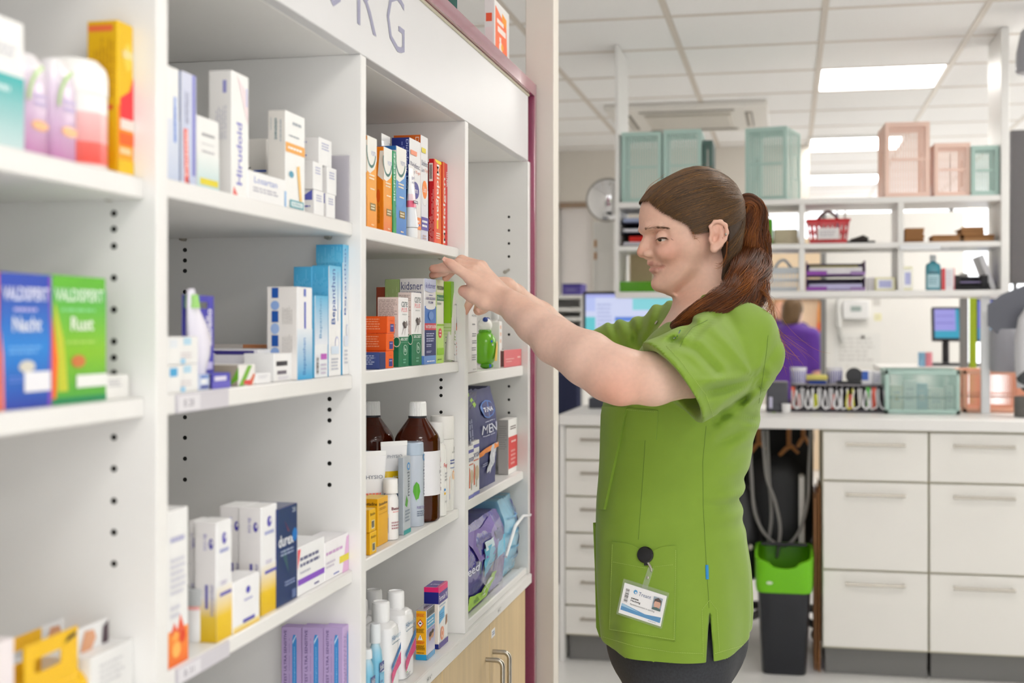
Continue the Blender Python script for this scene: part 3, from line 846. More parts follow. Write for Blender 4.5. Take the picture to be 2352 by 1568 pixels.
# jar
xj = XSH - .032
yj = Yat(455,xj)
b = MB(); b.lathe([(.0005,0),(.0165,0),(.0175,.002),(.0175,.017),(.0175,.034),(.0175,.036),(.0165,.038),(.0165,.045)],seg=30,cols=['ddd','eee','f1f1f2','f1f1f2','ece8e8','e89a9a','f0b0a8','f4f4f4'])
o = b.build('cream_jar','gloss',None,(xj,yj,B3 + e),label='small white cream jar with a grey lid before the yellow-based cartons',cat='jar')
b = MB(); b.lathe([(.0178,.039),(.0182,.040),(.0182,.056),(.017,.0575),(.001,.0575)],seg=30,col='b5b8ba')
b.build('lid','gloss',o)
def stilaxx(ua,ub,uc,vt,setb,label):
 carton('oil_box',label,ua,ub,uc,vt,B3 + e,setb,body='f2f2f4',side='e6e3e3',top='f4f4f4',
   F=[('r',0,0,1,.2,'e8be06','f0c81c'),('r',0,.2,1,.46,'f0c81c','f4f2ee'),('e',.5,.85,.14,.05,'5a50b4'),('e',.56,.86,.05,.02,'f2f2f4'),('l',.2,.72,.85,.78,1,'aab0dc'),('r',.2,.37,.95,.4,'6a64b8'),('l',.25,.46,.7,.5,2,'c0b8d4')],
   S=[('r',0,0,1,.2,'d8b010','e4c040'),('r',0,.2,1,.38,'e4c040','e6e3e3'),('e',.76,.82,.1,.045,'4a40a4'),('e',.79,.83,.04,.02,'e6e3e3'),('t','Bi-Oil',.42,.77,.56,.9,'8a84c0',-90),('r',.5,.28,.62,.48,'5a54a8'),('lv',.74,.22,.88,.5,2,'8c88b0')],
   group='white cartons with yellow bases and violet logo')
stilaxx(600,636,548,1166,.008,'yellow-based white carton beside the dark blue box')
stilaxx(556,590,505,1163,.033,'yellow-based white carton behind the one beside the dark blue box')
stilaxx(497,532,447,1200,.004,'yellow-based white carton behind the grey-lidded jar')
stilaxx(449,478,434,1197,.031,'yellow-based white carton mostly hidden behind the jar')
carton('oil_box','short white carton with violet stripe and yellow base',536,596,.03,1338,B3 + e,.002,body='f4f4f6',side='eceaea',F=[('r',0,0,1,.12,'f0c41c','f4e8b8'),('e',.55,.74,.08,.07,'4a44b8'),('l',.4,.52,.75,.6,1,'b0b0d8'),('r',.35,.12,.8,.19,'5a54b8')])
carton('condom_box','dark blue carton with white lettering between white cartons',637,683,.05,1170,B3 + e,.006,body='24356f',top='3a4a80',mats='gloss',F=[('t','durex',.06,.60,.8,.72,'eef0fa',0,.02),('e',.86,.68,.13,.07,'1e78d0'),('p',[(.35,.86),(.5,.74),(.6,.73)],'6a3c5c'),('p',[(.25,.5),(.4,.58),(.55,.3)],'3a5a70'),('l',.15,.5,.85,.57,2,'a8b4dc'),('l',.35,.18,.9,.24,2,'9aa8d8'),('t','20',.72,.92,.88,.97,'d0d8ee'),('r',.7,.03,.9,.12,'6a7ab0')])
carton('tablet_box','white tablet carton with red corner and violet stripe',684,745,.04,1258,B3 + e,.006,body='f3f3f5',F=[('p',[(0,.55),(.1,.95),(0,.95)],'f04858'),('r',0,.22,1,.34,'8a50c8'),('l',.08,.55,.85,.8,2,'6a6a90'),('l',.08,.42,.5,.5,1,'b8b8c8'),('l',.6,.06,.8,.14,1,'7a74a8')])
carton('tablet_box','white tablet carton with pink corner and yellow tag',746,804,.04,1247,B3 + e,.006,body='f5f3f6',F=[('p',[(.72,0),(1,0),(1,.95),(.9,.9)],'e8b8e0'),('r',.6,.28,1,.46,'e8d820'),('l',.05,.62,.8,.76,1,'d4a8d8'),('l',.05,.3,.45,.5,2,'d0c8d8'),('l',.35,.06,.6,.13,1,'6a74c0')])
# --- bay B, ledge: three pregnancy test cartons
def preg(ua,ub,uc,X,label):
 carton('pregnancy_test_box',label,ua,ub,uc,1441,LEDGE + e,0,X=X,body='c3a9d8',side='b8a2d0',top='bfa3dc',
   F=[('t','ZWANGERSCHAPSTEST',.12,.08,.30,.93,'7a5ea6',90),('t','ULTRA SENSITIVE',.38,.16,.52,.93,'7a5ea6',90),('p',[(.68,.35),(.85,.35),(.88,.9),(.78,.95),(.68,.9)],'5a9ad8')],
   S=[('t','ZWANGERSCHAPSTEST ULTRA SENSITIVE',.14,.03,.27,.97,'5c4a86',90,.01),('p',[(.55,.42),(.6,.40),(.72,.40),(.77,.42),(.77,.88),(.72,.93),(.6,.93),(.55,.88)],'3f8ed4'),('t','Zwangerschapstest',.62,.46,.7,.82,'9ad0f4',90),('p',[(.57,.84),(.75,.92),(.74,.93),(.57,.87)],'c8e0f4'),('lv',.36,.1,.46,.95,1,'a894c4')],
   group='lilac pregnancy test cartons')
preg(788,821,743,XSH - .006,'lilac pregnancy test carton at the ledge front, next to the divider')
preg(743,776,693,Xat(742,Yat(788,XSH - .006)),'lilac pregnancy test carton in the middle of three')
preg(692,724,646,Xat(691.5,Yat(743,Xat(742,Yat(788,XSH - .006)))),'lilac pregnancy test carton at the back of three')
# --- bay C, top shelf
def vsm(name,label,ua,ub,uc,vt,base,dark,top2,setb=.012):
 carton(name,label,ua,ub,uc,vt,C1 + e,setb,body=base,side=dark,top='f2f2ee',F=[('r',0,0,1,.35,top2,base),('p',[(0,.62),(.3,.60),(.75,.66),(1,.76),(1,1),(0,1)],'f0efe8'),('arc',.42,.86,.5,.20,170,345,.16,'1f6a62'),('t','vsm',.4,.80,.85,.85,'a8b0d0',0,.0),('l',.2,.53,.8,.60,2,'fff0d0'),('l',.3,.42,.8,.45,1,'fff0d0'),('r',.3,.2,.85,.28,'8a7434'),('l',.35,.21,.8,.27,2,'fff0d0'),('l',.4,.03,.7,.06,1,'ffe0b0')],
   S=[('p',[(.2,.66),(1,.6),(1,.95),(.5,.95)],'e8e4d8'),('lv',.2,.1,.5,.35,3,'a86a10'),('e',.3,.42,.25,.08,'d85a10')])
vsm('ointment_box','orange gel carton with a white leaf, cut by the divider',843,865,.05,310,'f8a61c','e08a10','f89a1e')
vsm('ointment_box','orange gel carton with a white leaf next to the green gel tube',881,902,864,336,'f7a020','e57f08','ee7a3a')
# green gel tube standing on its cap, crimp on top
def squeeze_tube(name,label,x,y,z0,h,r,body_cols,crimp,art=None,yaw=0.0,cap_col='f2f2f2',cap_h=.018,parent=None):
 b = MB()
 n = 9
 seg = 28
 prof = []
 for j in range(n + 1):
  t = j / n
  prof.append((t,r * (1 - t) + r * .06 * t,r * (1 - t) + r * 1.35 * t))
 base = len(b.v)
 for t,ra,rb in prof:
  z = cap_h + (h - cap_h) * t
  for k in range(seg):
   a = 2 * math.pi * k / seg
   b.v.append((ra * math.cos(a),rb * math.sin(a),z))
 def cc(t):
  for lim,c in body_cols:
   if t <= lim: return lin(c)
  return lin(body_cols[-1][1])
 for j in range(n):
  for k in range(seg):
   k2 = (k + 1) % seg
   b.f.append((base + j * seg + k,base + j * seg + k2,base + (j + 1) * seg + k2,base + (j + 1) * seg + k))
   b.c.append([cc((j + .5) / n)] * 4); b.m.append(0)
 b.box(-r * .06,r * .06,-r * 1.35,r * 1.35,h - .001,h + crimp,'f4f4f4',.0006)
 if art:
  f = Face(b,(r + .0004,-r,cap_h),(0,2 * r,0),(-r * .9,0,h - cap_h),(1,0,.1))
  f.draw(art)
 o = b.build(name,'gloss',None,(x,y,z0),yaw,label=label,cat='tube')
 b = MB(); b.lathe([(r * .82,0),(r * .9,.001),(r * .9,cap_h - .001),(r * .8,cap_h)],seg=26,col=cap_col)
 b.build('tube_cap','plastic',o)
 return o
xg = -.640
yg = Yat(905,xg)
carton('cooling_gel_box','narrow green gel carton with white lettering between orange and blue cartons',903,910,.045,345,C1 + e,.010,body='1c9c64',side='14804e',F=[('r',0,0,1,.25,'2ea848','189058'),('t','BIOFREEZE',.12,.40,.62,.97,'d4f4e4',90,.02),('lv',.7,.2,.95,.9,1,'7cd0a4')])
squeeze_tube('gel_tube','white crimped gel tube behind the orange carton',-.650,Yat(884,-.650) + .004,C1 + e,Zat(325,-.65,Yat(884,-.65)) - C1,.017,[(.2,'17905a'),(.6,'1a9c62'),(.82,'5cc49a'),(1,'f0f2f2')],.011,[('arc',.5,.85,.2,.07,0,360,.2,'b8c0c0')])
vsm('ointment_box','blue gel carton with a white leaf beside the white tube',910,933,.045,334,'4f92d6','2c6ab0','3f7cc8')
def linn(label,ua,ub,uc,vt,setb,ec,side,low,tag_c):
 carton('gel_box',label,ua,ub,uc,vt,C1 + e,setb,body='eeeef0',side=side,top='e8762c' if side == 'e06a1a' else '2a3480',F=[('r',0,0,1,.5,'e8ddd4' if ec != 'ff8a14' else 'd6d6ea','eeeef0'),('e',.5,.46,.42,.115,'d0d0d4'),('e',.5,.46,.40,.108,'eeeef0'),('e',.5,.5,.34,.085,ec),('t','Linn',.3,.475,.72,.53,'f6f2f2'),('t','Diclofenac',.06,.72,.9,.77,'4a4a70'),('t','Linn',.06,.66,.42,.70,'4a4a70'),('t','1% gel',.5,.66,.92,.70,'e8845c'),('r',.05,.84,.62,.885,tag_c),('r',0,.12,1,.24,low),('l',.1,.14,.9,.22,2,'fff'),('l',.2,.03,.7,.08,2,'c8a8a0')],
   S=[('lv',.45,.55,.72,.97,3,'7a86c8' if side == '1c2a78' else 'f6b890'),('t','Diclofenac Linn',.8,.5,.93,.98,'c4cbee' if side == '1c2a78' else 'fbdcc8',-90)])
linn('white gel carton with navy oval and navy side behind the white tube',941,966,899,315,.025,'3c3c98','1c2a78','f58634','f8936c')
linn('white gel carton with orange oval and yellow tag beside the red cartons',967,983,.05,309,.025,'ff8a14','e06a1a','5a4aa8','e8d41c')
squeeze_tube('gel_tube','white gel tube with pink band in front of the navy-sided carton',XSH - .0135,Yat(944.5,XSH - .0135),C1 + e,Zat(381,XSH - .0135,Yat(944,XSH - .0135)) - C1 - .004,.0118,[(.12,'eef0f4'),(.33,'eef0f4'),(.45,'f0708c'),(.56,'f4d8de'),(1,'f4f4f6')],.005,[('t','gel',.2,.80,.8,.87,'4a5090'),('t','profen 5%',0,.72,1,.78,'4a5090'),('r',0,.40,1,.45,'2a2a5a'),('l',.05,.41,.95,.44,1,'fff'),('l',.1,.3,.5,.35,1,'a0a4c0'),('r',.6,.02,1,.06,'4a58a8')],cap_col='f6f6f6')
RED = 'd9242c'
carton('heat_gel_box','red heat gel carton with barcode side, lettering reading downwards',997,1015,985,364,C1 + e,.024,body='e8382c',side='c41c28',top='f0c020',
  F=[('h',0,0,1,1,'f0442c','ee7a20'),('e',.6,1,.5,.04,'f8dc20',180,360),('t','Midalgan',.22,.30,.66,.95,'fbf3ea',-90,.013),('r',.3,.2,.5,.3,'f4cc20'),('l',.25,.08,.8,.16,3,'fde8d8'),('l',.4,.02,.7,.04,1,'fde8d8')],
  S=[('b',.04,.74,.78,.95,True,'f6ece8'),('lv',.06,.02,.5,.4,2,'f4b8b4',.35),('lv',.5,.02,.95,.68,2,'f4b8b4',.35)])
carton('heat_gel_box','red heat gel carton with lettering reading upwards, end of the row',1016.5,1033,.035,371,C1 + e,.022,body='ea3030',side='a81420',top='d8202c',
  F=[('h',0,0,.5,1,'f08020','ec3a2a'),('t','Midalgan',.12,.05,.66,.82,'fcf2ee',90,.013),('t','warm',.72,.72,.95,.9,'fcf2ee',90,.01)])
# --- bay C, middle shelf
OR = 'f4661c'
def ob(label,ua,ub,uc,k,**kw):
 hh = .0265
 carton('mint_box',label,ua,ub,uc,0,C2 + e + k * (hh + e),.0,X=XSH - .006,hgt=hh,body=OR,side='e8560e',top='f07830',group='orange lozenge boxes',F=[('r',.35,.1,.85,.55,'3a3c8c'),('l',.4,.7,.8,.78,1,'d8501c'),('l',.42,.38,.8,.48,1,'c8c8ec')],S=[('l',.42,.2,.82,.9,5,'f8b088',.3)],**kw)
ob('orange lozenge box on top of the stack beside the insect repellent cartons',890,907,.06,2)
ob('orange lozenge box in the middle of the stack',888,905,.06,1)
ob('orange lozenge box at the bottom, behind the navy one',887,904,.06,0)
carton('mint_box','navy box lying in front of the orange lozenge boxes',872,886,.055,0,C2 + e,.0,X=XSH - .002,hgt=.0255,body='26356e',side='3a4a84',top='44548e',S=[('l',.25,.25,.9,.85,5,'c4cce4',.35)])
def care(label,ua,ub,uc,vt,setb,pct):
 carton('insect_repellent_box',label,ua,ub,uc,vt,C2 + e,setb,body='f6f6f6',side='e0cfc8',top='d8d0cc',  # side tones darker than the front, shade included in the colour
   F=[('r',0,0,1,.43,'0f7a52'),('t','care',.28,.86,.9,.94,'6e7c80',0,0),('t','PLUS',.28,.79,.85,.85,'f08088'),('l',.35,.74,.85,.77,1,'c0c8c8'),('p',[(.35,.62),(.5,.66),(.85,.62),(.75,.56),(.55,.55)],'4c4446'),('p',[(.6,.62),(.8,.67),(.9,.6),(.65,.57)],'8c8484'),('p',[(.45,.57),(.5,.57),(.3,.46),(.28,.46)],'8c8484'),('p',[(.6,.56),(.63,.56),(.58,.45),(.56,.45)],'8c8484'),
    ('t',pct + '% DEET',.14,.375,.9,.415,'e8f4ee',0,.02),('r',.05,.35,1,.353,'a8d8c0'),('arc',.6,.24,.22,.075,0,360,.12,'c8e8d8'),('t','h',.5,.21,.7,.28,'c8e8d8',0,.02),('l',.38,.04,.7,.12,2,'7cc0a4')],
   S=[('r',0,0,1,.43,'0c6e4a'),('l',.06,.72,.94,.97,11,'9a8c88',.4),('l',.06,.46,.94,.68,10,'9a8c88',.4),('arc',.9,.36,.18,.075,0,360,.15,'e8e0d0')])
care('40% insect repellent carton in front of the reddish box',916,938,867,682,.008,'40')
care('50% insect repellent carton beside the tall children carton',946,968,914,671,.008,'50')
carton('medicine_box','reddish brown carton at the back of the middle shelf',884,900,864,659,C2 + e,.077,body='8c3a24',side='9a4229',top='7a3020')
carton('chickenpox_foam_box','white and blue children skin foam carton, tallest on the middle shelf',975,1001,918,639,C2 + e,.006,body='f4f5f8',side='d6d3d2',top='c8bcc0',  # grey of the side is shade put into its colour
  F=[('r',0,0,1,.10,'6a96d8'),('r',0,.10,1,.40,'14286e'),('r',0,.40,1,.48,'d8384c'),('r',0,.48,1,.68,'4a80d0'),('e',.5,.67,.42,.03,'f4f5f8'),('r',0,.86,1,1,'c8d2f0'),('e',.5,.88,.5,.04,'c8d2f0'),('t','kidsner',.08,.89,.94,.955,'3a44a0'),('l',.35,.80,.7,.82,1,'4a5098'),('t','VERKOELENDE',.08,.755,.92,.785,'3a3f88',0,.01),('t','FOAM',.3,.71,.7,.74,'3a3f88',0,.01),('t','WATERPOKKEN',.03,.42,.97,.46,'fbeef0',0,.02),('l',.1,.32,.85,.37,2,'c0c8ec'),('l',.1,.26,.85,.31,2,'c0c8ec'),('l',.1,.2,.6,.24,2,'c0c8ec'),('l',.1,.13,.6,.16,2,'c0c8ec'),('l',.15,.02,.9,.05,1,'e0e8fa'),('e',.5,.57,.22,.05,'6f9ce0')],
  S=[('t','kidsner',.06,.87,.92,.96,'30386c'),('t','KIDSNER ZORGT VOOR',.06,.82,.88,.845,'30386c',0,.02),('l',.06,.6,.88,.78,6,'8c8a94'),('r',.86,0,1,.1,'5a88cc')])
carton('lice_lotion_box','pale green carton behind the tall children carton',917,935,884,641,C2 + e,.051,body='aac87c',side='a3b878',top='8ea060',S=[('lv',.1,.1,.9,.95,6,'b4c88c',.3)])
carton('lice_lotion_box','slim pale green lotion carton with red oval',1003,1018.5,.05,642,C2 + e,.006,body='d4e8a0',top='7a9a50',F=[('r',0,.85,1,1,'e8ecd0','d4dcb0'),('r',0,.47,1,.75,'e4eacc','f0f2e4'),('r',0,0,1,.47,'b4dc60','c8e48c'),('t','PRIODERM',.04,.88,.96,.93,'3a4a30',0,.02),('r',0,.75,1,.82,'1f7a54'),('t','Dimeticon',.05,.765,.95,.80,'e0f0e4'),('t','lotion',.05,.70,.6,.74,'2c6a50'),('e',.45,.36,.24,.06,'d83048'),('l',.32,.32,.6,.4,2,'fbe0e4'),('r',0,.10,1,.18,'94cc20'),('r',0,.45,1,.47,'8cc020'),('l',.1,.03,.7,.06,1,'6a8a30')])
carton('lice_treatment_box','bright green carton with pale striped base',1036,1058,1019,646,C2 + e,.010,body='8ecb1e',side='9fd62c',top='6f9c28',F=[('r',0,0,1,.55,'e8f0d0','b8dc70'),('r',0,.55,1,1,'8cc81c','7cb82c')],S=[('r',0,0,1,.48,'e6eed4','d4e8a4'),('lv',.0,.3,.9,.31,1,'6a6'),('r',0,.42,1,.43,'b0d870'),('r',0,.38,1,.39,'b8dc80'),('r',0,.34,1,.35,'c4e094'),('l',.2,.22,.6,.25,1,'444')])
# leaning white lotion bottle
xl = XSH - .014
yl = Yat(1033,xl)
b = MB()
hh = Zat(662,xl,yl) - C2
b.lathe([(.0135,0),(.0145,.002),(.0145,hh * .55),(.0135,hh * .8),(.010,hh * .93),(.004,hh * .995),(.0005,hh)],seg=28,sx=.62,col='ece9e4')
f = Face(b,(.0091,-.012,0),(0,.024,0),(0,0,hh),(1,0,0))
f.draw([('t','prioderm',.12,.74,.95,.79,'3c3c3c',0,.01),('l',.15,.69,.9,.715,1,'a8c060'),('t','+GRATIS',.12,.36,.92,.41,'7cb030',0,.02),('l',.12,.27,.9,.34,2,'a8c860'),('l',.15,.21,.9,.235,1,'666'),('arc',.6,.52,.2,.05,0,360,.2,'5a8a4a'),('l',.2,.06,.6,.1,1,'999')])
o = b.build('lotion_bottle','gloss',None,(xl,yl,C2 + .0018),label='white lotion bottle tilted against the bright green carton',cat='bottle')
o.rotation_euler = (math.radians(-9),0,0)
carton('medicine_box','white and orange carton at the end of the middle shelf by the divider',1047,1058,.02,700,C2 + e,.004,body='f0eeee',F=[('r',.2,.55,.9,.68,'f07840'),('p',[(.5,.62),(.9,.62),(.9,.8)],'40405a'),('l',.2,.1,.9,.35,4,'e0a090')])
# --- bay C, third shelf: bath bottles and creams
def turned(name,label,x,y,z0,prof,cols=None,col='fff',mat='gloss',seg=36,cat='bottle',sx=1.0,p=2.0,yaw=0,group=None):
 b = MB()
 b.lathe(prof,seg=seg,col=col,cols=cols,sx=sx,p=p)
 return b.build(name,mat,None,(x,y,z0),yaw,label=label,cat=cat,group=group)
def child_lathe(par,name,prof,mat='plastic',col='fff',cols=None,seg=36,arc=None,sx=1.0,p=2.0,cap=True):
 b = MB(); b.lathe(prof,seg=seg,col=col,cols=cols,arc=arc,sx=sx,p=p,cap=cap)
 return b.build(name,mat,par)
def wrap_art(par,name,r,z0,z1,a0,a1,art,bg=None,mat='print',seg=24,sx=1.0,p=2.0):
 """a printed label bent round a bottle: drawn flat, then wrapped between angles a0..a1 (degrees, 0 faces +X, -90 faces the camera)"""
 b = MB()
 f = Face(b,(0,0,0),(1,0,0),(0,1,0),(0,0,1))
 if bg:
  for i in range(seg):
   x0,x1 = i / seg,(i + 1) / seg
   f.r(x0,0,x1,1,bg)
 f.k = 1
 f.draw(art)
 for i,v in enumerate(b.v):
  a = math.radians(a0 + (a1 - a0) * v[0])
  rr = r + .0003 + v[2] * .8
  ca,sa = math.cos(a),math.sin(a)
  q = (abs(ca) ** p + abs(sa) ** p) ** (-1 / p)
  b.v[i] = (rr * q * ca * sx,rr * q * sa,z0 + (z1 - z0) * v[1])
 return b.build(name,mat,par,smooth=bool(bg) and not art)
def ribbed_cap(par,r,z0,h,col='f4f4f2',n=36):
 b = MB()
 k = n * 2
 for z,rr in ((z0,r),(z0 + h * .9,r * .95),(z0 + h,r * .86)):
  for i in range(k):
   a = 2 * math.pi * i / k
   q = rr * (1 if i % 2 == 0 else .955)
   b.v.append((q * math.cos(a),q * math.sin(a),z))
 c = lin(col)
 for j in range(2):
  for i in range(k):
   b.f.append((j * k + i,j * k + (i + 1) % k,(j + 1) * k + (i + 1) % k,(j + 1) * k + i)); b.c.append([c] * 4); b.m.append(0)
 b.f.append(tuple(2 * k + i for i in range(k))); b.c.append([c] * k); b.m.append(0)
 return b.build('screw_cap','plastic',par,ang=20)
def bath_bottle(label,u,X):
 y = Yat(u,X)
 k = .95
 r = .0395
 sc = lambda pr: [(q * .963,z * k) for q,z in pr]
 outer = sc([(.034,0),(.039,.002),(.041,.006),(.041,.145),(.0405,.150),(.037,.158),(.017,.186),(.0155,.190),(.0155,.198)])
 b = MB()
 b.lathe(outer,seg=48,col='fff',cap=True)
 o = b.build('bath_oil_bottle','amber',None,(X,y,C3 + e),label=label,cat='bottle',group='large brown bath bottles')
 child_lathe(o,'liquid',sc([(.0355,.004),(.0385,.007),(.0385,.142),(.038,.147),(.001,.147)]),'amber_fill')
 child_lathe(o,'cap_ring',sc([(.0165,.187),(.017,.188),(.017,.190),(.0165,.191)]),col='2a2a30')
 ribbed_cap(o,.0160,.1815,.0245)
 wrap_art(o,'paper_label',r,.046,.122,-100,100,[],'efeef2')
 wrap_art(o,'label_print',r + .0003,.046,.122,-100,100,[('t','Fagron',.60,.72,.82,.82,'cc3040',0,.01),('r',.53,.77,.545,.8,'cc3040'),('r',.55,.77,.565,.8,'cc3040'),('r',.53,.73,.545,.76,'cc3040'),('r',.55,.73,.565,.76,'cc3040'),('l',.56,.56,.84,.62,1,'a8a8b0'),('t','Bad- & Douche',.48,.48,.84,.55,'77777f'),('l',.55,.38,.85,.44,1,'b4b4bc'),('e',.57,.31,.012,.03,'f0b820'),('e',.57,.23,.012,.03,'f07020'),('l',.6,.2,.8,.34,2,'b0b0b8'),('r',.58,.06,.8,.14,'f0dcdc')])
 return o
material('amber_fill','43120a',0.1,coat=0.4)
bath_bottle('big brown bath bottle with a white label in front of the white bottles',959,-.632)
bath_bottle('big brown bath bottle with only its right half clear of the divider',853,-.715)
# white bottles behind
xw,yw = -.622,2.319
o = turned('spray_can','tall white spray can with an orange and blue label by the divider',xw,yw,C3 + e,[(.0205,0),(.022,.002),(.022,.128),(.0215,.131)],col='f0eeea',cat='spray can')
child_lathe(o,'cap',[(.0218,.1315),(.0222,.1325),(.0215,.171),(.020,.173),(.018,.171),(.001,.171)],col='f1efeb')
wrap_art(o,'can_print',.022,.0,.128,-90,60,[('p',[(.35,.25),(.8,.25),(.8,.5),(.55,.58),(.35,.48)],'e89a50'),('e',.6,.5,.14,.06,'f0c8a0'),('r',.35,.17,.85,.25,'2050b0'),('l',.38,.66,.8,.74,2,'4a5ca0'),('l',.38,.6,.7,.63,1,'8a94c0'),('t','ACTIVE',.45,.82,.75,.85,'707070'),('e',.6,.89,.02,.03,'555')])
xw,yw = -.616,2.250
o = turned('lotion_bottle','white bath bottle with red lettering squeezed between brown bottle and spray can',xw,yw,C3 + e,[(.018,0),(.0205,.002),(.0205,.112),(.018,.124),(.011,.131)],col='f0efec')
wrap_art(o,'bottle_print',.0205,.0,.112,-100,60,[('t','Fagron',.45,.76,.82,.84,'d84040',0,.01),('l',.5,.55,.85,.7,3,'b8b8bc'),('e',.5,.42,.04,.02,'3a90d8'),('e',.5,.36,.04,.02,'f0b820'),('l',.5,.2,.7,.26,1,'c0c0c0')])
child_lathe(o,'cap',[(.0150,.1311),(.0155,.132),(.0135,.166),(.001,.167)],col='f3f2f0')
# front row
squeeze_tube('cream_tube','white cream tube with crimped top, cut by the divider',XSH - .05,Yat(853,XSH - .05),C3 + e,.132,.0185,[(1,'f2f2f4')],.007,[('t','PHYSIO',.05,.68,.95,.73,'70788a',0,.0),('l',.1,.45,.9,.5,1,'e87860'),('l',.1,.32,.9,.44,3,'70788a'),('l',.1,.24,.6,.28,1,'e87860'),('l',.1,.08,.9,.22,4,'8a90a0')],yaw=-.9)
xt = XSH - .036
squeeze_tube('cream_tube','white cream tube with yellow and blue bands beside the mint carton',xt,Yat(905,xt),C3 + e,Zat(1024,xt,Yat(902,xt)) - C3,.0185,[(.14,'f2f2f4'),(.33,'f2f2f4'),(.56,'1c5a8c'),(.67,'f0c810'),(1,'f2f2f4')],.007,[('t','PHYSIO',.1,.84,.85,.88,'9aa0ac'),('l',.1,.36,.9,.5,4,'b8d4e8'),('l',.3,.58,.9,.61,1,'fff6c0'),('t','MEDI',.3,.2,.9,.24,'7a8aa0'),('p',[(.55,.27),(.75,.25),(.7,.31)],'e86050')],yaw=-.75,cap_col='f2f4f4')
carton('bath_salt_box','grey side of a carton standing behind the white tubes',886,900,.045,1040,C3 + e,.05,body='aeb6bc',side='b4bcc2',top='8fa8c0',S=[('l',.1,.55,.8,.6,1,'6aa8b4'),('l',.1,.35,.9,.5,3,'7a828a')])
carton('talc_box','silver grey mint talc carton with green leaf and teal base',927,943,914,1051,C3 + e,.010,body='c3cad2',side='aab2ba',top='dde2e6',F=[('t','mentho',.5,.48,.85,.92,'5a6470',90,.01),('e',.68,.87,.22,.05,'3a90d0'),('e',.68,.87,.12,.03,'c3cad2'),('p',[(.2,.38),(.4,.5),(.6,.42),(.45,.34)],'5aa83c'),('l',.2,.15,.9,.32,4,'8a98a8'),('r',0,0,1,.055,'2aa8a8')])
xm = XSH - .0285
ym = Yat(945,xm)
o = turned('talc_can','silver blue mint talc shaker with a green leaf in front of the brown bottle',xm,ym,C3 + e,[(.0205,0),(.0215,.0015),(.0215,.118),(.0205,.1195)],col='c2cbd8',cat='shaker can')
child_lathe(o,'cap',[(.0208,.1196),(.0212,.120),(.0205,.1395),(.019,.141),(.001,.1415)],col='b8c8da',mat='gloss')
wrap_art(o,'can_print',.0216,0,.118,-90,40,[('t','menthol',.62,.44,.76,.98,'48506a',90,.02),('e',.7,.98,.1,.05,'3a90d0'),('e',.7,.98,.055,.028,'c2cbd8'),('p',[(.18,.5),(.2,.58),(.3,.64),(.4,.6),(.45,.5),(.38,.40),(.28,.38)],'58ac30'),('p',[(.30,.36),(.31,.36),(.32,.62),(.31,.62)],'8ad05c'),('t','PURE TALC',.32,.25,.72,.29,'7a60a8'),('l',.32,.14,.75,.23,3,'7a8498'),('r',.05,.01,.95,.07,'8048b0')])
# iodine: cartons and bottle
YE = 'f5b70c'
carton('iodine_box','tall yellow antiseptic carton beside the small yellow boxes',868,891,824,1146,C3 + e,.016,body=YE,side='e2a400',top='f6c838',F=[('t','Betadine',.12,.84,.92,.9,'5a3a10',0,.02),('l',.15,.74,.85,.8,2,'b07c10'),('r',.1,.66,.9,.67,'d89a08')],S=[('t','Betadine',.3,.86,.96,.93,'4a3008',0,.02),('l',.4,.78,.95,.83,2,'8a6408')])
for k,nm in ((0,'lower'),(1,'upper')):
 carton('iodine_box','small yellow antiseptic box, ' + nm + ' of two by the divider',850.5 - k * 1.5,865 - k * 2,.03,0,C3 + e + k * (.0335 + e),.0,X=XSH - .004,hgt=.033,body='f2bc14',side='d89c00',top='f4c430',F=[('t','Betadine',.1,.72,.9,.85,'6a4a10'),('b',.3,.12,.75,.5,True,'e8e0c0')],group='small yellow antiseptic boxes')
xi = XSH - .019
yi = Yat(897,xi)
o = turned('iodine_bottle','white antiseptic bottle with maroon and yellow label',xi,yi,C3 + e,[(.0125,0),(.0145,.0015),(.0145,.062),(.012,.070),(.008,.073)],col='f1f0f0',sx=.85)
child_lathe(o,'cap',[(.0115,.0731),(.0118,.074),(.0115,.0955),(.010,.0965),(.001,.0965)],col='f5f4f2')
wrap_art(o,'bottle_label',.0147,.012,.060,-95,70,[('r',.05,.0,.95,.5,'6a2430'),('r',.05,.5,.95,.62,'f0c814'),('t','Betadine',.2,.74,.85,.84,'7a3040',0,.02),('l',.25,.66,.7,.7,1,'e88080'),('l',.2,.1,.7,.38,3,'b48890')],sx=.85)
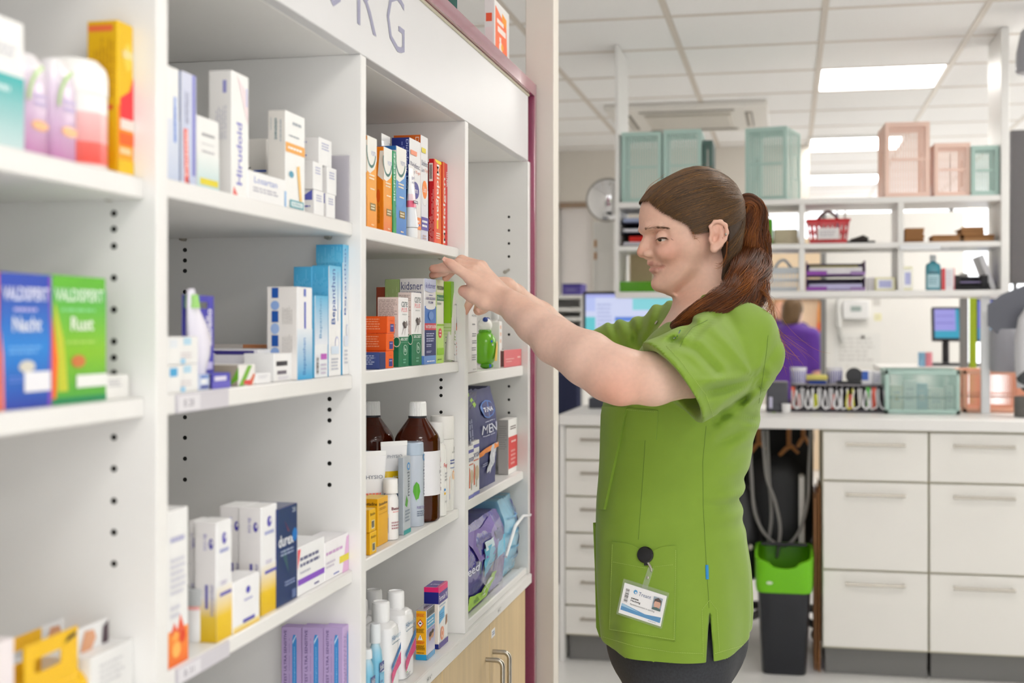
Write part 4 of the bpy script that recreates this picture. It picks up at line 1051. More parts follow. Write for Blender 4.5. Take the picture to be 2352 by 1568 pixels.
# --- bay C, ledge
def wash_bottle(label,ua,ub,vt_cap,vt_body,X,group='white skin wash bottles',dep=.050):
 y0,y1 = Yat(ua,X),Yat(ub,X)
 r = (y1 - y0) / 2
 yc = (y0 + y1) / 2
 xc_ = X - dep / 2
 hb = Zat(vt_body,X,yc) - LEDGE
 hc = Zat(vt_cap,xc_,yc) - LEDGE
 rx = dep / 2 / r
 b = MB()
 b.lathe([(r * .9,0),(r,.003),(r,hb * .86),(r * .93,hb * .94),(r * .68,hb * .99),(r * .5,hb),(r * .42,hb + .003)],seg=40,p=4,sx=rx,col='f2f2f4')
 f = Face(b,(dep / 2 + .0003,-r,0),(0,2 * r,0),(0,0,hb),(1,0,0))
 f.draw([('t','Hibi',.08,.76,.42,.84,'3a84b8'),('t','wash',.44,.76,.92,.84,'a8c8dc'),('l',.1,.70,.9,.73,1,'9ab0c0'),('p',[(.05,.40),(.95,.66),(.95,.56),(.05,.32)],'1a70b4'),('p',[(.05,.12),(.05,.29),(.95,.53),(.95,.34),(.5,.28)],'e0267c'),('e',.15,.12,.05,.012,'50b050'),('l',.1,.02,.5,.1,3,'a8a8b0')])
 o = b.build('skin_wash_bottle','gloss',None,(xc_,yc,LEDGE + e),label=label,cat='bottle',group=group)
 rc = .0142
 child_lathe(o,'cap',[(rc * .96,hb + .001),(rc,hb + .003),(rc,hc - .010),(rc * .97,hc - .002),(rc * .8,hc),(rc * .76,hc - .002),(rc * .01,hc - .002)],'plastic','f3f3f4')
 return o
wash_bottle('white skin wash bottle with a blue and pink swoosh, nearer the divider',898,921,1380,1429,XSH - .004)
wash_bottle('white skin wash bottle with a blue and pink swoosh beside the orange box',930,955,1356,1398,XSH - .004)
wash_bottle('white skin wash bottle behind, its cap showing between the front two',880,902,1353,1397,XSH - .060)
wash_bottle('white skin wash bottle behind, cut by the divider',848,869,1376,1418,XSH - .060)
def blue_bottle(label,u,X,r,vt,vb):
 y = Yat(u,X)
 hc = Zat(vt,X,y) - LEDGE
 hb = Zat(vb,X,y) - LEDGE
 b = MB()
 b.lathe([(r * .9,0),(r,.003),(r,hb * .7),(r * .9,hb * .86),(r * .55,hb * .97),(r * .5,hb)],seg=32,sx=.8,p=2.6,cols=['7cc4e4','7cc4e4','7ec6e6','9ad0ea','c0e0f0','c8e4f2'])
 f = Face(b,(r * .81,-r,0),(0,2 * r,0),(0,0,hb),(1,0,0))
 f.draw([('r',.1,.52,.95,.68,'2a3f8c'),('t','Sterillium',.16,.55,.9,.65,'e4ecf8',0,.01),('r',.1,.05,.95,.5,'6abce2'),('l',.25,.1,.7,.4,4,'3a7ab8')])
 o = b.build('hand_disinfectant_bottle','gloss',None,(X,y,LEDGE + e),label=label,cat='bottle',group='blue hand disinfectant bottles')
 child_lathe(o,'flip_cap',[(r * .66,hb - .001),(r * .68,hb),(r * .66,hc - .004),(r * .55,hc),(.001,hc)],col='e9eef2')
blue_bottle('pale blue disinfectant bottle behind, beside the skin wash bottles',862,XSH - .014,.0125,1432,1474)
blue_bottle('pale blue disinfectant bottle in front, half hidden by the divider',843.5,XSH - .006,.0110,1490,1510)
carton('wart_remedy_box','orange and silver wart remedy carton with warning signs',980,998,955,1401,LEDGE + e,.006,body='e6eef6',side='f2b016',top='a4a4ac',mats='gloss',
  F=[('r',0,.84,1,1,'4a4a50'),('t','EndWarts',.1,.86,.9,.95,'1a1a1c',0,.02),('r',0,.62,1,.82,'3aa0d0'),('l',.1,.66,.9,.78,2,'d8f0fa'),('r',0,.1,1,.6,'e8e4f0','9a96c8'),('e',.4,.42,.18,.08,'c8906c'),('e',.7,.44,.16,.08,'d8a480'),('e',.42,.47,.18,.05,'4a342c'),('e',.7,.5,.16,.04,'5a4030'),('r',0,0,1,.1,'2a9cd8')],
  S=[('r',0,0,1,.11,'1c9cd4'),('r',0,.98,1,1,'9a9aa2'),('l',.05,.86,.9,.93,3,'d8501c'),('p',[(.12,.73),(.42,.64),(.72,.73),(.42,.82)],'d8402c'),('p',[(.2,.73),(.42,.665),(.64,.73),(.42,.795)],'f8f4ec'),('p',[(.3,.72),(.54,.72),(.5,.75),(.34,.75)],'333'),('l',.05,.54,.9,.63,4,'6a4c08'),('p',[(.2,.40),(.64,.40),(.42,.51)],'f8f4ec'),('p',[(.40,.425),(.44,.425),(.45,.48),(.39,.48)],'333'),('l',.05,.32,.9,.38,3,'d8501c'),('l',.05,.2,.9,.3,5,'6a4c08'),('l',.1,.13,.85,.16,1,'6a4c08')],
  T=[('t','EndWarts',.2,.3,.8,.6,'4a4a55',90)])
carton('wart_remedy_box','white and violet foot care carton with pink edge, taller than the orange one',1007.5,1028,974,1349,LEDGE + e,.006,body='f2f0ee',side='ebe6e0',top='5a4a94',
  F=[('r',0,.88,1,1,'e82f78'),('r',0,.72,1,.9,'4e3f92'),('t','Formule W',.06,.76,.95,.85,'f0ecf8',0,.013),('l',.1,.66,.8,.7,1,'a8b8d0'),('p',[(.05,.40),(.62,.46),(.62,.64),(.05,.60)],'6ab8e8'),('l',.12,.46,.55,.56,3,'3a80b8'),('e',.36,.22,.2,.11,'f09a78'),('e',.36,.22,.13,.075,'f4c8b0'),('e',.36,.22,.06,.035,'e07850'),('p',[(.72,.3),(.9,.34),(.9,.48),(.8,.46)],'a87858'),('r',0,0,1,.09,'5c4a98')],
  S=[('r',0,.92,1,1,'e01c6c'),('r',0,.73,1,.92,'121e80'),('r',0,0,1,.08,'1a2a88')],
  T=[('t','Formule W',.3,.2,.5,.8,'e4def4',90,.01),('r',0,0,1,.16,'d83a78')])
# --- bay D, middle shelf
carton('cosmetic_box','slim white carton with a gold mark just under her thumb',1075,1095.5,.035,692,D2 + e,.004,body='f0efee',F=[('p',[(.55,.87),(.75,.89),(.9,.98),(.75,.98)],'c08a20'),('t','ACNE',.4,.79,.95,.82,'9a9aa0'),('l',.45,.66,.8,.7,1,'8a8a90'),('l',.45,.50,.95,.56,2,'8a8a90'),('l',.45,.40,.95,.46,2,'8a8a90'),('l',.4,.3,.9,.36,2,'8a8a90'),('l',.4,.16,.95,.26,3,'9a9aa0'),('l',.5,.03,.9,.05,1,'b0b0b4')])
# green animal shaped bath bottle
xd = XSH - .032
yd = Yat(1114,xd)
z0 = D2 + e
b = MB()
b.lathe([(.001,.009),(.016,.010),(.022,.018),(.0255,.032),(.0262,.046),(.0245,.060),(.019,.071),(.013,.077),(.001,.079)],seg=36,col='6cb822',sx=.95)
fg = b.build('bath_foam_bottle','gloss',None,(xd,yd,z0),label='green round animal-shaped bath foam bottle with white head',cat='bottle')
child_lathe(fg,'collar',[(.0135,.0765),(.0145,.079),(.012,.082)],'gloss','5aa81c')
b = MB(); b.sphere((0,0,.092),.0155,24,14,'eceee8'); b.sphere((.003,-.010,.103),.006,14,8,'1c3c8c'); b.sphere((.003,.010,.103),.006,14,8,'1c3c8c'); b.build('head','gloss',fg)
b = MB(); b.sphere((0.004,-.012,.006),.010,16,8,'4f9c18',(1.2,.8,.62)); b.sphere((.004,.012,.006),.010,16,8,'4f9c18',(1.2,.8,.62)); b.sphere((.013,-.013,.006),.004,10,6,'2a6ad0',(1,1,1)); b.build('feet','gloss',fg)
wrap_art(fg,'belly_patch',.0262,.014,.060,-60,40,[('p',[(.32,.05),(.55,.05),(.72,.6),(.66,.95),(.5,.95),(.42,.6)],'e8c04a'),('e',.9,.72,.05,.06,'f07c20'),('e',.15,.95,.05,.06,'2a5ad0'),('e',.2,.8,.03,.05,'f0f4e8'),('e',.95,.4,.03,.05,'f0f4e8')])
# spray bottle
xs_ = XSH - .040
ys_ = Yat(1137,xs_)
o = turned('spray_bottle','white spray bottle with an orange label beside the pink box',xs_,ys_,D2 + e,[(.014,0),(.0155,.002),(.0155,.086),(.013,.096),(.0075,.100),(.0075,.104)],col='efeeec',sx=.8)
child_lathe(o,'sprayer',[(.0085,.1041),(.009,.105),(.009,.122),(.0075,.126),(.001,.127)],col='dcdcdc')
wrap_art(o,'bottle_label',.0158,.006,.084,-90,60,[('r',.05,0,1,.95,'f08a1c'),('p',[(.3,.58),(.85,.58),(1,.75),(1,.95),(.5,.95),(.32,.8)],'f4f2ee'),('arc',.72,.76,.36,.2,80,270,.14,'2c6a34'),('t','vsm',.55,.72,.82,.80,'7a80a8'),('l',.55,.42,.9,.54,2,'fff0d8'),('r',.5,.24,.9,.32,'8a5a20'),('l',.6,.1,.8,.16,1,'fff')],sx=.8)
carton('hand_cream_box','pink display carton with white lettering at the shelf end',1158,1201,1153,804,D2 + e,.004,body='df6a70',side='e8dcd8',top='d4cacc',F=[('l',.1,.42,.6,.52,1,'f4c4c4'),('l',.1,.28,.45,.36,1,'f4c4c4'),('r',.75,.48,.92,.58,'f4c4c4')],S=[('r',.1,.05,.9,.95,'6a4444')])
b = MB()
ya,yb = Yat(1152,XSH - .03),Yat(1200,XSH - .03)
w2 = yb - ya
b.poly([(0,0,0),(0,w2,0),(0,w2,.008),(0,0,.045)],'d8d4d4'); b.poly([(-.003,0,0),(-.003,0,.045),(-.003,w2,.008),(-.003,w2,0)],'d8d4d4')
for q in (((0,0,0),(0,0,.045),(-.003,0,.045),(-.003,0,0)),((0,0,.045),(0,w2,.008),(-.003,w2,.008),(-.003,0,.045)),((0,w2,.008),(0,w2,0),(-.003,w2,0),(-.003,w2,.008)),((0,0,0),(-.003,0,0),(-.003,w2,0),(0,w2,0))):
 b.poly(q,'d8d4d4')
b.build('sign_sheet','acrylic',None,(XSH - .036,ya,D2 + .030),smooth=False,label='slanted frosted plastic card rising behind the pink display carton',cat='plastic sheet').location.z = D2 + e
carton('cosmetic_box','thin white card box with orange figure between spray bottle and pink box',1147,1153,.02,738,D2 + e,.012,body='f2f0ee',F=[('l',.2,.5,.8,.95,3,'f0c8b0')])
# --- bay D, lower shelf
def soft_pack(name,label,x0,x1,y0,y1,z0,h,col,mats,art=None,side=None,bulge=.006,seed=1,cat='bag',nx=8,ny=14,nz=18,topn=.75):
 """a filled pouch: box with rounded, puckered faces"""
 rnd = random.Random(seed)
 ph = [rnd.uniform(0,6.28) for _ in range(8)]
 b = MB()
 def P3(a,c,t):
  X,Y,Z = (a - .5),(c - .5),t
  edge = (1 - (2 * X) ** 4) * (1 - (2 * Y) ** 4)
  tp = 1 - max(0,t - topn) / (1 - topn) * .22 if t > topn else 1
  bx = (x1 - x0) * X * (1 + .08 * math.sin(math.pi * t)) * (tp if t > topn else 1)
  by = (y1 - y0) * Y
  wr = .0008 * (math.sin(22 * t + ph[0] + 9 * c) + math.sin(31 * c + ph[1] + 13 * t) + math.sin(41 * (c + t) + ph[2]))
  if abs(abs(X) - .5) < 1e-6:
   bx += math.copysign(bulge * math.sin(math.pi * c) * math.sin(math.pi * min(1,t * 1.05)) + wr,X)
  if abs(abs(Y) - .5) < 1e-6:
   by += math.copysign(bulge * .7 * math.sin(math.pi * a) * math.sin(math.pi * t) + wr,Y)
  return (bx,by,h * Z + (wr * 1.5 if t > .98 else 0))
 def grid(fn,n,m,c):
  base = len(b.v)
  for i in range(n + 1):
   for j in range(m + 1):
    b.v.append(fn(i / n,j / m))
  l = lin(c)
  for i in range(n):
   for j in range(m):
    q = (base + i * (m + 1) + j,base + (i + 1) * (m + 1) + j,base + (i + 1) * (m + 1) + j + 1,base + i * (m + 1) + j + 1)
    b.f.append(q); b.c.append([l] * 4); b.m.append(0)
 grid(lambda p,q: P3(1,p,q),ny,nz,col)
 grid(lambda p,q: P3(0,1 - p,q),ny,nz,col)
 grid(lambda p,q: P3(p,0,q),nx,nz,side or col)
 grid(lambda p,q: P3(1 - p,1,q),nx,nz,side or col)
 grid(lambda p,q: P3(1 - q,p,1),ny,nx,col)
 grid(lambda p,q: P3(q,p,0),ny,nx,col)
 o = b.build(name,mats,None,((x0 + x1) / 2,(y0 + y1) / 2,z0),label=label,cat=cat)
 if art:
  ab = MB()
  f = Face(ab,(0,0,0),(1,0,0),(0,1,0),(0,0,1)); f.draw(art)
  me = bmesh.new()
  # subdivide the print so that it bends with the bulging front
  for v in ab.v: me.verts.new(v)
  me.verts.ensure_lookup_table()
  lay = me.loops.layers.float_color.new('Col')
  for fc,cc in zip(ab.f,ab.c):
   try:
    nf = me.faces.new([me.verts[i] for i in fc])
    for lp,c3 in zip(nf.loops,cc): lp[lay] = (*c3,1)
   except ValueError:
    pass
  big = [ed for ed in me.edges if ed.calc_length() > .10]
  bmesh.ops.subdivide_edges(me,edges=big,cuts=5,use_grid_fill=True)
  bmesh.ops.triangulate(me,faces=[fc for fc in me.faces if len(fc.verts) > 4])
  for v in me.verts:
   q = P3(1,v.co.x,v.co.y)
   v.co = Vector((q[0] + .0026 + v.co.z * 1.5,q[1],q[2]))
  mm = bpy.data.meshes.new('pack_print'); me.to_mesh(mm); me.free()
  mm.materials.append(MATS['print'])
  po = bpy.data.objects.new('pack_print',mm); COL.objects.link(po); po.parent = o
 return o
yt0,yt1 = Yat(1074,XSH - .01),Yat(1144,XSH - .01)
yt0 = max(yt0,2.372)
soft_pack('incontinence_pads_bag','dark blue pack of mens pads with orange band',XSH - .12,XSH - .018,yt0 + .003,yt1,D3 + e,Zat(880,XSH - .012,yt1 - .02) - D3 - .008,'333a70','soft',
   [('p',[(0,.82),(.35,.84),(.5,.98),(0,.98)],'262b5c'),('p',[(.0,.97),(.25,.98),(.36,.86),(.3,.83),(.22,.9)],'9ccc28'),('e',.68,.79,.22,.09,'2d6cc0'),('e',.68,.79,.19,.078,'20286e'),('t','TENA',.54,.765,.84,.81,'f0f2fa',0,.02),('l',.5,.66,.9,.68,1,'a8aec8'),('t','MEN',.42,.55,.94,.64,'d4d8e6',0,.0),('l',.45,.52,.9,.54,1,'a0a6c0'),('p',[(0,.27),(.5,.36),(1,.37),(1,.42),(.5,.41),(0,.34)],'f08a1c'),('p',[(.62,.14),(.78,.16),(.9,.3),(.95,.42),(.75,.42),(.66,.3)],'c8ccd6'),('p',[(.72,.12),(.82,.2),(.86,.38),(.8,.38)],'e4e6ec'),('l',.45,.22,.62,.26,2,'a0a6c0'),('lv',.02,.5,.14,.8,2,'8a92b8')],
   side='2a3160',bulge=.004,seed=3,cat='pad pack')
def ryg(label,ua,ub,vt,setb,X):
 carton('plaster_box',label,ua,ub,.010,vt,D3 + e,setb,body='f2f1f0',top='f6f4f2',F=[('r',0,.87,1,.93,'5a5cb0'),('t','ORYGEN',.02,.70,.98,.78,'3c4488',0,.01),('l',.1,.62,.95,.67,1,'d87858'),('p',[(.1,.2),(.3,.2),(.3,.55),(.15,.6)],'e06a3c'),('e',.6,.4,.3,.14,'cdbb9c'),('p',[(.45,.15),(.6,.15),(.6,.35),(.5,.35)],'b8b09c'),('r',0,0,1,.06,'6a70c0')],X=X,group='white boxes with violet edge and orange print')
ryg('white violet-edged box beside the dark blue pad pack',1086,1101,1014,.0,XSH - .004)
ryg('white violet-edged box at the front, cut by the divider',1076,1088,1026,.0,XSH - .002)
carton('pill_box','white and red supplement carton at the far end of the lower shelf',1168,1188,1144,964,D3 + e,.014,body='f2f2f0',side='b8b4b2',top='f0eeea',F=[('r',0,.1,1,.68,'dc3a38'),('l',.2,.8,.9,.88,2,'5a4444'),('l',.3,.55,.9,.62,1,'f8d8d4'),('l',.25,.15,.8,.45,4,'f0a8a4')],S=[('l',.1,.45,.85,.9,11,'9a9896',.4)])
# --- bay D, ledge: nappy pack in film, mask bag
ya,yb = 2.385,Yat(1142,XSH - .02)
soft_pack('bed_pads_bag','violet pack of pads wrapped in wrinkled clear film on the ledge',XSH - .14,XSH - .010,ya,yb,LEDGE + .0205,Zat(1162,XSH - .02,yb) - LEDGE - .024,'43399c','foil',
   [('p',[(.1,.95),(.5,.9),(.8,.97),(.8,.5),(.3,.55)],'7a62b4'),('p',[(0,.55),(.1,.6),(.22,.95),(.05,.95)],'6a54ac'),('r',.42,.42,.98,.66,'58b8dc'),('r',.45,.62,.66,.73,'d8ecf4'),('r',.72,.62,.92,.78,'2c3478'),('p',[(.42,.3),(.62,.42),(.42,.42)],'4aa8d0'),('t','Seed',.0,.45,.3,.56,'e8eaf8',0,.01),('p',[(.1,0),(.55,0),(.75,.25),(.6,.28),(.4,.12),(.15,.18)],'9fd02c'),('l',.12,.03,.5,.1,3,'5a8a18'),('p',[(.4,.05),(.5,.05),(.62,.22),(.56,.24)],'e8ece8'),('p',[(.6,.3),(.66,.3),(.74,.6),(.7,.6)],'2a2470')],
   bulge=.006,seed=5,cat='pad pack')
# clear film wrap around its foot
b = MB()
pts = []
rows_,cols_ = 10,16
base = len(b.v)
rnd = random.Random(4)
for i in range(rows_ + 1):
 for j in range(cols_ + 1):
  s_,t_ = i / rows_,j / cols_
  b.v.append((.012 * math.sin(s_ * 3.1) + .010 * (1 - s_) + .004 * math.sin(9 * t_ + 5 * s_),t_ * .165,s_ * (.05 + .10 * t_) + .003 * math.sin(17 * t_) * s_))
for i in range(rows_):
 for j in range(cols_):
  b.f.append((i * (cols_ + 1) + j,i * (cols_ + 1) + j + 1,(i + 1) * (cols_ + 1) + j + 1,(i + 1) * (cols_ + 1) + j)); b.c.append([(1,1,1)] * 4); b.m.append(0)
b.build('film_wrap','film',bpy.data.objects['bed_pads_bag'],(.073,-.055,.002))
ym0,ym1 = Yat(1138,XSH - .03),Yat(1205,XSH - .03)
mk = soft_pack('face_masks_bag','clear bag of pale blue face masks bulging past the maroon edge',XSH - .13,XSH - .018,ym0 + .016,min(ym1,2.926),LEDGE + .0205,.165,'86bcd8','foil',
    [('p',[(.55,.1),(.9,.3),(1,.7),(.95,.95),(.85,.95),(.9,.6),(.75,.3)],'28388c'),('r',.1,.55,.9,.57,'6aa4c8'),('r',.1,.35,.85,.37,'6aa4c8'),('r',.15,.75,.85,.77,'6aa4c8'),('r',.25,.2,.7,.215,'6aa4c8'),('p',[(.55,.65),(.6,.65),(.66,.9),(.62,.9)],'3c68b0')],bulge=.016,seed=9,cat='mask bag')
b = MB(); b.tube([(.072,-.10,.05),(.076,-.02,.105),(.080,.05,.118),(.085,.098,.112),(.088,.12,.116)],[.0035,.004,.0035,.003,.004],8,'f0f2f4')
b.build('drawstring','plastic',mk)
# --- on top of the unit
zt = CAMZ + .5662
carton('medicine_box','white and orange carton standing on top of the shelving cap',1136,1169,.023,-10,zt,.0,X=-.63,body='f0efee',side='f2efee',F=[('p',[(.05,.05),(.9,.0),(.8,.75),(.05,.92)],'ff7a4c'),('p',[(.5,.78),(.8,.72),(.8,.86),(.5,.9)],'ffa42c'),('r',.2,.58,.75,.66,'fdeee6'),('r',.15,.7,.6,.76,'fdeee6'),('e',.4,.38,.12,.08,'fdeee6'),('r',.3,.45,.42,.52,'fdeee6'),('e',.5,.4,.08,.05,'ffb42c'),('r',.2,.12,.75,.15,'fdd0b8')],S=[('r',.15,.68,.75,.8,'f4603c'),('r',.1,.1,.8,.6,'f6e8e8')],hgt=.155)
o = carton('medicine_box','green and navy box lying crosswise on the shelving cap, only a corner showing',1010,1050,.12,0,zt,0,X=-.60,hgt=.05,body='1a2a5c',side='1c5c50',top='2a8c74',yaw=.5)
# ------------------------------------------------------------------ back office: counter, drawers, rack
YC = 5.21                                    # front of the counter
def bx(name,mats,c0,c1,parent=None,bev=.002,col='fff',**t):
 """box between two corners, parented box keeps parent-relative place"""
 o = parent.location if parent is not None else Vector((0,0,0))
 pp = parent
 while pp is not None and pp.parent is not None:
  pp = pp.parent; o = o + pp.location
 b = MB()
 x0,x1 = sorted((c0[0],c1[0])); y0,y1 = sorted((c0[1],c1[1])); z0,z1 = sorted((c0[2],c1[2]))
 cx,cy = (x0 + x1) / 2,(y0 + y1) / 2
 b.box(x0 - cx,x1 - cx,y0 - cy,y1 - cy,0,z1 - z0,col,bev)
 return b.build(name,mats,parent,Vector((cx,cy,z0)) - o,**t)
CT = 1.0                                     # counter top height
xl0 = Xat(1284,YC)
bx('counter_worktop','laminate',(xl0,YC - .015,CT - .045),(2.6,6.05,CT),label='long white worktop across the back office with crates and cables on it',cat='worktop',bev=.004)
material('counter_front','efede8',0.4,noise=0.01,nscale=6)
material('plinth','7d7c7b',0.5)
def drawer_unit(name,label,x0,x1,rows,handle_w,group,cols=1,hc=None,gable=0.0):
 t = empty(name,((x0 + x1) / 2,YC + .28,0),label=label,cat='drawer cabinet',group=group)
 bx('carcass','edge_band',(x0,YC + .018,.105),(x1,YC + .56,CT - .047),t,bev=.001)
 bx('plinth','plinth',(x0 + .01,YC + .05,0),(x1,YC + .52,.105),t)
 if gable:
  bx('end_gable','laminate',(x0 - gable,YC,0),(x0,YC + .56,CT - .047),t)
 for zt_,zb_ in rows:
  d = bx('drawer','counter_front',(x0 + .003,YC,zb_ + .004),(x1 - .003,YC + .018,zt_ - .004),t,bev=.0015)
  hx = (x0 + x1) / 2 if hc is None else hc
  hz = zt_ - .05
  b = MB()
  b.tube([(-handle_w / 2,0,0),(-handle_w / 2,-.026,0)],.005,10)
  b.tube([(handle_w / 2,0,0),(handle_w / 2,-.026,0)],.005,10)
  b.tube([(-handle_w / 2 - .008,-.026,0),(handle_w / 2 + .008,-.026,0)],.006,12)
  b.build('drawer_handle','steel',d,Vector((hx,YC,hz)) - t.location - d.location)
 return t
def zrow(v,u):
 return Zat(v,Xat(u,YC),YC)
rows6 = [(zrow(a,1310),zrow(b_,1310)) for a,b_ in zip((976,1056,1139,1222.6,1305.5,1389),(1056,1139,1222.6,1305.5,1389,1473))]
rows6[0] = (CT - .05,rows6[0][1]); rows6[-1] = (rows6[-1][0],.11)
drawer_unit('drawer_cabinet','white cabinet of six shallow drawers at the worktop end by the door post',Xat(1297,YC),Xat(1470,YC),rows6,.10,'white drawer cabinets',hc=Xat(1368,YC),gable=.022)
rows3 = [(CT - .05,zrow(1103,1890)),(zrow(1103,1890),zrow(1307,1890)),(zrow(1307,1890),.11)]
xa_,xb_2 = Xat(1889,YC),Xat(2133,YC)
drawer_unit('drawer_cabinet','white cabinet of three deep drawers beside the black bin',xa_,xb_2,rows3,.205,'white drawer cabinets')
drawer_unit('drawer_cabinet','white cabinet of three deep drawers at the far end from the bin',xb_2 + .002,xb_2 + .002 + (xb_2 - xa_),rows3,.205,'white drawer cabinets')
drawer_unit('drawer_cabinet','white cabinet of three deep drawers beyond the picture edge',xb_2 + .004 + (xb_2 - xa_),xb_2 + .004 + 2 * (xb_2 - xa_),rows3,.205,'white drawer cabinets')
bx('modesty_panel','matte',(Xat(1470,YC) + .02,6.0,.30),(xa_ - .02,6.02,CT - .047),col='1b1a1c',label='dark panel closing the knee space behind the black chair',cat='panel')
# open rack standing on the worktop, with tall end panels up to the ceiling
YR0,YR1 = 5.60,5.95
rack = empty('open_rack',(.4,5.77,CT),label='white open pigeonhole rack above the worktop with crates on top',cat='rack')
def rz(v,u=1840): return Zat(v,Xat(u,YR0),YR0)
RT,RM,RB = rz(456),rz(559),rz(668)
xs4 = [Xat(u,YR0) for u in (1420,1625,1842,2069,2300)]
bx('rack_shelf','laminate',(xs4[0],YR0,RT - .024),(xs4[4],YR1,RT),rack)
bx('rack_shelf','laminate',(xs4[0],YR0,RM - .022),(xs4[4],YR1,RM),rack)
bx('rack_shelf','laminate',(xs4[0],YR0 - .01,RB - .026),(xs4[4],YR1,RB),rack)
for k in (1,2,3):
 bx('rack_divider','laminate',(xs4[k] - .012,YR0 + .001,RB),(xs4[k] + .012,YR1,RM - .022),rack)
 bx('rack_divider','laminate',(xs4[k] - .012,YR0 + .001,RM),(xs4[k] + .012,YR1,RT - .024),rack)
bx('rack_end_panel','laminate',(Xat(1413,YR0),YR0 - .005,RB - .026),(xs4[0] + .002,YR1,CEIL - .003),rack)
bx('rack_end_panel','laminate',(xs4[4] - .002,YR0 - .005,RB - .026),(Xat(2318,YR0),YR1,CEIL - .003),rack)
material('white_metal','e9ebee',0.3,noise=0.01,nscale=10)
xp = Xat(2265,YR0)
bx('rack_post','white_metal',(xp - .017,YR0 + .01,CT),(xp + .017,YR0 + .045,RB - .026),rack)
xp = Xat(1600,YR0)
bx('rack_post','white_metal',(xp - .017,YR0 + .01,CT),(xp + .017,YR0 + .045,RB - .026),rack)
# label strip under the middle shelf
bx('label_strip','white_metal',(Xat(2066,YR0),YR0 - .008,rz(577)),(Xat(2160,YR0),YR0 - .002,rz(565)),rack)
# ---- slatted folding crates
material('crate_mint','b3d0c8',0.5)
material('crate_pink','f6d5c6',0.5)
material('crate_coral','f3b89c',0.5)
material('crate_dark','4f6a64',0.5)
def crate(label,x,y,z,W,D,H,mat_,rz_=0.0,pitch=.0085,stand=None,handle=True,name='folding_crate',group='slatted folding crates'):
 """open-topped crate W x D x H; stand='side' puts it on end with the slatted base towards -Y"""
 root = empty(name,(x,y,z),rz_,label=label,cat='crate',group=group)
 M = Matrix.Identity(4)
 if stand:
  M = Matrix.Translation((0,0,D / 2)) @ Matrix.Rotation(math.radians(-90),4,'X')
 t = .004
 fr = MB()
 e_ = .014
 for sx in (-1,1):
  for sy in (-1,1):
   xx,yy = sx * (W / 2 - e_ / 2),sy * (D / 2 - e_ / 2)
   fr.box(xx - e_ / 2,xx + e_ / 2,yy - e_ / 2,yy + e_ / 2,0,H,'fff',.002)
 for zz in (0,H - .018):
  for sy in (-1,1):
   yy = sy * (D / 2 - .004)
   fr.box(-W / 2,W / 2,yy - .004,yy + .004,zz,zz + .018,'fff',.0015)
  for sx in (-1,1):
   xx = sx * (W / 2 - .004)
   fr.box(xx - .004,xx + .004,-D / 2,D / 2,zz,zz + .018,'fff',.0015)
 fr.xform(M)
 fr.build('crate_frame',mat_,root)
 def panel(axis,sgn):
  L = D if axis == 'x' else W
  b = MB()
  hz0,hz1,hw = H * .62,H * .74,min(.05,L * .22)
  n = int((L - 2 * e_) / pitch)
  p_ = (L - 2 * e_) / n
  pos = sgn * ((W if axis == 'x' else D) / 2 - t)
  def bar(a0,a1,z0,z1):
   if axis == 'x': b.box(pos - t / 2,pos + t / 2,a0,a1,z0,z1)
   else: b.box(a0,a1,pos - t / 2,pos + t / 2,z0,z1)
  for i in range(n):
   a = -L / 2 + e_ + p_ * (i + .25)
   if handle and abs(a + p_ * .25) < hw:
    bar(a,a + p_ * .5,.018,hz0 - .008); bar(a,a + p_ * .5,hz1 + .008,H - .018)
   else:
    bar(a,a + p_ * .5,.018,H - .018)
  if handle:
   bar(-hw - .006,hw + .006,hz0 - .010,hz0); bar(-hw - .006,hw + .006,hz1,hz1 + .010)
  bar(-L / 2 + e_,L / 2 - e_,H * .36,H * .36 + .006)
  b.xform(M)
  b.build('slatted_side',mat_,root,smooth=False)
 for ax in 'xy':
  for sg in (-1,1):
   panel(ax,sg)
 b = MB()
 n = int((W - .02) / (pitch * 1.2))
 for i in range(n):
  a = -W / 2 + .01 + (W - .02) * (i + .2) / n
  b.box(a,a + (W - .02) / n * .55,-D / 2 + .006,D / 2 - .006,.004,.008)
 for q in (-.5,.5):
  b.box(-W / 2,W / 2,D * q - .009 * (1 if q > 0 else -1) - .009,D * q - .009 * (1 if q > 0 else -1) + .009,-.001,.0039)
  b.box(W * q - .009 * (1 if q > 0 else -1) - .009,W * q - .009 * (1 if q > 0 else -1) + .009,-D / 2,D / 2,-.0005,.0035)
 b.box(-W / 2 + .02,W / 2 - .02,-.005,.005,.0005,.0038)
 b.xform(M)
 b.build('slatted_base',mat_,root,smooth=False)
 return root
def crate_on(label,ua,ub,vt,vb,Y,dep,mat_,rz_=0.0,on_end=True,zbase=None,**k):
 x0,x1 = Xat(ua,Y),Xat(ub,Y)
 z0 = Zat(vb,(x0 + x1) / 2,Y) if zbase is None else zbase
 z1 = Zat(vt,(x0 + x1) / 2,Y)
 w_,h_ = x1 - x0,z1 - z0
 if on_end:   # the open mouth looks to the camera
  return crate(label,(x0 + x1) / 2,Y,z0,w_,h_,dep,mat_,rz_,stand='side',**k)
 return crate(label,(x0 + x1) / 2,Y + dep / 2,z0,w_,dep,h_,mat_,rz_,**k)
crate_on('mint crate standing on end beside the tall white end panel',1428,1519,303,455,5.63,.26,'crate_mint',zbase=RT + .0005)
crate_on('mint crate standing on end, second one along from the end panel',1523,1611,297,455,5.63,.26,'crate_mint',zbase=RT + .0005)
crate_on('dark green crate peeping out behind her hair on the rack',1614,1637,322,455,5.66,.20,'crate_dark',zbase=RT + .0005)
crate_on('mint crate standing on end and turned, alone between her hair and the pink crates',1710,1808,292,452,5.66,.25,'crate_mint',rz_=math.radians(-14),zbase=RT + .0005)
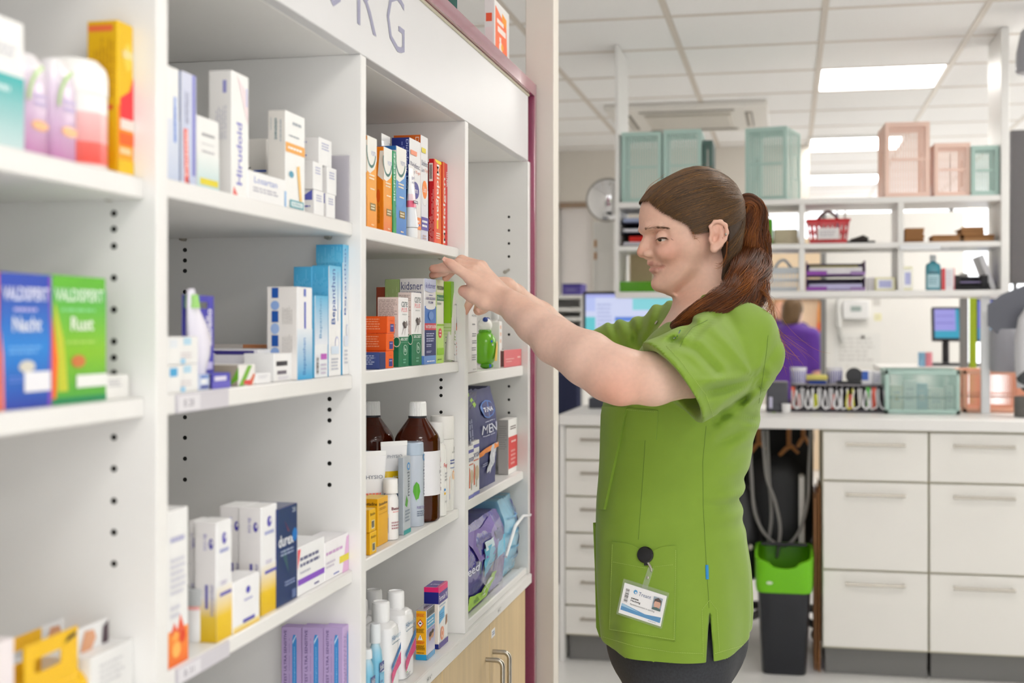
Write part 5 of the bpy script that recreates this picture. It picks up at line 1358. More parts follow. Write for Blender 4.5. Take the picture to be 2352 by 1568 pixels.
crate_on('tallest pink crate standing on end on the rack',2033,2136,280,447,5.62,.26,'crate_pink',rz_=math.radians(3),zbase=RT + .0005)
crate_on('smaller pink crate between the tall pink and the small mint crate',2146,2229,328,442,5.63,.22,'crate_pink',rz_=math.radians(3),zbase=RT + .0005)
crate_on('small mint crate against the far end panel of the rack',2231,2295,334,438,5.62,.20,'crate_mint',zbase=RT + .0005)
crate_on('low mint crate on the worktop full of small boxes',2033,2205,850,943,5.50,.30,'crate_mint',on_end=False,zbase=CT + .0005,handle=False,pitch=.007)
crate_on('low coral crate on the worktop behind the rack post',2213,2370,850,943,5.66,.30,'crate_coral',on_end=False,zbase=CT + .0005,handle=False,pitch=.007)
# ---- things in the rack
def on_rack(name,mats,ua,ub,vt,z,Y,d,label,cat,col='fff',art=None,bev=.0015,group=None,rzz=0.0):
 x0,x1 = Xat(ua,Y),Xat(ub,Y)
 h = Zat(vt,(x0 + x1) / 2,Y) - z
 b = MB(); w_ = x1 - x0
 b.box(-w_ / 2,w_ / 2,0,d,0,h,col,bev)
 f = Face(b,(-w_ / 2,0,0),(w_,0,0),(0,0,h),(0,-1,0))
 if art: f.draw(art)
 return b.build(name,mats,None,((x0 + x1) / 2,Y,z),rzz,smooth=False,label=label,cat=cat,group=group)
q = .0006
# dark letter tray with papers behind her forehead
lt = empty('letter_tray',(Xat(1460,5.66),5.66,RM + q),label='dark letter tray stacked with papers and a red folder near her forehead',cat='letter tray')
xw2 = .078
bx('tray_shell','matte',(Xat(1460,5.66) - xw2,5.92,RM + q),(Xat(1460,5.66) + xw2,5.93,RM + .145),lt,col='2c2d3c')
bx('tray_shell','matte',(Xat(1460,5.66) - xw2,5.66,RM + q),(Xat(1460,5.66) - xw2 + .006,5.92,RM + .145),lt,col='2c2d3c')
bx('tray_shell','matte',(Xat(1460,5.66) + xw2 - .006,5.66,RM + q),(Xat(1460,5.66) + xw2,5.92,RM + .145),lt,col='2c2d3c')
for zz in (.002,.058,.1):
 bx('tray_floor','matte',(Xat(1460,5.66) - xw2 + .006,5.66,RM + zz),(Xat(1460,5.66) + xw2 - .006,5.92,RM + zz + .005),lt,col='20213a')
x0 = Xat(1460,5.66)
simple_box('paper_stack',x0 - .055,x0 + .065,5.665,5.9,RM + .0072,RM + .020,'matte',col='e6e4ee',label='white paper stack in the bottom of the dark letter tray',cat='papers',group='papers in the dark letter tray')
simple_box('folder',x0 - .03,x0 + .06,5.67,5.9,RM + .0205,RM + .045,'matte',col='d82a22',label='red folder in the dark letter tray',cat='folder')
simple_box('paper_stack',x0 - .055,x0 + .065,5.665,5.9,RM + .0632,RM + .078,'matte',col='e2e2ea',label='white paper stack on the middle of the dark letter tray',cat='papers',group='papers in the dark letter tray')
o = simple_box('paper_stack',x0 - .055,x0 + .060,5.665,5.9,RM + .1052,RM + .124,'matte',col='a4b0d0',label='blue grey papers on the top of the dark letter tray',cat='papers',group='papers in the dark letter tray')
# green tray
gt = MB()
w2,d2,h2 = .082,.12,.045
gt.box(-w2,w2,-d2,d2,0,.004,'5aa814'); gt.box(-w2,w2,-d2,-d2 + .004,.004,h2,'55a012'); gt.box(-w2,w2,d2 - .004,d2,.004,h2,'5aa814'); gt.box(-w2,-w2 + .004,-d2 + .004,d2 - .004,.004,h2,'5aa814'); gt.box(w2 - .004,w2,-d2 + .004,d2 - .004,.004,h2,'5aa814')
gt.build('desk_tray','gloss',None,(Xat(1462,5.66),5.76,RB + q),label='lime green open tray in the lower pigeonhole near her mouth',cat='tray')
on_rack('cardboard_sheet','matte',1447,1500,575,RB + q,5.90,.02,'beige cardboard standing at the back of the pigeonhole over the lime tray','cardboard','dcc49c')
# third pigeonhole column: green binder, white box, basket
on_rack('ring_binder','matte',1752,1774,502,RM + q,5.64,.24,'green ring binder standing next to her ponytail','binder','4c9a16')
on_rack('storage_box','matte',1776,1833,526,RM + q,5.72,.20,'cream box in the pigeonhole beside the green binder','box','f4e4c8',bev=.006)
# red basket
def basket(label,x,y,z,W,D,H,col,cat='basket',name='plastic_basket',handle='7a4c52',pale=False):
 root = empty(name,(x,y,z),label=label,cat=cat)
 b = MB()
 def wallp(n_,fn,L,tp):
  for i in range(n_):
   pass
 tw = 1.16
 corners = lambda s,zz: [(-W / 2 * s,-D / 2 * s,zz),(W / 2 * s,-D / 2 * s,zz),(W / 2 * s,D / 2 * s,zz),(-W / 2 * s,D / 2 * s,zz)]
 lo,hi = corners(1,0),corners(tw,H)
 b.poly(lo[::-1],col)
 for k in range(4):
  A,B_,C_,D_ = [Vector(v) for v in (lo[k],lo[(k + 1) % 4],hi[(k + 1) % 4],hi[k])]
  def pt(s,t): return A.lerp(B_,s).lerp(D_.lerp(C_,s),t)
  nx_ = 9 if k % 2 == 0 else 6
  def quad(s0,s1,t0,t1): b.poly([pt(s0,t0),pt(s1,t0),pt(s1,t1),pt(s0,t1)],col)
  quad(0,1,0,.18); quad(0,1,.48,.56); quad(0,1,.84,1)
  for t0,t1 in ((.18,.48),(.56,.84)):
   for i in range(nx_ + 1):
    c_ = i / nx_
    quad(max(0,c_ - .030 * 9 / nx_),min(1,c_ + .030 * 9 / nx_),t0,t1)
 o = b.build('basket_body','gloss',root,smooth=False)
 m = o.modifiers.new('thick','SOLIDIFY'); m.thickness = .003
 b = MB()
 for k in range(4):
  A,B_ = Vector(hi[k]),Vector(hi[(k + 1) % 4])
  b.tube([A,B_],.005,8,col)
 b.build('basket_rim','gloss',root)
 b = MB(); b.tube([(-W * .32 + W * .64 * i / 12,0,H * 1.0 + H * .42 * math.sin(math.pi * i / 12)) for i in range(13)],.006,8,handle)
 b.build('basket_handle','plastic',root)
 return root
xb0 = Xat(1902,5.66)
bk = basket('red plastic basket with slots and a white tag on the rack',xb0,5.70,RM + q,.150,.13,.098,'c8101c')
b = MB(); f = Face(b,(0,0,0),(.088,0,0),(0,0,.046),(0,-1,0)); b.box(0,.088,0,.0015,0,.046,'e8e4e4'); f.draw([('l',.1,.2,.9,.8,3,'b8b4ba')])
b.build('basket_tag','print',bk,(-.044,-.080,.018),smooth=False)
basket('pale blue grey basket in the pigeonhole below the cream box',Xat(1798,5.66),5.71,RB + q,.12,.13,.095,'d0d6dc',handle='b8c4d0')
b = MB(); b.tube([(0,0,.010),(.02,.01,.012),(.05,.0,.02),(.07,.0,.012)],[.008,.012,.014,.010],10,'3a3634'); b.tube([(-.02,.02,.006),(.1,.03,.005)],.006,8,'2c2a2a')
b.build('hole_punch','matte',None,(Xat(1955,5.66),5.68,RM + .004),label='dark desk stapler lying beside the red basket',cat='stapler')
# pens standing in the basket
for k,(du,cl) in enumerate(((1941,'b8bcd8'),(1958,'e0d4cc'))):
 b = MB(); b.tube([(0,0,0),(.012 * (k - .3),0,.135)],.004,8,cl)
 b.build('pen','plastic',None,(Xat(1925 + 12 * k,5.70),5.70,RM + .006),label=('pale blue' if k == 0 else 'cream') + ' pen standing in the red basket',cat='pen',group=None)
# purple letter trays
px0,px1 = Xat(1852,5.64),Xat(1988,5.64)
for k in range(2):
 zz = RB + q + k * .066
 pt_ = empty('purple_letter_tray',((px0 + px1) / 2,5.76,zz),label='purple letter tray with papers, ' + ('upper' if k else 'lower') + ' of the two',cat='letter tray',group='purple letter trays')
 b = MB()
 w2 = (px1 - px0) / 2
 b.box(-w2,w2,-.12,.15,0,.004,'6a2a86'); b.box(-w2,-w2 + .004,-.12,.15,.004,.060,'4a1a64'); b.box(w2 - .004,w2,-.12,.15,.004,.060,'4a1a64'); b.box(-w2 + .004,w2 - .004,.146,.15,.004,.06,'3c1452')
 b.box(-w2,-w2 * .3,-.122,-.12,0,.018,'8a3aa8'); b.box(w2 * .5,w2,-.122,-.12,0,.014,'9a78b4')
 b.build('tray','plastic',pt_,smooth=False)
 simple_box('paper_stack',px0 + .012,px1 - .012,5.645,5.88,zz + .0045,zz + (.030 if k == 0 else .034),'matte',col='c4c0e6' if k == 0 else 'e4e2e8',label=('lilac white' if k == 0 else 'white') + ' papers lying in the ' + ('upper' if k else 'lower') + ' purple tray',cat='papers',group=None)
simple_box('folder',px0 + .015,px1 - .03,5.64,5.85,RB + q + .066 + .0345,RB + q + .066 + .038,'matte',col='cfc56a',label='yellow edged folder on top of the white papers in the purple tray',cat='folder')
# small yellow-edged boxes
YB_ = [('r',.08,.1,.92,.9,'f0f0f0'),('r',.2,.25,.8,.75,'b4b8e4')]
on_rack('medicine_box','print',2010,2056,637,RB + q,5.625,.09,'flat white box with yellow edges beside the purple trays','box','e6e2ac',YB_)
on_rack('medicine_box','print',1992,2010,637,RB + q,5.64,.05,'small grey white box between purple trays and yellow-edged box','box','d8d4d8')
on_rack('medicine_box','print',2074,2096,612,RB + q,5.625,.06,'upright white box with yellow edges beside the mouthwash bottle','box','e8e6c4',YB_)
# mouthwash bottle
xm_ = Xat(2143.5,5.66)
b = MB(); b.lathe([(.027,0),(.030,.003),(.030,.098),(.028,.108),(.012,.118),(.010,.122)],seg=32,p=2.8,sx=1.0,sy=.7,cols=['3f8a9c','4a98aa','4a98aa','4596a8','3f8ea4','3f8ea4'])
f = Face(b,(-.024,-.0213,.01),(.048,0,0),(0,0,.075),(0,-1,0)); f.draw([('r',0,0,1,.75,'a8ccd6'),('r',.1,.8,.9,.92,'2a6070'),('l',.1,.2,.9,.6,3,'6a98a8')])
mo = b.build('mouthwash_bottle','gloss',None,(xm_,5.67,RB + q),label='teal mouthwash bottle on the lower rack shelf',cat='bottle')
b = MB(); b.lathe([(.0125,.1221),(.0125,.145),(.011,.147),(.001,.147)],seg=22,col='c4ccd0'); b.build('cap','plastic',mo)
on_rack('leaflet_box','print',2163,2193,616,RB + q,5.65,.07,'white carton with red edge beside the mouthwash bottle','box','f0eef2',[('r',0,0,.28,1,'d8444c'),('r',.92,0,1,1,'e0848c'),('l',.35,.2,.85,.9,6,'dcd8e4')])
# black organiser
b = MB()
w2 = .070
b.box(-w2,w2,0,.08,0,.018,'26262a',.002); b.box(-w2,w2,.06,.08,.018,.058,'2c2c30',.004); b.box(-w2,-w2 + .03,0,.06,.018,.062,'303034',.004); b.box(w2 - .03,w2,0,.06,.018,.062,'303034',.004)
b.box(-w2 + .03,w2 - .03,.002,.008,.030,.036,'8a80a8',.001)
b.build('tape_dispenser','matte',None,(Xat(2229,5.65),5.65,RB + q),label='black desk organiser on the lower rack shelf near the far end',cat='organiser')
# leaning folder
b = MB(); b.box(-.010,.010,0,.2,0,.150,'e4e4e8',.001); b.box(.0101,.012,.01,.19,.02,.14,'8a80c4')
o = b.build('folder','matte',None,(Xat(2283,5.66) ,5.66,RB + .0038),label='white and violet folder leaning against the far rack end panel',cat='folder')
o.rotation_euler = (0,math.radians(-20),0)
# envelope piles: every envelope its own thing
random.seed(11)
def env_pile(ua,ub,n,label,Y=5.66,th=.0052,rot=.03,tilt=0.0,z0=None):
 x0,x1 = Xat(ua,Y),Xat(ub,Y)
 z = (RM if z0 is None else z0) + .0005
 w_ = x1 - x0
 first = None
 for k in range(n):
  if first is None or k % 3 == 0:
   b = MB(); b.box(-w_ / 2,w_ / 2,0,.16,0,th - .0004,random.choice(('b98a5c','a87a4e','c2966a','9a6a40')),.001)
   b.poly([(-w_ / 2 + .004,.02,th),(w_ / 2 - .004,.02,th),(0,.09,th + .0002)],'a87848')
   o = b.build('kraft_envelope','matte',None,smooth=False,cat='envelope',group='brown envelopes on the rack')
   first = o
  else:
   o = first.copy(); COL.objects.link(o)
  o['label'] = ('bottom' if k == 0 else 'topmost' if k == n - 1 else ORD[k] + ' from below') + ' brown envelope in ' + label
  o.location = ((x0 + x1) / 2 + random.uniform(-.004,.004),Y + random.uniform(-.004,.006),z)
  o.rotation_euler = (0,0,random.uniform(-rot,rot))
  z += th
 return z
env_pile(2078,2122,12,'the tall pile by the third divider')
env_pile(2142,2206,6,'the low middle pile')
zt_ = env_pile(2214,2284,6,'the wide pile by the far end panel')
env_pile(2210,2262,6,'the narrow pile on the wide one',z0=zt_,rot=.08)
# ------------------------------------------------------------------ walls and things beyond the worktop
def wall(name,x0,x1,y0,y1,z0,z1,m='paint_beige'):
 return tag(simple_box(name,x0,x1,y0,y1,z0,z1,m),kind='structure')
YW = 8.9
xa1 = Xat(1765,YW); xb1 = Xat(1858,YW)
xd0,xd1 = Xat(1240,YW),Xat(1360,YW)
wall('wall_1',xd1,xa1,YW,YW + .12,0,CEIL)
wall('wall_2',xa1,xb1,YW,YW + .12,2.12,CEIL)
wall('wall_3',XL,xd1,YW,YW + .12,2.21,CEIL)
wall('wall_4',XL,xd0,YW,YW + .12,0,2.21)
material('doorway_white','efeae8',0.4)
material('door_wood','9c8672',0.5)
dr = tag(simple_box('lit_doorway_panel',xd0 + .002,xd1 - .002,YW + .03,YW + .07,0,2.17,'doorway_white'),kind='structure')  # white panel in place of the open doorway, its brightness put into colour
tag(simple_box('trim_2',xd0,xd1,YW - .015,YW + .02,2.172,2.212,'door_wood'),kind='structure')
b = MB(); b.tube([(0,0,0),(0,-.05,0),(-.11,-.05,0)],.010,10); b.build('door_handle','steel',dr,((xd1 - xd0) / 2 - .09,-.02,1.03))
# air-conditioning cassette
ac = empty('air_conditioner',(-.55,7.55,CEIL),label='white square ceiling air conditioner cassette over the mint crates',cat='air conditioner')
b = MB()
W = .44
b.box(-W,W,-W,W,-.034,-.001,'e6e3dd',.006)
b.build('cassette_panel','plastic',ac)
b = MB()
b.box(-.24,.24,-.24,.24,-.046,-.0345,'cfcabf',.004)
for k in range(18):
 b.box(-.22,.22,-.225 + k * .025,-.213 + k * .025,-.049,-.0461,'e2ded6')
b.build('intake_grille','plastic',ac)
for k in range(4):
 b = MB(); b.box(-.26,.26,-.355,-.315,-.0365,-.0342,'5c574c',.0008); b.box(-.26,.26,-.345,-.330,-.043,-.0366,'ded9d0',.002)
 b.xform(Matrix.Rotation(k * math.pi / 2,4,'Z'))
 b.build('air_slot','plastic',ac)
# partition with telephone, farther desk screen
YP = 7.9
xp0,xp1 = Xat(1897,YP),Xat(2215,YP)
wall('wall_5',xp0,xp1,YP,YP + .06,0,2.02,'paint')
tag(simple_box('trim_3',xp0 - .03,xp0 - .001,YP - .02,YP + .08,0,2.02,'plinth'),kind='structure')
def wp(u,v): return Vector((Xat(u,YP),YP,Zat(v,Xat(u,YP),YP)))
p = wp(1965,711)
ph = empty('wall_phone',p,label='white wall telephone with a curly cord on the white partition',cat='telephone')
b = MB(); b.box(-.075,.075,-.05,-.001,-.055,.055,'e4e4e4',.006); b.box(-.03,.03,-.053,-.0501,-.01,.02,'9aa8a4',.001); b.build('phone_base','plastic',ph)
b = MB(); b.tube([(-.095,-.035,.06),(-.100,-.055,.0),(-.095,-.035,-.10)],[.018,.013,.018],12,'d8d8d6'); b.build('handset','plastic',ph)
b = MB(); b.tube([(-.095 + .012 * math.cos(k * 1.3) + .02 * math.sin(k * .06),-.03 + .012 * math.sin(k * 1.3),-.10 - .09 * math.sin(k / 60 * math.pi)) for k in range(61)],.003,6,'cfcfcc'); b.build('phone_cord','plastic',ph)
def sheet(u0,u1,v0,v1,col,label,art=None,name='paper_notice'):
 a,c = wp(u0,v1),wp(u1,v0)
 b = MB(); b.box(0,c.x - a.x,-.002,-.0005,0,c.z - a.z,col)
 f = Face(b,(0,-.002,0),(c.x - a.x,0,0),(0,0,c.z - a.z),(0,-1,0))
 f.draw(art or [('l',.1,.15,.9,.9,6,'cfcdca')])
 return b.build(name,'print',None,a,smooth=False,label=label,cat='notice')
sheet(1915,2022,765,842,'e4e3e0','large pale notice sheet under the wall telephone')
sheet(2008,2024,720,736,'ebe6b0','yellow sticky note on the white partition',[])
sheet(2005,2022,683,702,'cfccc6','small grey notice near the top of the white partition')
sheet(1976,1986,770,780,'e8d8cc','small pink note on the white partition',[])
# standing desk behind the worktop with tilted screen
YD = 6.75
dt = 1.155
desk = empty('standing_desk',(1.35,YD + .2,0),label='white standing-height desk beyond the low mint crate',cat='desk')
bx('desk_top','laminate',(Xat(2020,YD),YD,dt - .03),(2.2,YD + .5,dt),desk)
for xx in (Xat(2030,YD),2.15):
 bx('desk_leg','white_metal',(xx,YD + .05,0),(xx + .04,YD + .45,dt - .031),desk)
def screen(name,label,u0,u1,v0,v1,Y,zfoot,tilt,art,bez='2c2c30',stand=True):
 x0,x1 = Xat(u0,Y),Xat(u1,Y)
 z0,z1 = Zat(v1,(x0 + x1) / 2,Y),Zat(v0,(x0 + x1) / 2,Y)
 w_,h_ = x1 - x0,z1 - z0
 r_ = empty(name,((x0 + x1) / 2,Y,zfoot),label=label,cat='monitor')
 b = MB(); b.box(-w_ / 2 - .012,w_ / 2 + .012,.0,.04,-.012,h_ + .012,bez,.004)
 s = b.build('monitor_case','plastic',r_,(0,0,z0 - zfoot))
 s.rotation_euler = (tilt,0,0)
 b = MB(); f = Face(b,(-w_ / 2,-.0006,0),(w_,0,0),(0,0,h_),(0,-1,0)); f.draw(art)
 b.build('screen','screen_lit',s,smooth=False)
 b = MB(); b.tube([(0,.06,.012),(0,.07,z0 - zfoot + h_ * .4)],.018,12,bez); b.box(-.10,.10,-.03,.13,.0005,.014,bez,.004)
 b.build('monitor_stand','plastic',r_)
 return r_
def lit_material():
 m = bpy.data.materials.new('screen_lit'); m.use_nodes = True
 nt = m.node_tree; bs = nt.nodes['Principled BSDF']
 a = nt.nodes.new('ShaderNodeVertexColor'); a.layer_name = 'Col'
 bs.inputs['Base Color'].default_value = (.02,.02,.02,1)
 bs.inputs['Roughness'].default_value = .3
 nt.links.new(a.outputs['Color'],bs.inputs['Emission Color'])
 bs.inputs['Emission Strength'].default_value = .95
 MATS['screen_lit'] = m
lit_material()
screen('desk_monitor','tilted screen with a lilac window on teal on the standing desk',2147,2204,708,776,6.95,dt + .0005,math.radians(-12),[('r',0,0,1,1,'2aa0c0'),('r',.0,.25,.86,1,'9c98e0'),('r',.05,.5,.8,.54,'7c78c8'),('r',.05,.75,.8,.78,'7c78c8')])
for (u,v0,v1,cl,nm,lb) in ((2132,806,838,'e08a98','pencil_cup','pink pencil cup at the foot of the tilted screen'),(2118,810,838,'8ab8d8','pencil_cup','pale blue cup beside the pink pencil cup')):
 x = Xat(u,6.85); r = .020
 h_ = .07
 turned(nm,lb,x,6.85,dt + .0005,[(r * .9,0),(r,.003),(r,h_),(r * .9,h_),(r * .88,.006),(.001,.006)],col=cl,mat='plastic',cat='cup',seg=20)
# grey column and lime banner board behind the rack post
simple_box('column_post',Xat(2206,6.3),Xat(2224,6.3),6.3,6.34,0,1.60,'plinth',col='fff',label='slim grey post between the tilted screen and the lime board',cat='post')
bn = simple_box('banner_board',Xat(2229,6.4),Xat(2243,6.4),6.4,6.45,0,1.56,'matte',col='a9bf2c',label='narrow lime green upright board behind the rack post',cat='board')
screen('desk_monitor','blue screen mostly hidden behind the rack post',2246,2300,690,780,6.9,dt + .0005,0,[('r',0,0,1,1,'6a78d8'),('r',0,0,1,.3,'2a90c0')])
# large monitor on the worktop behind her arm
screen('desk_monitor','large bright screen on the worktop behind her shoulder',1345,1572,675,806,5.72,CT + .0005,0,
  [('r',0,0,1,1,'cfd6f4'),('r',0,.94,1,1,'aab0ee'),('r',0,0,.10,.60,'62c8d0'),('r',0,.7,.10,.94,'b8c4f4'),('r',.48,.72,1,.94,'86d4dc'),('r',.30,.52,.72,.60,'5a84d8'),('r',.30,.2,.38,.52,'7ad0d4'),('r',.38,.2,.72,.52,'dfe4f8'),('l',.12,.3,.28,.85,8,'b0b8e0'),('l',.4,.25,.7,.5,5,'b0b8e0')])
simple_box('desk_terminal',Xat(1352,5.6),Xat(1430,5.6),5.6,5.75,CT + .0005,CT + .045,'matte',col='4a4c56',label='dark grey flat device on the worktop under the large screen',cat='device')
# left gap: bookcase, purple box, chair, mirror, notices
YS = 7.5
bc_ = empty('bookcase',(Xat(1300,YS),YS + .15,0),label='white bookcase seen through the gap beside the door post',cat='bookcase')
xb0_,xb1_ = Xat(1235,YS),Xat(1341,YS)
zt2 = Zat(677,xb1_,YS)
bx('bookcase_side','laminate',(xb0_,YS,0),(xb0_ + .02,YS + .3,zt2),bc_)
bx('bookcase_side','laminate',(xb1_ - .02,YS,0),(xb1_,YS + .3,zt2),bc_)
bx('bookcase_back','laminate',(xb0_ + .02,YS + .28,0),(xb1_ - .02,YS + .3,zt2),bc_)
for vv in (677,706,728,752,800,860):
 zz = Zat(vv,xb1_,YS)
 bx('bookcase_shelf','laminate',(xb0_ + .0205,YS,zz - .022),(xb1_ - .0205,YS + .279,zz - .0005),bc_)
on_rack('storage_box','matte',1291,1335,651,zt2 + .0005,YS + .02,.2,'violet storage box on top of the bookcase in the gap','box','5d52a0',[('r',.0,.8,1,1,'3c3488'),('l',.2,.3,.8,.6,1,'8c84c0')])
ch = empty('office_chair',(Xat(1285,6.5),6.5,0),label='dark blue office chair in the gap by the door post',cat='chair')
b = MB(); b.box(-.13,.11,-.03,.03,.80,1.13,'2a3050',.02); b.build('backrest','matte',ch)
b = MB(); b.box(-.2,.2,-.25,.2,.46,.53,'2a3050',.03); b.build('seat','matte',ch)
b = MB(); b.tube([(0,0,.10),(0,0,.46)],.03,12,'222'); b.build('stem','plastic',ch)
b = MB(); b.tube([(0,.0,.50),(0,.03,.82)],.022,10,'222'); b.build('back_bar','plastic',ch)
for k in range(5):
 a = k * 2 * math.pi / 5
 b = MB(); b.tube([(.03 * math.cos(a),.03 * math.sin(a),.09),(.27 * math.cos(a),.27 * math.sin(a),.06)],[.022,.016],8,'222'); b.sphere((.28 * math.cos(a),.28 * math.sin(a),.03),.03,12,8,'1a1a1a')
 b.build('leg','plastic',ch)
ym_ = 6.0
mx,mz = Xat(1396,ym_),Zat(459,Xat(1396,ym_),ym_)
material('mirror','e8e8ea',0.03,metal=1.0)
mr_ = empty('safety_mirror',(mx,ym_,mz),label='round convex safety mirror fixed beside the tall white end panel',cat='mirror')
b = MB()
R_ = .096
b.lathe([(R_ * math.sin(a),R_ * .62 * math.cos(a)) for a in [math.pi / 2 * (1 - i / 12) for i in range(12)] + [.001]],seg=36,col='fff',cap=False)
b.xform(Matrix.Rotation(math.radians(100),4,'X'))
b.build('dome','mirror',mr_)
b = MB(); b.lathe([(R_ + .001,-.010),(R_ + .007,-.008),(R_ + .007,.004),(R_ + .001,.006)],seg=36,col='b8b4ac',cap=False); b.lathe([(R_ + .001,-.012),(.001,-.012)],seg=36,col='8a867e',cap=False)
b.xform(Matrix.Rotation(math.radians(100),4,'X')); b.build('mirror_rim','plastic',mr_)
b = MB(); b.tube([(0,.012,0),(.02,.03,.0),(xs4[0] - mx - .004,-.06,0)],.007,8,'9a968e'); b.build('bracket','plastic',mr_)
simple_box('column_post',Xat(1362,6.35),Xat(1412,6.35),6.35,6.4,0,Zat(508,Xat(1385,6.35),6.35),'paint',label='pale upright panel with taped papers beside the rack end',cat='panel')
b = MB(); b.box(0,.06,-.002,-.0005,0,.22,'eceae6'); b.build('paper_notice','print',None,(Xat(1372,6.35),6.35,1.50),smooth=False,label='white paper taped to the pale upright panel',cat='notice')
for k,v in enumerate((563,592)):
 b = MB(); b.box(-.006,.006,-.006,-.0005,0,.035,'b88a58',.002); b.build('clip','plastic',None,(Xat(1364,6.35) + .008,6.35,Zat(v,-.2,6.35)),label=('upper' if k == 0 else 'lower') + ' brown clip at the edge of the pale upright panel',cat='clip')
# pendant lamps in the far room
for k,(u,v) in enumerate(((2150,528),(2185,520),(2238,483))):
 yy = 9.6
 x = Xat(u,yy); z = Zat(v,x,yy)
 lp = empty('pendant_lamp',(x,yy,CEIL),label=('pendant bulb glowing above the low middle envelope pile','brightest pendant bulb with a dark socket above the envelope piles','pendant bulb glowing above the dark envelopes')[k],cat='lamp',group='pendant lamps in the far room')
 dz = z - CEIL
 b = MB(); b.tube([(0,0,0),(0,0,dz + .10)],.004,6,'222'); b.build('cord','plastic',lp)
 b = MB(); b.lathe([(.02,dz + .05),(.022,dz + .06),(.018,dz + .12),(.004,dz + .13)],seg=16,col='1e1e1e'); b.build('socket','plastic',lp)
 b = MB(); b.sphere((0,0,dz),.05,18,10,'fff',(1,1,.95)); b.build('bulb','warm_bulb',lp)
# orange vest hanging in the far room
YV = 12.6
vx = Xat(1886,YV); vz = Zat(692,vx,YV)
vs_ = empty('safety_vest',(vx,YV,vz),label='orange vest hanging in the warm far room',cat='vest')
b = MB()
b.tube([(0,0,.0),(0,.0,-.10),(0,0,-.25),(0,0,-.38)],[.03,.055,.06,.055],14,'f39a34',flat=.6); b.tube([(0,-.004,-.2),(0,-.004,-.36)],[.058,.060],14,'ff6a14',flat=.62)
b.build('vest_body','matte',vs_)
b = MB(); b.tube([(0,0,-.01),(0,0,.045),(0,.042,.05)],[.02,.018,.012],10,'3a2a20'); b.build('hanger_hook','plastic',vs_)
bx('coat_rail','door_wood',(vx - .25,YV + .04,vz + .02),(vx + .25,YV + .099,vz + .08),label='wooden coat rail in the far room carrying the orange vest',cat='rail')
bx('coat_cabinet','paint_warm',(vx - .9,YV + .1,0),(vx + .3,YV + .4,2.2),label='tall peach cupboard behind the orange vest',cat='cupboard')
# ---- worktop clutter between her back and the low mint crate
def wt(u,Y): return Xat(u,Y)
z0 = CT + .0005
b = MB(); b.box(-.045,.045,0,.12,0,.125,'4c4c54',.006); sp = b.build('label_printer','plastic',None,(wt(1785,5.5),5.5,z0),label='dark grey label printer on the worktop right behind her back',cat='printer')
b = MB(); b.tube([(-.012,-.016,.02),(-.012,-.016,.065)],.013,12,'c4c2da',flat=.6); b.lathe([(.008,0),(.008,.002)],0,0,0,14,'b8dc6a'); b.xform(Matrix.Translation((0,0,0)))
b.build('scanner','plastic',None,(wt(1777,5.47),5.47,z0),label='small white hand scanner with a green light before the label printer',cat='scanner')
org = empty('cable_organiser',(wt(1923,5.55),5.58,CT),label='grey compartment organiser on the worktop hung with cables and tags',cat='organiser')
ox0,ox1 = wt(1816,5.55),wt(2029,5.55)
bx('organiser_box','matte',(ox0,5.56,z0),(ox1,5.70,z0 + .012),org,col='6a6870')
bx('organiser_box','matte',(ox0,5.69,z0 + .012),(ox1,5.70,z0 + .118),org,col='77747c')
bx('organiser_lid','matte',(ox0,5.56,z0 + .108),(ox1,5.689,z0 + .114),org,col='8a878e')
nd = 16
for k in range(nd + 1):
 x = ox0 + (ox1 - ox0 - .003) * k / nd
 bx('organiser_divider','matte',(x,5.56,z0 + .0125),(x + .003,5.689,z0 + .1075),org,col='97949c')
random.seed(5)
tagc = {0: 'e86a50',13: '58b84c',14: 'e0604c'}
for k in range(nd):
 x = ox0 + (ox1 - ox0) * (k + .5) / nd
 b = MB()
 dr_ = .015 + random.uniform(0,.035)
 r0 = .0032
 sgn = random.choice((-1,1))
 pts = [(-.006 * sgn,0,.095),(-.007 * sgn,-.010,.06),(-.006 * sgn + .004,-.022,.030 - dr_ * .2),(.012 * sgn,-.030,.012),(.022 * sgn,-.022,.03),(.016 * sgn,-.008,.07),(.010 * sgn,.0,.097)]
 # smooth the loop
 sm_ = []
 for i in range(len(pts) - 1):
  for t in (0,.33,.66):
   sm_.append(Vector(pts[i]).lerp(Vector(pts[i + 1]),t))
 b.tube(sm_,r0,7,random.choice(('e8e8ea','e4e4e8','dcdce2','f0f0f0','e2dc58' if k in (10,11) else 'e6e6e8')))
 cb = b.build('coiled_cable','plastic',None,(x,5.556,z0 + .002),label=ORD[k] + ' looped cable from the label printer, hung in the organiser',cat='cable',group='cables hung in the organiser')
 if k in tagc or k % 3 == 1:
  c_ = tagc.get(k,random.choice(('e8e6e4','e06a58','d8dc3a','f0f0f0')))
  b = MB(); b.box(-.008,.008,-.0015,0,0,.09 if k in tagc else .06,c_); b.build('cable_tag','print',cb,(-.002,-.003,.012))
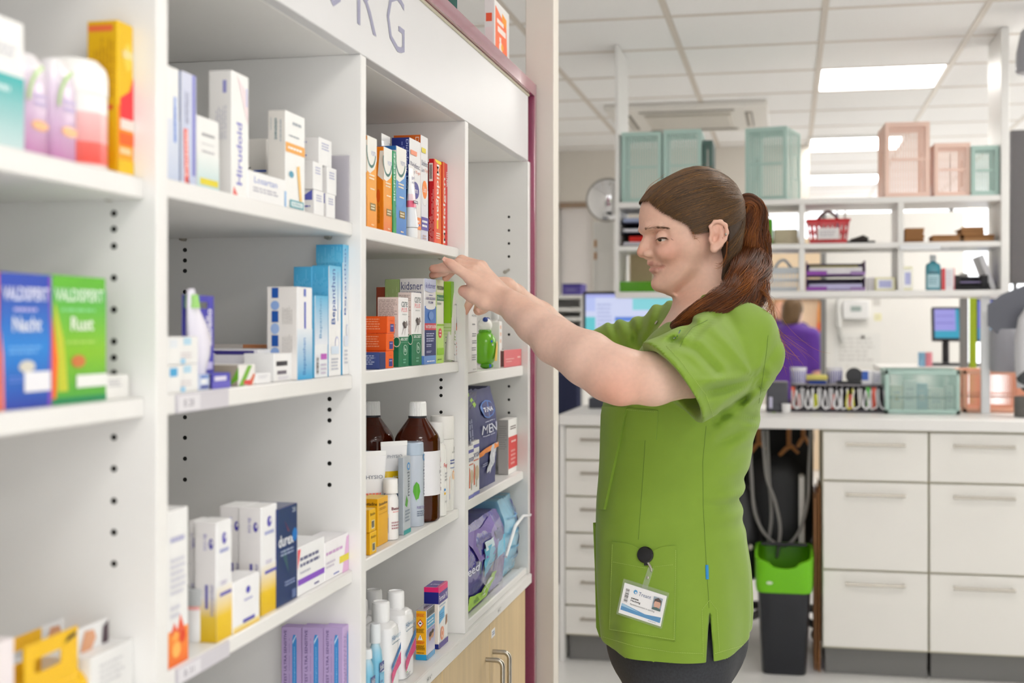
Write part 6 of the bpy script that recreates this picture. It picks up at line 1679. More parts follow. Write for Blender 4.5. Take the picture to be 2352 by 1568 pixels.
def striped_cup(label,u,vt,vb,Y,zb):
 x = wt(u,Y)
 r = .034
 h_ = .068
 b = MB(); b.lathe([(r * .86,0),(r * .9,.002),(r,h_),(r * .94,h_),(r * .84,.004),(.001,.004)],seg=32,cols=['e8e8f0'] * 6)
 o = b.build('plastic_cup','plastic',None,(x,Y,zb),label=label,cat='cup',group='violet striped cups')
 for k in range(20):
  a = 2 * math.pi * k / 20
  bb = MB()
  ca,sa = math.cos(a),math.sin(a)
  for t0,t1 in ((.06,.78),):
   r0_,r1_ = r * (.9 + .1 * t0) + .0004,r * (.9 + .1 * t1) + .0004
   d_ = .065
   bb.poly([(r0_ * math.cos(a - d_),r0_ * math.sin(a - d_),h_ * t0),(r0_ * math.cos(a + d_),r0_ * math.sin(a + d_),h_ * t0),(r1_ * math.cos(a + d_),r1_ * math.sin(a + d_),h_ * t1),(r1_ * math.cos(a - d_),r1_ * math.sin(a - d_),h_ * t1)],'5a52b4')
  if k == 0: allb = bb
  else:
   n = len(allb.v); allb.v += bb.v; allb.f += [tuple(i + n for i in f_) for f_ in bb.f]; allb.c += bb.c; allb.m += bb.m
 allb.build('cup_stripes','print',o,smooth=False)
 return o
zl_ = z0 + .1145
striped_cup('violet striped cup nearer her back on the organiser lid',1834,830,872,5.62,zl_)
striped_cup('violet striped cup beside the black tape roll on the organiser lid',1917,832,863,5.66,zl_)
simple_box('notebook',wt(1858,5.6),wt(1898,5.6),5.6,5.68,zl_,zl_ + .012,'matte',col='2a4aa0',label='dark blue notebook under the yellow sponge',cat='notebook')
b = MB(); b.box(-.046,.046,0,.06,0,.024,'e4d878',.006); o = b.build('sponge','matte',None,(wt(1875,5.6),5.61,zl_ + .0125),label='yellow sponge cloth on the organiser lid between the cups',cat='sponge')
b = MB()
for ysg in (0,.03):
 b.lathe([(.012,0),(.034,.001),(.034,.02),(.012,.021)],seg=24,col='26262a')
 break
b.xform(Matrix.Translation((.03,.03,.034)) @ Matrix.Rotation(math.radians(90),4,'X'))
b.box(-.040,.060,.0,.045,0,.012,'26262a',.003)
b.build('tape_dispenser','plastic',None,(wt(1945,5.6),5.6,zl_),label='black tape dispenser on the organiser lid',cat='dispenser')
on_rack('label_box','print',1980,2004,851,zl_,5.6,.05,'small blue and white box at the end of the organiser lid','box','e8e8ee',[('r',0,.3,.6,.95,'3c68c8')])
on_rack('label_box','print',2006,2024,853,zl_,5.6,.05,'small grey white box last on the organiser lid','box','dcdce4',[('l',.1,.2,.9,.8,3,'a8a8c4')])
turned('dose_cup','small white dose cup on the worktop beside the label printer',wt(1806,5.46),5.46,z0,[(.014,0),(.017,.002),(.019,.038),(.017,.038),(.013,.004),(.001,.004)],col='ececec',mat='plastic',cat='cup')
# medicine boxes inside the low mint crate
for k,(u,wv,hh_,c_) in enumerate(((2060,.05,.10,'e8e4d0'),(2090,.05,.12,'dfe8e8'),(2118,.04,.11,'8ab0c8'),(2150,.06,.09,'efeee6'),(2180,.03,.10,'e4ece8'))):
 x = wt(u,5.6)
 b = MB(); b.box(-wv / 2,wv / 2,0,.05,0,hh_,c_,.001); f = Face(b,(-wv / 2,0,0),(wv,0,0),(0,0,hh_),(0,-1,0)); f.draw([('l',.2,.3,.8,.8,3,'b4bcc4'),('e',.5,.5,.2,.1,'c8a83c' if k == 0 else 'd8dce0')])
 b.build('medicine_box','print',None,(x,5.60,CT + .0105),smooth=False,label=('cream','white','blue grey','ivory','narrow white')[k] + ' medicine box standing inside the low mint crate',cat='box',group=None)
# ---- knee space: bin, chair, cables, cardboard
def litter_bin():
 yb_ = 5.155
 x0,x1 = Xat(1736,yb_),Xat(1866,yb_)
 xc_ = (x0 + x1) / 2
 W,D = (x1 - x0) / 2,.14
 r = empty('litter_bin',(xc_,yb_ + D,0),label='black litter bin with a bright green rim in the knee space',cat='bin')
 h0,h1 = .335,.475
 b = MB()
 k0 = .80
 b.lathe([(W * k0 * .97,0),(W * k0,.008),(W * .96,h0),(W * .92,h0),(W * k0 * .94,.02),(.001,.02)],seg=40,p=7,sy=D / W,col='24262c')
 b.build('bin_body','plastic',r)
 b = MB()
 # rim: low front with a notch, higher sides and back
 seg = 48
 ring = []
 def hgt(a):
  y = math.sin(a)
  base = h1 - .045 * max(0,-y) ** 2
  if y < -.6 and abs(math.cos(a)) < .42: base -= .012
  return base
 for lvl in range(5):
  for i in range(seg):
   a = 2 * math.pi * i / seg
   ca,sa = math.cos(a),math.sin(a)
   qf = (abs(ca) ** 7 + abs(sa) ** 7) ** (-1 / 7)
   rr,zz = [(1.0,h0 - .012),(1.03,h0 + .01),(1.05,None),(.95,None),(.91,h0 - .01)][lvl]
   zz = hgt(a) if zz is None else zz
   b.v.append((W * rr * qf * ca,D * rr * qf * sa,zz))
 for lvl in range(4):
  for i in range(seg):
   i2 = (i + 1) % seg
   b.f.append((lvl * seg + i,lvl * seg + i2,(lvl + 1) * seg + i2,(lvl + 1) * seg + i)); b.c.append([lin('73c70f')] * 4); b.m.append(0)
 rim = b.build('bin_rim','plastic',r)
 b = MB(); f = Face(b,(-W * .62,-D * 1.056,h0 + .022),(W * .22,0,0),(0,0,.012),(0,-1,0)); f.draw([('e',.5,.5,.5,.5,'e0ecd0')]); b.build('rim_mark','print',rim,smooth=False)
 b = MB(); b.box(-W * .86,W * .86,-D * .02,D * .86,0,.012,'2a2b30',.004); o = b.build('swing_lid','plastic',r,(0,0,h1 + .008)); o.rotation_euler = (math.radians(-8),0,0)
 b = MB(); b.box(-W * .84,W * .84,-D * .8,-D * .1,-.002,.004,'17181c'); o = b.build('swing_lid','plastic',r,(0,0,h0 + .05)); o.rotation_euler = (math.radians(24),0,0)
litter_bin()
# office chair with a big black backrest
cy_ = 5.75
cx_ = Xat(1787,cy_)
oc = empty('office_chair',(cx_,cy_ + .25,0),label='black office chair with a rounded backrest in the knee space',cat='chair')
b = MB()
zc_ = Zat(1172,cx_,cy_); hw_ = (Xat(1868,cy_) - Xat(1706,cy_)) / 2
prof = []
nn_ = 14
for i in range(nn_ + 1):
 for j in range(25):
  s_ = -1 + 2 * i / nn_; a = math.pi * 2 * j / 24
  pass
b.lathe([(.001,.02),(hw_ * .6,.024),(hw_ * .9,.015),(hw_ * 1.0,0),(hw_ * .98,-.02),(hw_ * .85,-.035),(.001,-.04)],seg=48,p=2.5,sy=1.62,col='141416')
b.xform(Matrix.Translation((0,-.25,zc_)) @ Matrix.Rotation(math.radians(84),4,'X'))
b.build('backrest','leather',oc) if 'leather' in MATS else (material('leather',None,0.38,bump=.2,bscale=60),b.build('backrest','leather',oc))
b = MB(); b.box(-.24,.24,-.22,.24,.42,.50,'161618',.03); b.build('seat','leather',oc)
b = MB(); b.tube([(0,0,.10),(0,0,.42)],.03,14,'1a1a1c'); b.build('stem','plastic',oc)
b = MB(); b.tube([(0,.1,.44),(0,-.2,.42),(0,-.235,.55),(0,-.23,.66)],.02,10,'1a1a1c'); b.build('back_bar','plastic',oc)
for sx in (-1,1):
 b = MB(); b.tube([(sx * .24,.05,.46),(sx * .29,.05,.55),(sx * .29,.04,.66),(sx * .29,-.16,.68)],.018,10,'1a1a1c'); b.build('armrest','plastic',oc)
for k in range(5):
 a = k * 2 * math.pi / 5 + .3
 b = MB(); b.tube([(.03 * math.cos(a),.03 * math.sin(a),.10),(.28 * math.cos(a),.28 * math.sin(a),.065)],[.022,.016],8,'1a1a1c'); b.sphere((.29 * math.cos(a),.29 * math.sin(a),.03),.03,12,8,'111')
 b.build('leg','plastic',oc)
# black bag at her hip
b = MB()
xg_ = Xat(1700,5.5)
b.lathe([(.06,0),(.085,.02),(.092,.12),(.082,.26),(.05,.36),(.02,.40)],seg=28,p=2.6,sy=.7,col='1b1b1e')
bag = b.build('shoulder_bag','leather',None,(xg_,5.50,.31),label='black leather shoulder bag hanging between her hip and the chair',cat='bag')
b = MB(); b.tube([(-.03,0,.38),(-.02,.01,.50),(0,.02,.64)],.010,8,'202022'); b.build('bag_strap','leather',bag)
b = MB(); b.lathe([(.011,0),(.011,.006),(.005,.008)],seg=16,col='c8c4be'); b.xform(Matrix.Translation((.045,-.060,.14)) @ Matrix.Rotation(math.pi / 2,4,'X')); b.build('bag_rivet','steel',bag)
b = MB(); b.tube([(0,0,-.004),(0,0,-.012),(0,-.03,-.02),(0,-.035,-.01)],.006,8,'aaa'); b.build('bag_hook','steel',None,(xg_,5.52,CT - .045),label='metal hook under the worktop carrying the black bag',cat='hook')
# cables
def cable(label,pts,r=.007):
 pp = [P(u,v,Y) for u,v,Y in pts]
 o0 = pp[0]
 out = []
 n = len(pp)
 for i in range(n - 1):
  p0,p1,p2,p3 = pp[max(i - 1,0)],pp[i],pp[i + 1],pp[min(i + 2,n - 1)]
  for k in range(6):
   t = k / 6
   out.append(.5 * ((2 * p1) + (p2 - p0) * t + (2 * p0 - 5 * p1 + 4 * p2 - p3) * t * t + (3 * p1 - p0 - 3 * p2 + p3) * t ** 3) - o0)
 out.append(pp[-1] - o0)
 b = MB(); b.tube(out,r,8,'8d8b88')
 return b.build('power_cable','plastic',None,o0,label=label,cat='cable',group='grey cables under the worktop')
cable('grey cable making the widest loop before the black chair',[(1722,990,5.42),(1726,1090,5.42),(1735,1180,5.42),(1765,1235,5.42),(1805,1252,5.42),(1838,1215,5.42),(1855,1150,5.42),(1858,1080,5.42),(1862,988,5.42)])
cable('grey cable dropping nearly straight behind the bin',[(1762,988,5.44),(1766,1090,5.44),(1772,1180,5.44),(1766,1240,5.44),(1760,1300,5.50),(1758,1420,5.52)])
cable('grey cable curving to the right as it drops behind the bin',[(1752,988,5.40),(1760,1090,5.40),(1780,1150,5.40),(1792,1210,5.40),(1786,1270,5.40),(1780,1300,5.50),(1778,1420,5.52)])
# cardboard sheets and foam leaning on the drawer cabinet side
random.seed(2)
for k in range(3):
 b = MB(); hh_ = .66 - .03 * k
 b.box(0,.005,0,.34,0,hh_,('a9764a','9a6a42','b3825a','8c5c38','a97a50')[k],.0006)
 o = b.build('cardboard_sheet','matte',None,(xa_ - .012 - .0085 * k,5.26 + .01 * k,.12),label=('brown cardboard sheet flat against the drawer cabinet','brown cardboard sheet between the other two by the drawers','brown cardboard sheet nearest the bin')[k],cat='cardboard',group='cardboard sheets beside the drawers')
 o.location.z = .0005
 o.scale = (1,1,(.72 - .02 * k) / hh_)
b = MB(); b.box(-.012,.012,0,.12,0,.74,'dcdad6',.006); b.build('foam_strip','matte',None,(xa_ - .075,5.47,.0005),label='white foam strip standing beside the cardboard sheets',cat='foam')
# wooden hangers under the worktop, behind the chair top
for k,(u,v,dx) in enumerate(((1812,1030,.04),(1845,1010,.025),(1742,1022,.03),(1708,1045,.03))):
 p_ = P(u,v,5.78)
 b = MB(); b.tube([(-dx,0,-.03),(-dx * .3,0,.0),(dx * .3,0,.01),(dx,0,-.02)],[.016,.02,.02,.014],10,'c98a52',flat=.5)
 b.tube([(0,0,.01),(0,0,CT - .046 - p_.z)],.010,8,'b87a44')
 b.build('wooden_bracket','birch_dark',None,p_,label=('wooden hanger under the worktop above the chair back','wooden hanger under the worktop nearest the drawers','wooden hanger under the worktop above the bag','wooden hanger under the worktop nearest her hip')[k],cat='hanger',group='wooden hangers under the worktop') if 'birch_dark' in MATS else (material('birch_dark',None,0.5,noise=.1,nscale=20),b.build('wooden_bracket','birch_dark',None,p_,label='wooden hanger under the worktop above the chair back',cat='hanger',group='wooden hangers under the worktop'))
# ---- grey medical arm device at the picture edge
YM = 5.42
zz0 = CT + .0005
dv = empty('device_stand',(Xat(2365,YM),YM,zz0),label='grey device with a round base and angled hood at the worktop end',cat='device')
def dp(u,v,y=YM): return P(u,v,y) - dv.location
b = MB(); r_ = .058; b.lathe([(r_,0),(r_,.002),(r_,.075),(r_ * .95,.080),(.001,.080)],seg=36,col='6a6764'); b.build('device_base','plastic',dv,(0,0,0))
b = MB()
b.tube([dp(2366,885),dp(2356,840),dp(2353,780),dp(2358,735),dp(2372,705)],[.050,.040,.036,.032,.024],24,'cfcfd4')
b.build('device_arm','plastic',dv)
b = MB(); b.sphere(dp(2372,868),.062,24,14,'4a4c50'); b.build('device_joint','gloss',dv)
b = MB()
for pl,col_ in (([(2268,700),(2300,676),(2352,655),(2420,640),(2440,720),(2400,800),(2352,792),(2328,790),(2290,765),(2268,748)],'5a5c66'),):
 fr = [dp(u,v,YM + .10) for u,v in pl]; bk = [dp(u,v,YM + .16) for u,v in pl]
 n = len(fr)
 b.poly(fr[::-1],col_); b.poly(bk,'c8c8cc')
 for i in range(n):
  b.poly([fr[i],fr[(i + 1) % n],bk[(i + 1) % n],bk[i]],'b4b4b8')
b.build('device_hood','plastic',dv,smooth=False)
b = MB(); b.lathe([(.060,-.16),(.064,-.15),(.064,.0),(.058,.012)],0,0,0,32,'9c9ca4'); b.build('device_drum','plastic',dv,dp(2312,762,YM + .15))
# dark hanging lamp head and cabinet further behind at the top corner
hl = empty('examination_lamp',P(2376,150,5.3),label='grey examination lamp head hanging in the upper picture corner',cat='lamp')
b = MB(); b.tube([(0,0,CEIL - hl.location.z),(0,0,.14)],.012,10,'8a8a90'); b.lathe([(.02,.16),(.05,.13),(.066,.05),(.07,-.02),(.062,-.03)],seg=32,col='a2a2aa'); b.build('lamp_head','plastic',hl)
b = MB(); b.lathe([(.061,-.028),(.045,-.04),(.001,-.042)],seg=28,col='d8d8dc',cap=False); b.build('lamp_glass','gloss',hl)
cb = empty('dark_cabinet',(Xat(2352,6.4),6.4,0),label='dark grey cupboard beyond the rack end panel',cat='cupboard')
bx('cupboard_body','matte',(Xat(2322,6.3),6.3,dt + .4),(Xat(2480,6.3),6.5,2.25),cb,col='5c5a5c')
bx('cupboard_leg','matte',(Xat(2330,6.3),6.3,0),(Xat(2336,6.3),6.34,dt + .4),cb,col='5c5a5c')
bx('cupboard_leg','matte',(Xat(2470,6.3),6.3,0),(Xat(2476,6.3),6.34,dt + .4),cb,col='5c5a5c')
# ------------------------------------------------------------------ smooth bodies: signed distances meshed by surface nets
class Body:
 def __init__(s):
  s.pr = []
 def add(s,f,c,R,k=.01,op='u'):
  s.pr.append((f,np.array(c,dtype=float),R,k,op)); return s
 def cone(s,p0,r0,p1,r1,k=.012,op='u',flat=None):
  p0,p1 = np.array(p0,float),np.array(p1,float)
  d = p1 - p0; L2 = float(d @ d) + 1e-12
  def f(Q):
   t = np.clip(((Q - p0) @ d) / L2,0,1)
   return np.linalg.norm(Q - (p0 + t[:,None] * d),axis=1) - (r0 + (r1 - r0) * t)
  s.add(f,(p0 + p1) / 2,math.sqrt(L2) / 2 + max(r0,r1),k,op); return s
 def chain(s,pts,rs,k=.012,op='u'):
  for i in range(len(pts) - 1):
   s.cone(pts[i],rs[i],pts[i + 1],rs[i + 1],k,op)
  return s
 def ell(s,c,r,axes=None,k=.01,op='u'):
  c = np.array(c,float); r = np.array(r,float)
  A = np.eye(3) if axes is None else np.array(axes,float)
  def f(Q):
   q = (Q - c) @ A.T
   k0 = np.linalg.norm(q / r,axis=1); k1 = np.linalg.norm(q / (r * r),axis=1) + 1e-9
   return k0 * (k0 - 1) / k1
  s.add(f,c,float(max(r)),k,op); return s
 def ev(s,Q,act=None):
  d = np.full(len(Q),1.0)
  for i,(f,c,R,k,op) in enumerate(s.pr):
   if act is not None and not act[i]: continue
   b = f(Q)
   if op == 'u':
    h = np.clip(.5 + .5 * (d - b) / k,0,1)
    d = d * (1 - h) + b * h - k * h * (1 - h)
   elif op == 's':
    h = np.clip(.5 - .5 * (d + b) / k,0,1)
    d = d * (1 - h) - b * h + k * h * (1 - h)
   else:                      # intersection
    h = np.clip(.5 - .5 * (d - b) / k,0,1)
    d = d * (1 - h) + b * h + k * h * (1 - h)
  return d
 def mesh(s,h,lo,hi,B=14):
  lo,hi = np.array(lo,float),np.array(hi,float)
  nb = np.ceil((hi - lo) / (h * B)).astype(int)
  C = np.array([p[1] for p in s.pr]); R = np.array([p[2] for p in s.pr]); K = np.array([p[3] for p in s.pr])
  rad = h * B * math.sqrt(3) / 2
  gi = np.stack(np.meshgrid(*[np.arange(B + 1)] * 3,indexing='ij'),-1).reshape(-1,3)
  cells_k,cells_p,quads = [],[],[]
  BIG = 1 << 20
  def key(c): return (c[:,0] * BIG + c[:,1]) * BIG + c[:,2]
  cor = np.array([[i,j,k] for i in (0,1) for j in (0,1) for k in (0,1)])
  edges = [(a,b) for a in range(8) for b in range(a + 1,8) if np.abs(cor[a] - cor[b]).sum() == 1]
  for bi in np.ndindex(*nb):
   org = np.array(bi) * B
   ctr = lo + (org + B / 2) * h
   act = np.linalg.norm(C - ctr,axis=1) < R + rad + 2 * K + 3 * h
   if not act.any(): continue
   d0 = s.ev(ctr[None,:],act)[0]
   if abs(d0) > rad * 1.9 + .01: continue
   V = s.ev(lo + (gi + org) * h,act).reshape(B + 1,B + 1,B + 1)
   if V.min() > 0 or V.max() < 0: continue
   N = V < 0
   cs = sum(N[i:B + i,j:B + j,k:B + k].astype(np.int8) for i in (0,1) for j in (0,1) for k in (0,1))
   idx = np.argwhere((cs > 0) & (cs < 8))
   if len(idx):
    cv = np.stack([V[idx[:,0] + c[0],idx[:,1] + c[1],idx[:,2] + c[2]] for c in cor],1)
    acc = np.zeros((len(idx),3)); cnt = np.zeros(len(idx))
    for a,b in edges:
     va,vb = cv[:,a],cv[:,b]
     m = (va < 0) != (vb < 0)
     t = np.where(m,va / np.where(m,va - vb,1),0)
     acc += np.where(m[:,None],cor[a] + (cor[b] - cor[a]) * t[:,None],0); cnt += m
    cells_p.append(lo + (idx + org + acc / cnt[:,None]) * h)
    cells_k.append(key(idx + org))
   for ax in range(3):
    sl0 = [slice(0,B)] * 3; sl1 = [slice(0,B)] * 3; sl1[ax] = slice(1,B + 1)
    a,b = N[tuple(sl0)],N[tuple(sl1)]
    ed = np.argwhere(a != b)
    if not len(ed): continue
    o1,o2 = [(1,2),(2,0),(0,1)][ax]
    e1 = np.zeros(3,int); e1[o1] = 1
    e2 = np.zeros(3,int); e2[o2] = 1
    g = ed + org
    q = np.stack([key(g - e1 - e2),key(g - e2),key(g),key(g - e1)],1)
    flip = ~a[ed[:,0],ed[:,1],ed[:,2]]
    q[flip] = q[flip][:,::-1]
    quads.append(q)
  K_ = np.concatenate(cells_k); P_ = np.concatenate(cells_p); Q_ = np.concatenate(quads)
  o = np.argsort(K_); K_,P_ = K_[o],P_[o]
  ix = np.searchsorted(K_,Q_); ix = np.clip(ix,0,len(K_) - 1)
  ok = (K_[ix] == Q_).all(1)
  return P_,ix[ok]
def mesh_from(name,V,Fq,mats,cols=None,parent=None,origin=(0,0,0),smooth=True,**t):
 me = bpy.data.meshes.new(name)
 V = np.asarray(V) - np.array(origin)
 me.vertices.add(len(V)); me.vertices.foreach_set('co',V.astype(np.float32).ravel())
 n = len(Fq)
 me.loops.add(n * 4); me.loops.foreach_set('vertex_index',Fq.astype(np.int32).ravel())
 me.polygons.add(n); me.polygons.foreach_set('loop_start',np.arange(0,n * 4,4,dtype=np.int32))
 me.update(calc_edges=True)
 me.validate()
 me.polygons.foreach_set('use_smooth',[smooth] * len(me.polygons))
 if cols is not None:
  at = me.color_attributes.new('Col','FLOAT_COLOR','POINT')
  c4 = np.ones((len(V),4),np.float32); c4[:,:3] = cols
  at.data.foreach_set('color',c4.ravel())
 me.materials.append(MATS[mats])
 o = bpy.data.objects.new(name,me); COL.objects.link(o)
 o.location = Vector(origin)
 if parent is not None:
  o.parent = parent
  o.location = Vector(origin) - parent.location
 return tag(o,**t)
def relax(V,Fq,it=2,lam=.5):
 V = V.copy()
 E = np.concatenate([Fq[:,[0,1]],Fq[:,[1,2]],Fq[:,[2,3]],Fq[:,[3,0]]])
 for _ in range(it):
  acc = np.zeros_like(V); cnt = np.zeros(len(V))
  np.add.at(acc,E[:,0],V[E[:,1]]); np.add.at(cnt,E[:,0],1)
  np.add.at(acc,E[:,1],V[E[:,0]]); np.add.at(cnt,E[:,1],1)
  V = V * (1 - lam) + lam * acc / np.maximum(cnt,1)[:,None]
 return V
def strands(name,curves,radii,mat_,parent,origin,shades=None,**t):
 """curves: (n, m, 3) hair strands as real hair curves"""
 curves = np.asarray(curves,np.float32); n,m,_ = curves.shape
 hc = bpy.data.hair_curves.new(name)
 hc.add_curves([m] * n)
 pos = curves - np.array(origin,np.float32)
 hc.attributes['position'].data.foreach_set('vector',pos.ravel()) if 'position' in hc.attributes else hc.points.foreach_set('position',pos.ravel())
 ra = hc.attributes.get('radius') or hc.attributes.new('radius','FLOAT','POINT')
 ra.data.foreach_set('value',np.asarray(radii,np.float32).reshape(-1) if np.size(radii) == n * m else np.tile(np.asarray(radii,np.float32),n))
 sh = hc.attributes.new('shade','FLOAT','CURVE')
 sh.data.foreach_set('value',np.asarray(shades if shades is not None else np.random.rand(n),np.float32))
 hc.materials.append(MATS[mat_])
 o = bpy.data.objects.new(name,hc); COL.objects.link(o)
 o.location = Vector(origin)
 if parent is not None:
  o.parent = parent; o.location = Vector(origin) - parent.location
 return tag(o,**t)
def hair_material(name,cols,rough=.38):
 m = bpy.data.materials.new(name); m.use_nodes = True
 nt = m.node_tree; b = nt.nodes['Principled BSDF']
 b.inputs['Roughness'].default_value = rough
 b.inputs['Specular IOR Level'].default_value = .35
 b.inputs['Anisotropic'].default_value = .4
 a = nt.nodes.new('ShaderNodeAttribute'); a.attribute_name = 'shade'
 r = nt.nodes.new('ShaderNodeValToRGB')
 el = r.color_ramp.elements
 el[0].color = (*lin(cols[0]),1); el[1].color = (*lin(cols[-1]),1)
 for i,c in enumerate(cols[1:-1]):
  e2 = el.new((i + 1) / (len(cols) - 1)); e2.color = (*lin(c),1)
 nt.links.new(a.outputs['Fac'],r.inputs['Fac'])
 nt.links.new(r.outputs['Color'],b.inputs['Base Color'])
 MATS[name] = m
hair_material('hair_scalp',['32261c','4b3a2a','664b32','8a602f','b8823f'])
hair_material('hair_tail',['2e1a0e','5a3016','7c441c','9a5a26','b8742f'])
hair_material('hair_brow',['5a4030','80604a'])
material('hair_base',None,0.55,noise=.2,nscale=60,bump=.3,bscale=220)
material('skin',None,0.46,spec=.4,sss=.12,noise=.035,nscale=140,bump=.05,bscale=900)
material('tunic_cloth',None,0.72,noise=.02,nscale=30,bump=.07,bscale=1500,sheen=.12)
material('denim',None,0.8,noise=.18,nscale=250,bump=.2,bscale=900)
material('badge_clear','eef0f2',0.08,alpha=.10)
# ------------------------------------------------------------------ the woman at the shelves
YWm = 2.42
PHI = math.radians(19)
H0 = P(1600,540,YWm)
HS = F_PX / zc(H0.x,H0.y)
fa = np.array((-math.cos(PHI),-math.sin(PHI),0)); fl = np.array((math.sin(PHI),-math.cos(PHI),0)); fz = np.array((0,0,1.0))
HAX = np.stack([fa,fl,fz])
def HA(u,l=0.0): return ((1600 - u) / HS + abs(l) * math.sin(PHI)) / math.cos(PHI)   # far side mirrors the near one
def HZ(v): return (540 - v) / HS
def HP(u,v,l=0.0):
 return np.array(H0) + fa * HA(u,l) + fl * l + fz * HZ(v)
px = 1 / HS
body = Body()
# cranium and face
cr_c = HP(1591,487); cr_r = (.0790,.0720,.0715)
body.ell(cr_c,cr_r,HAX,k=.01)
fv = np.array([425,440,464,480,496,515,530,543,560,580,594,606,620,634,646,656,664,670,675.])
ffr = np.array([1532,1507,1481,1475.5,1473.5,1473.5,1477,1487,1491,1494,1497,1500,1503,1506,1505,1505.5,1509,1518,1534])
fbk = np.array([1650,1660,1665,1668,1668,1665,1660,1656,1652,1646,1640,1634,1625,1608,1590,1574,1562,1552,1546])
fhw = np.array([46,56,65,69,70.5,70,69.5,69.5,69.5,66,61,57,54,48.5,42.5,35.5,28.5,21,13]) * .001
fz_ = HZ(fv)[::-1]; fA = HA(ffr)[::-1]; fB = HA(fbk)[::-1]; fW = fhw[::-1]
def face_loft(Q):
 q = (Q - np.array(H0)) @ HAX.T
 z = q[:,2]
 A = np.interp(z,fz_,fA); Bk = np.interp(z,fz_,fB); W = np.interp(z,fz_,fW)
 ac = (A + Bk) / 2; ra = (A - Bk) / 2
 aa = np.abs((q[:,0] - ac) / ra); ll = np.abs(q[:,1] / W)
 p = np.interp(z,HZ(np.array([690,665,640,615,600,575,545])),[2,1.95,1.75,1.58,1.60,1.85,1.95])
 g = (aa ** p + ll ** p) ** (1 / p)
 d = (g - 1) * np.minimum(ra,W)
 return np.maximum(d,np.maximum(fz_[0] - z,z - fz_[-1]))
body.add(face_loft,HP(1560,550),.135,k=.012)
# chin, jaw corner, cheek of a smiling face
body.ell(HP(1517,652),(.0130,.014,.0125),HAX,k=.014)
for s_ in (-1,1):
 body.ell(HP(1536,583,.040 * s_),(.017,.016,.0150),HAX,k=.018)
# brow ridge
for s_ in (-1,1):
 body.chain([HP(1489,531,.012 * s_),HP(1499,527,.026 * s_),HP(1523,527,.046 * s_)],[.0060,.0062,.0046],k=.010)
# eye sockets
for s_ in (-1,1):
 body.ell(HP(1513,547.5,.035 * s_),(.0172,.0205,.0094),HAX,k=.014,op='s')
# nose
body.chain([HP(1492.0,541),HP(1487.5,556),HP(1482.5,568),HP(1476.8,580.0)],[.0062,.0064,.0070,.0082],k=.008)
for s_ in (-1,1):
 body.ell(HP(1496,584.0,.0122 * s_),(.0108,.0062,.0076),HAX,k=.006)
body.cone(HP(1480,586),.0050,HP(1492,593),.0046,k=.006)
for s_ in (-1,1):
 body.ell(HP(1484.5,592.5,.0058 * s_),(.0058,.0028,.0030),HAX,k=.003,op='s')
# features placed where the camera's sight line meets the face, then mirrored to the far side
def trace(u,v,b=None):
 d = np.array(P(u,v,2.0)) - np.array((0,0,CAMZ)); d /= np.linalg.norm(d)
 p = np.array((0,0,CAMZ)) + d * 1.9
 for _ in range(90):
  f = float((b or body).ev(p[None,:])[0])
  if f < 1e-4 or f > 5: break
  p = p + d * max(f * .6,1e-4)
 return p
def mirror(p):
 q = HAX @ (np.array(p) - np.array(H0)); q[1] = -q[1]
 return np.array(H0) + q @ HAX
CF = np.array(HP(1565,600))
def inn(p,k):
 d = CF - p; return p + d / np.linalg.norm(d) * k
body.ell(HP(1512,611),(.0095,.0150,.014),HAX,k=.010)
def both(mid,near_pts,k):
 nr = [inn(trace(u,v),k) for u,v in near_pts]
 return [mirror(p) for p in nr[::-1]] + [inn(np.array(mid),k * .3)] + nr
UL = both(HP(1495.5,605.5),[(1505,605.8),(1516,607.8),(1527,609.6)],.0016)
LL = both(HP(1501,621),[(1510,621.2),(1519,618.6),(1526.5,612.6)],.0016)
ML = both(HP(1494.5,613.2),[(1504,614.0),(1514,613.4),(1523,611.6),(1530.5,608.8)],-.0006)
URr,LRr = [.0016,.0034,.0044,.0048,.0044,.0034,.0016],[.0016,.0040,.0052,.0056,.0052,.0040,.0016]
body.chain(UL,URr,k=.0035)
body.chain(LL,LRr,k=.0035)
body.chain(ML,[.0009,.0014,.0018,.0021,.0023,.0021,.0018,.0014,.0009],k=.002,op='s')
body.ell(HP(1499,634),(.006,.016,.0045),HAX,k=.008,op='s')
# eyelids over the balls, looking down
EYE = [HP(1529,549.5,.0390 * s_) for s_ in (-1,1)]
for s_ in (-1,1):
 body.ell(HP(1515,548.5,.045 * s_),(.0165,.0165,.0085),HAX,k=.012,op='s')
for c in EYE:
 body.ell(c,(.0130,.0130,.0125),HAX,k=.004)
def on_ball(u,v,r=.0130):
 o_ = np.array((0,0,CAMZ)); d = np.array(P(u,v,2.0)) - o_; d /= np.linalg.norm(d)
 q = o_ - EYE[1]; b_ = q @ d; disc = b_ * b_ - (q @ q - r * r)
 return o_ + d * (-b_ - math.sqrt(disc)) if disc > 0 else trace(u,v)
_sl = [on_ball(u,v) for u,v in ((1510,549.6),(1516,550.2),(1522.5,550.4),(1529,550),(1535,548.8))]
_ls = [on_ball(u,v,.0133) for u,v in ((1508.5,549),(1514,546.6),(1521,545.8),(1528,546.2),(1535,547.0))] + [trace(1542,548.2)]
SLIT = {1: _sl,-1: [mirror(p) for p in _sl]}
LASH = {1: _ls,-1: [mirror(p) for p in _ls]}
for s_ in (-1,1):
 body.chain(SLIT[s_],[.0010,.0025,.0030,.0026,.0010],k=.0012,op='s')
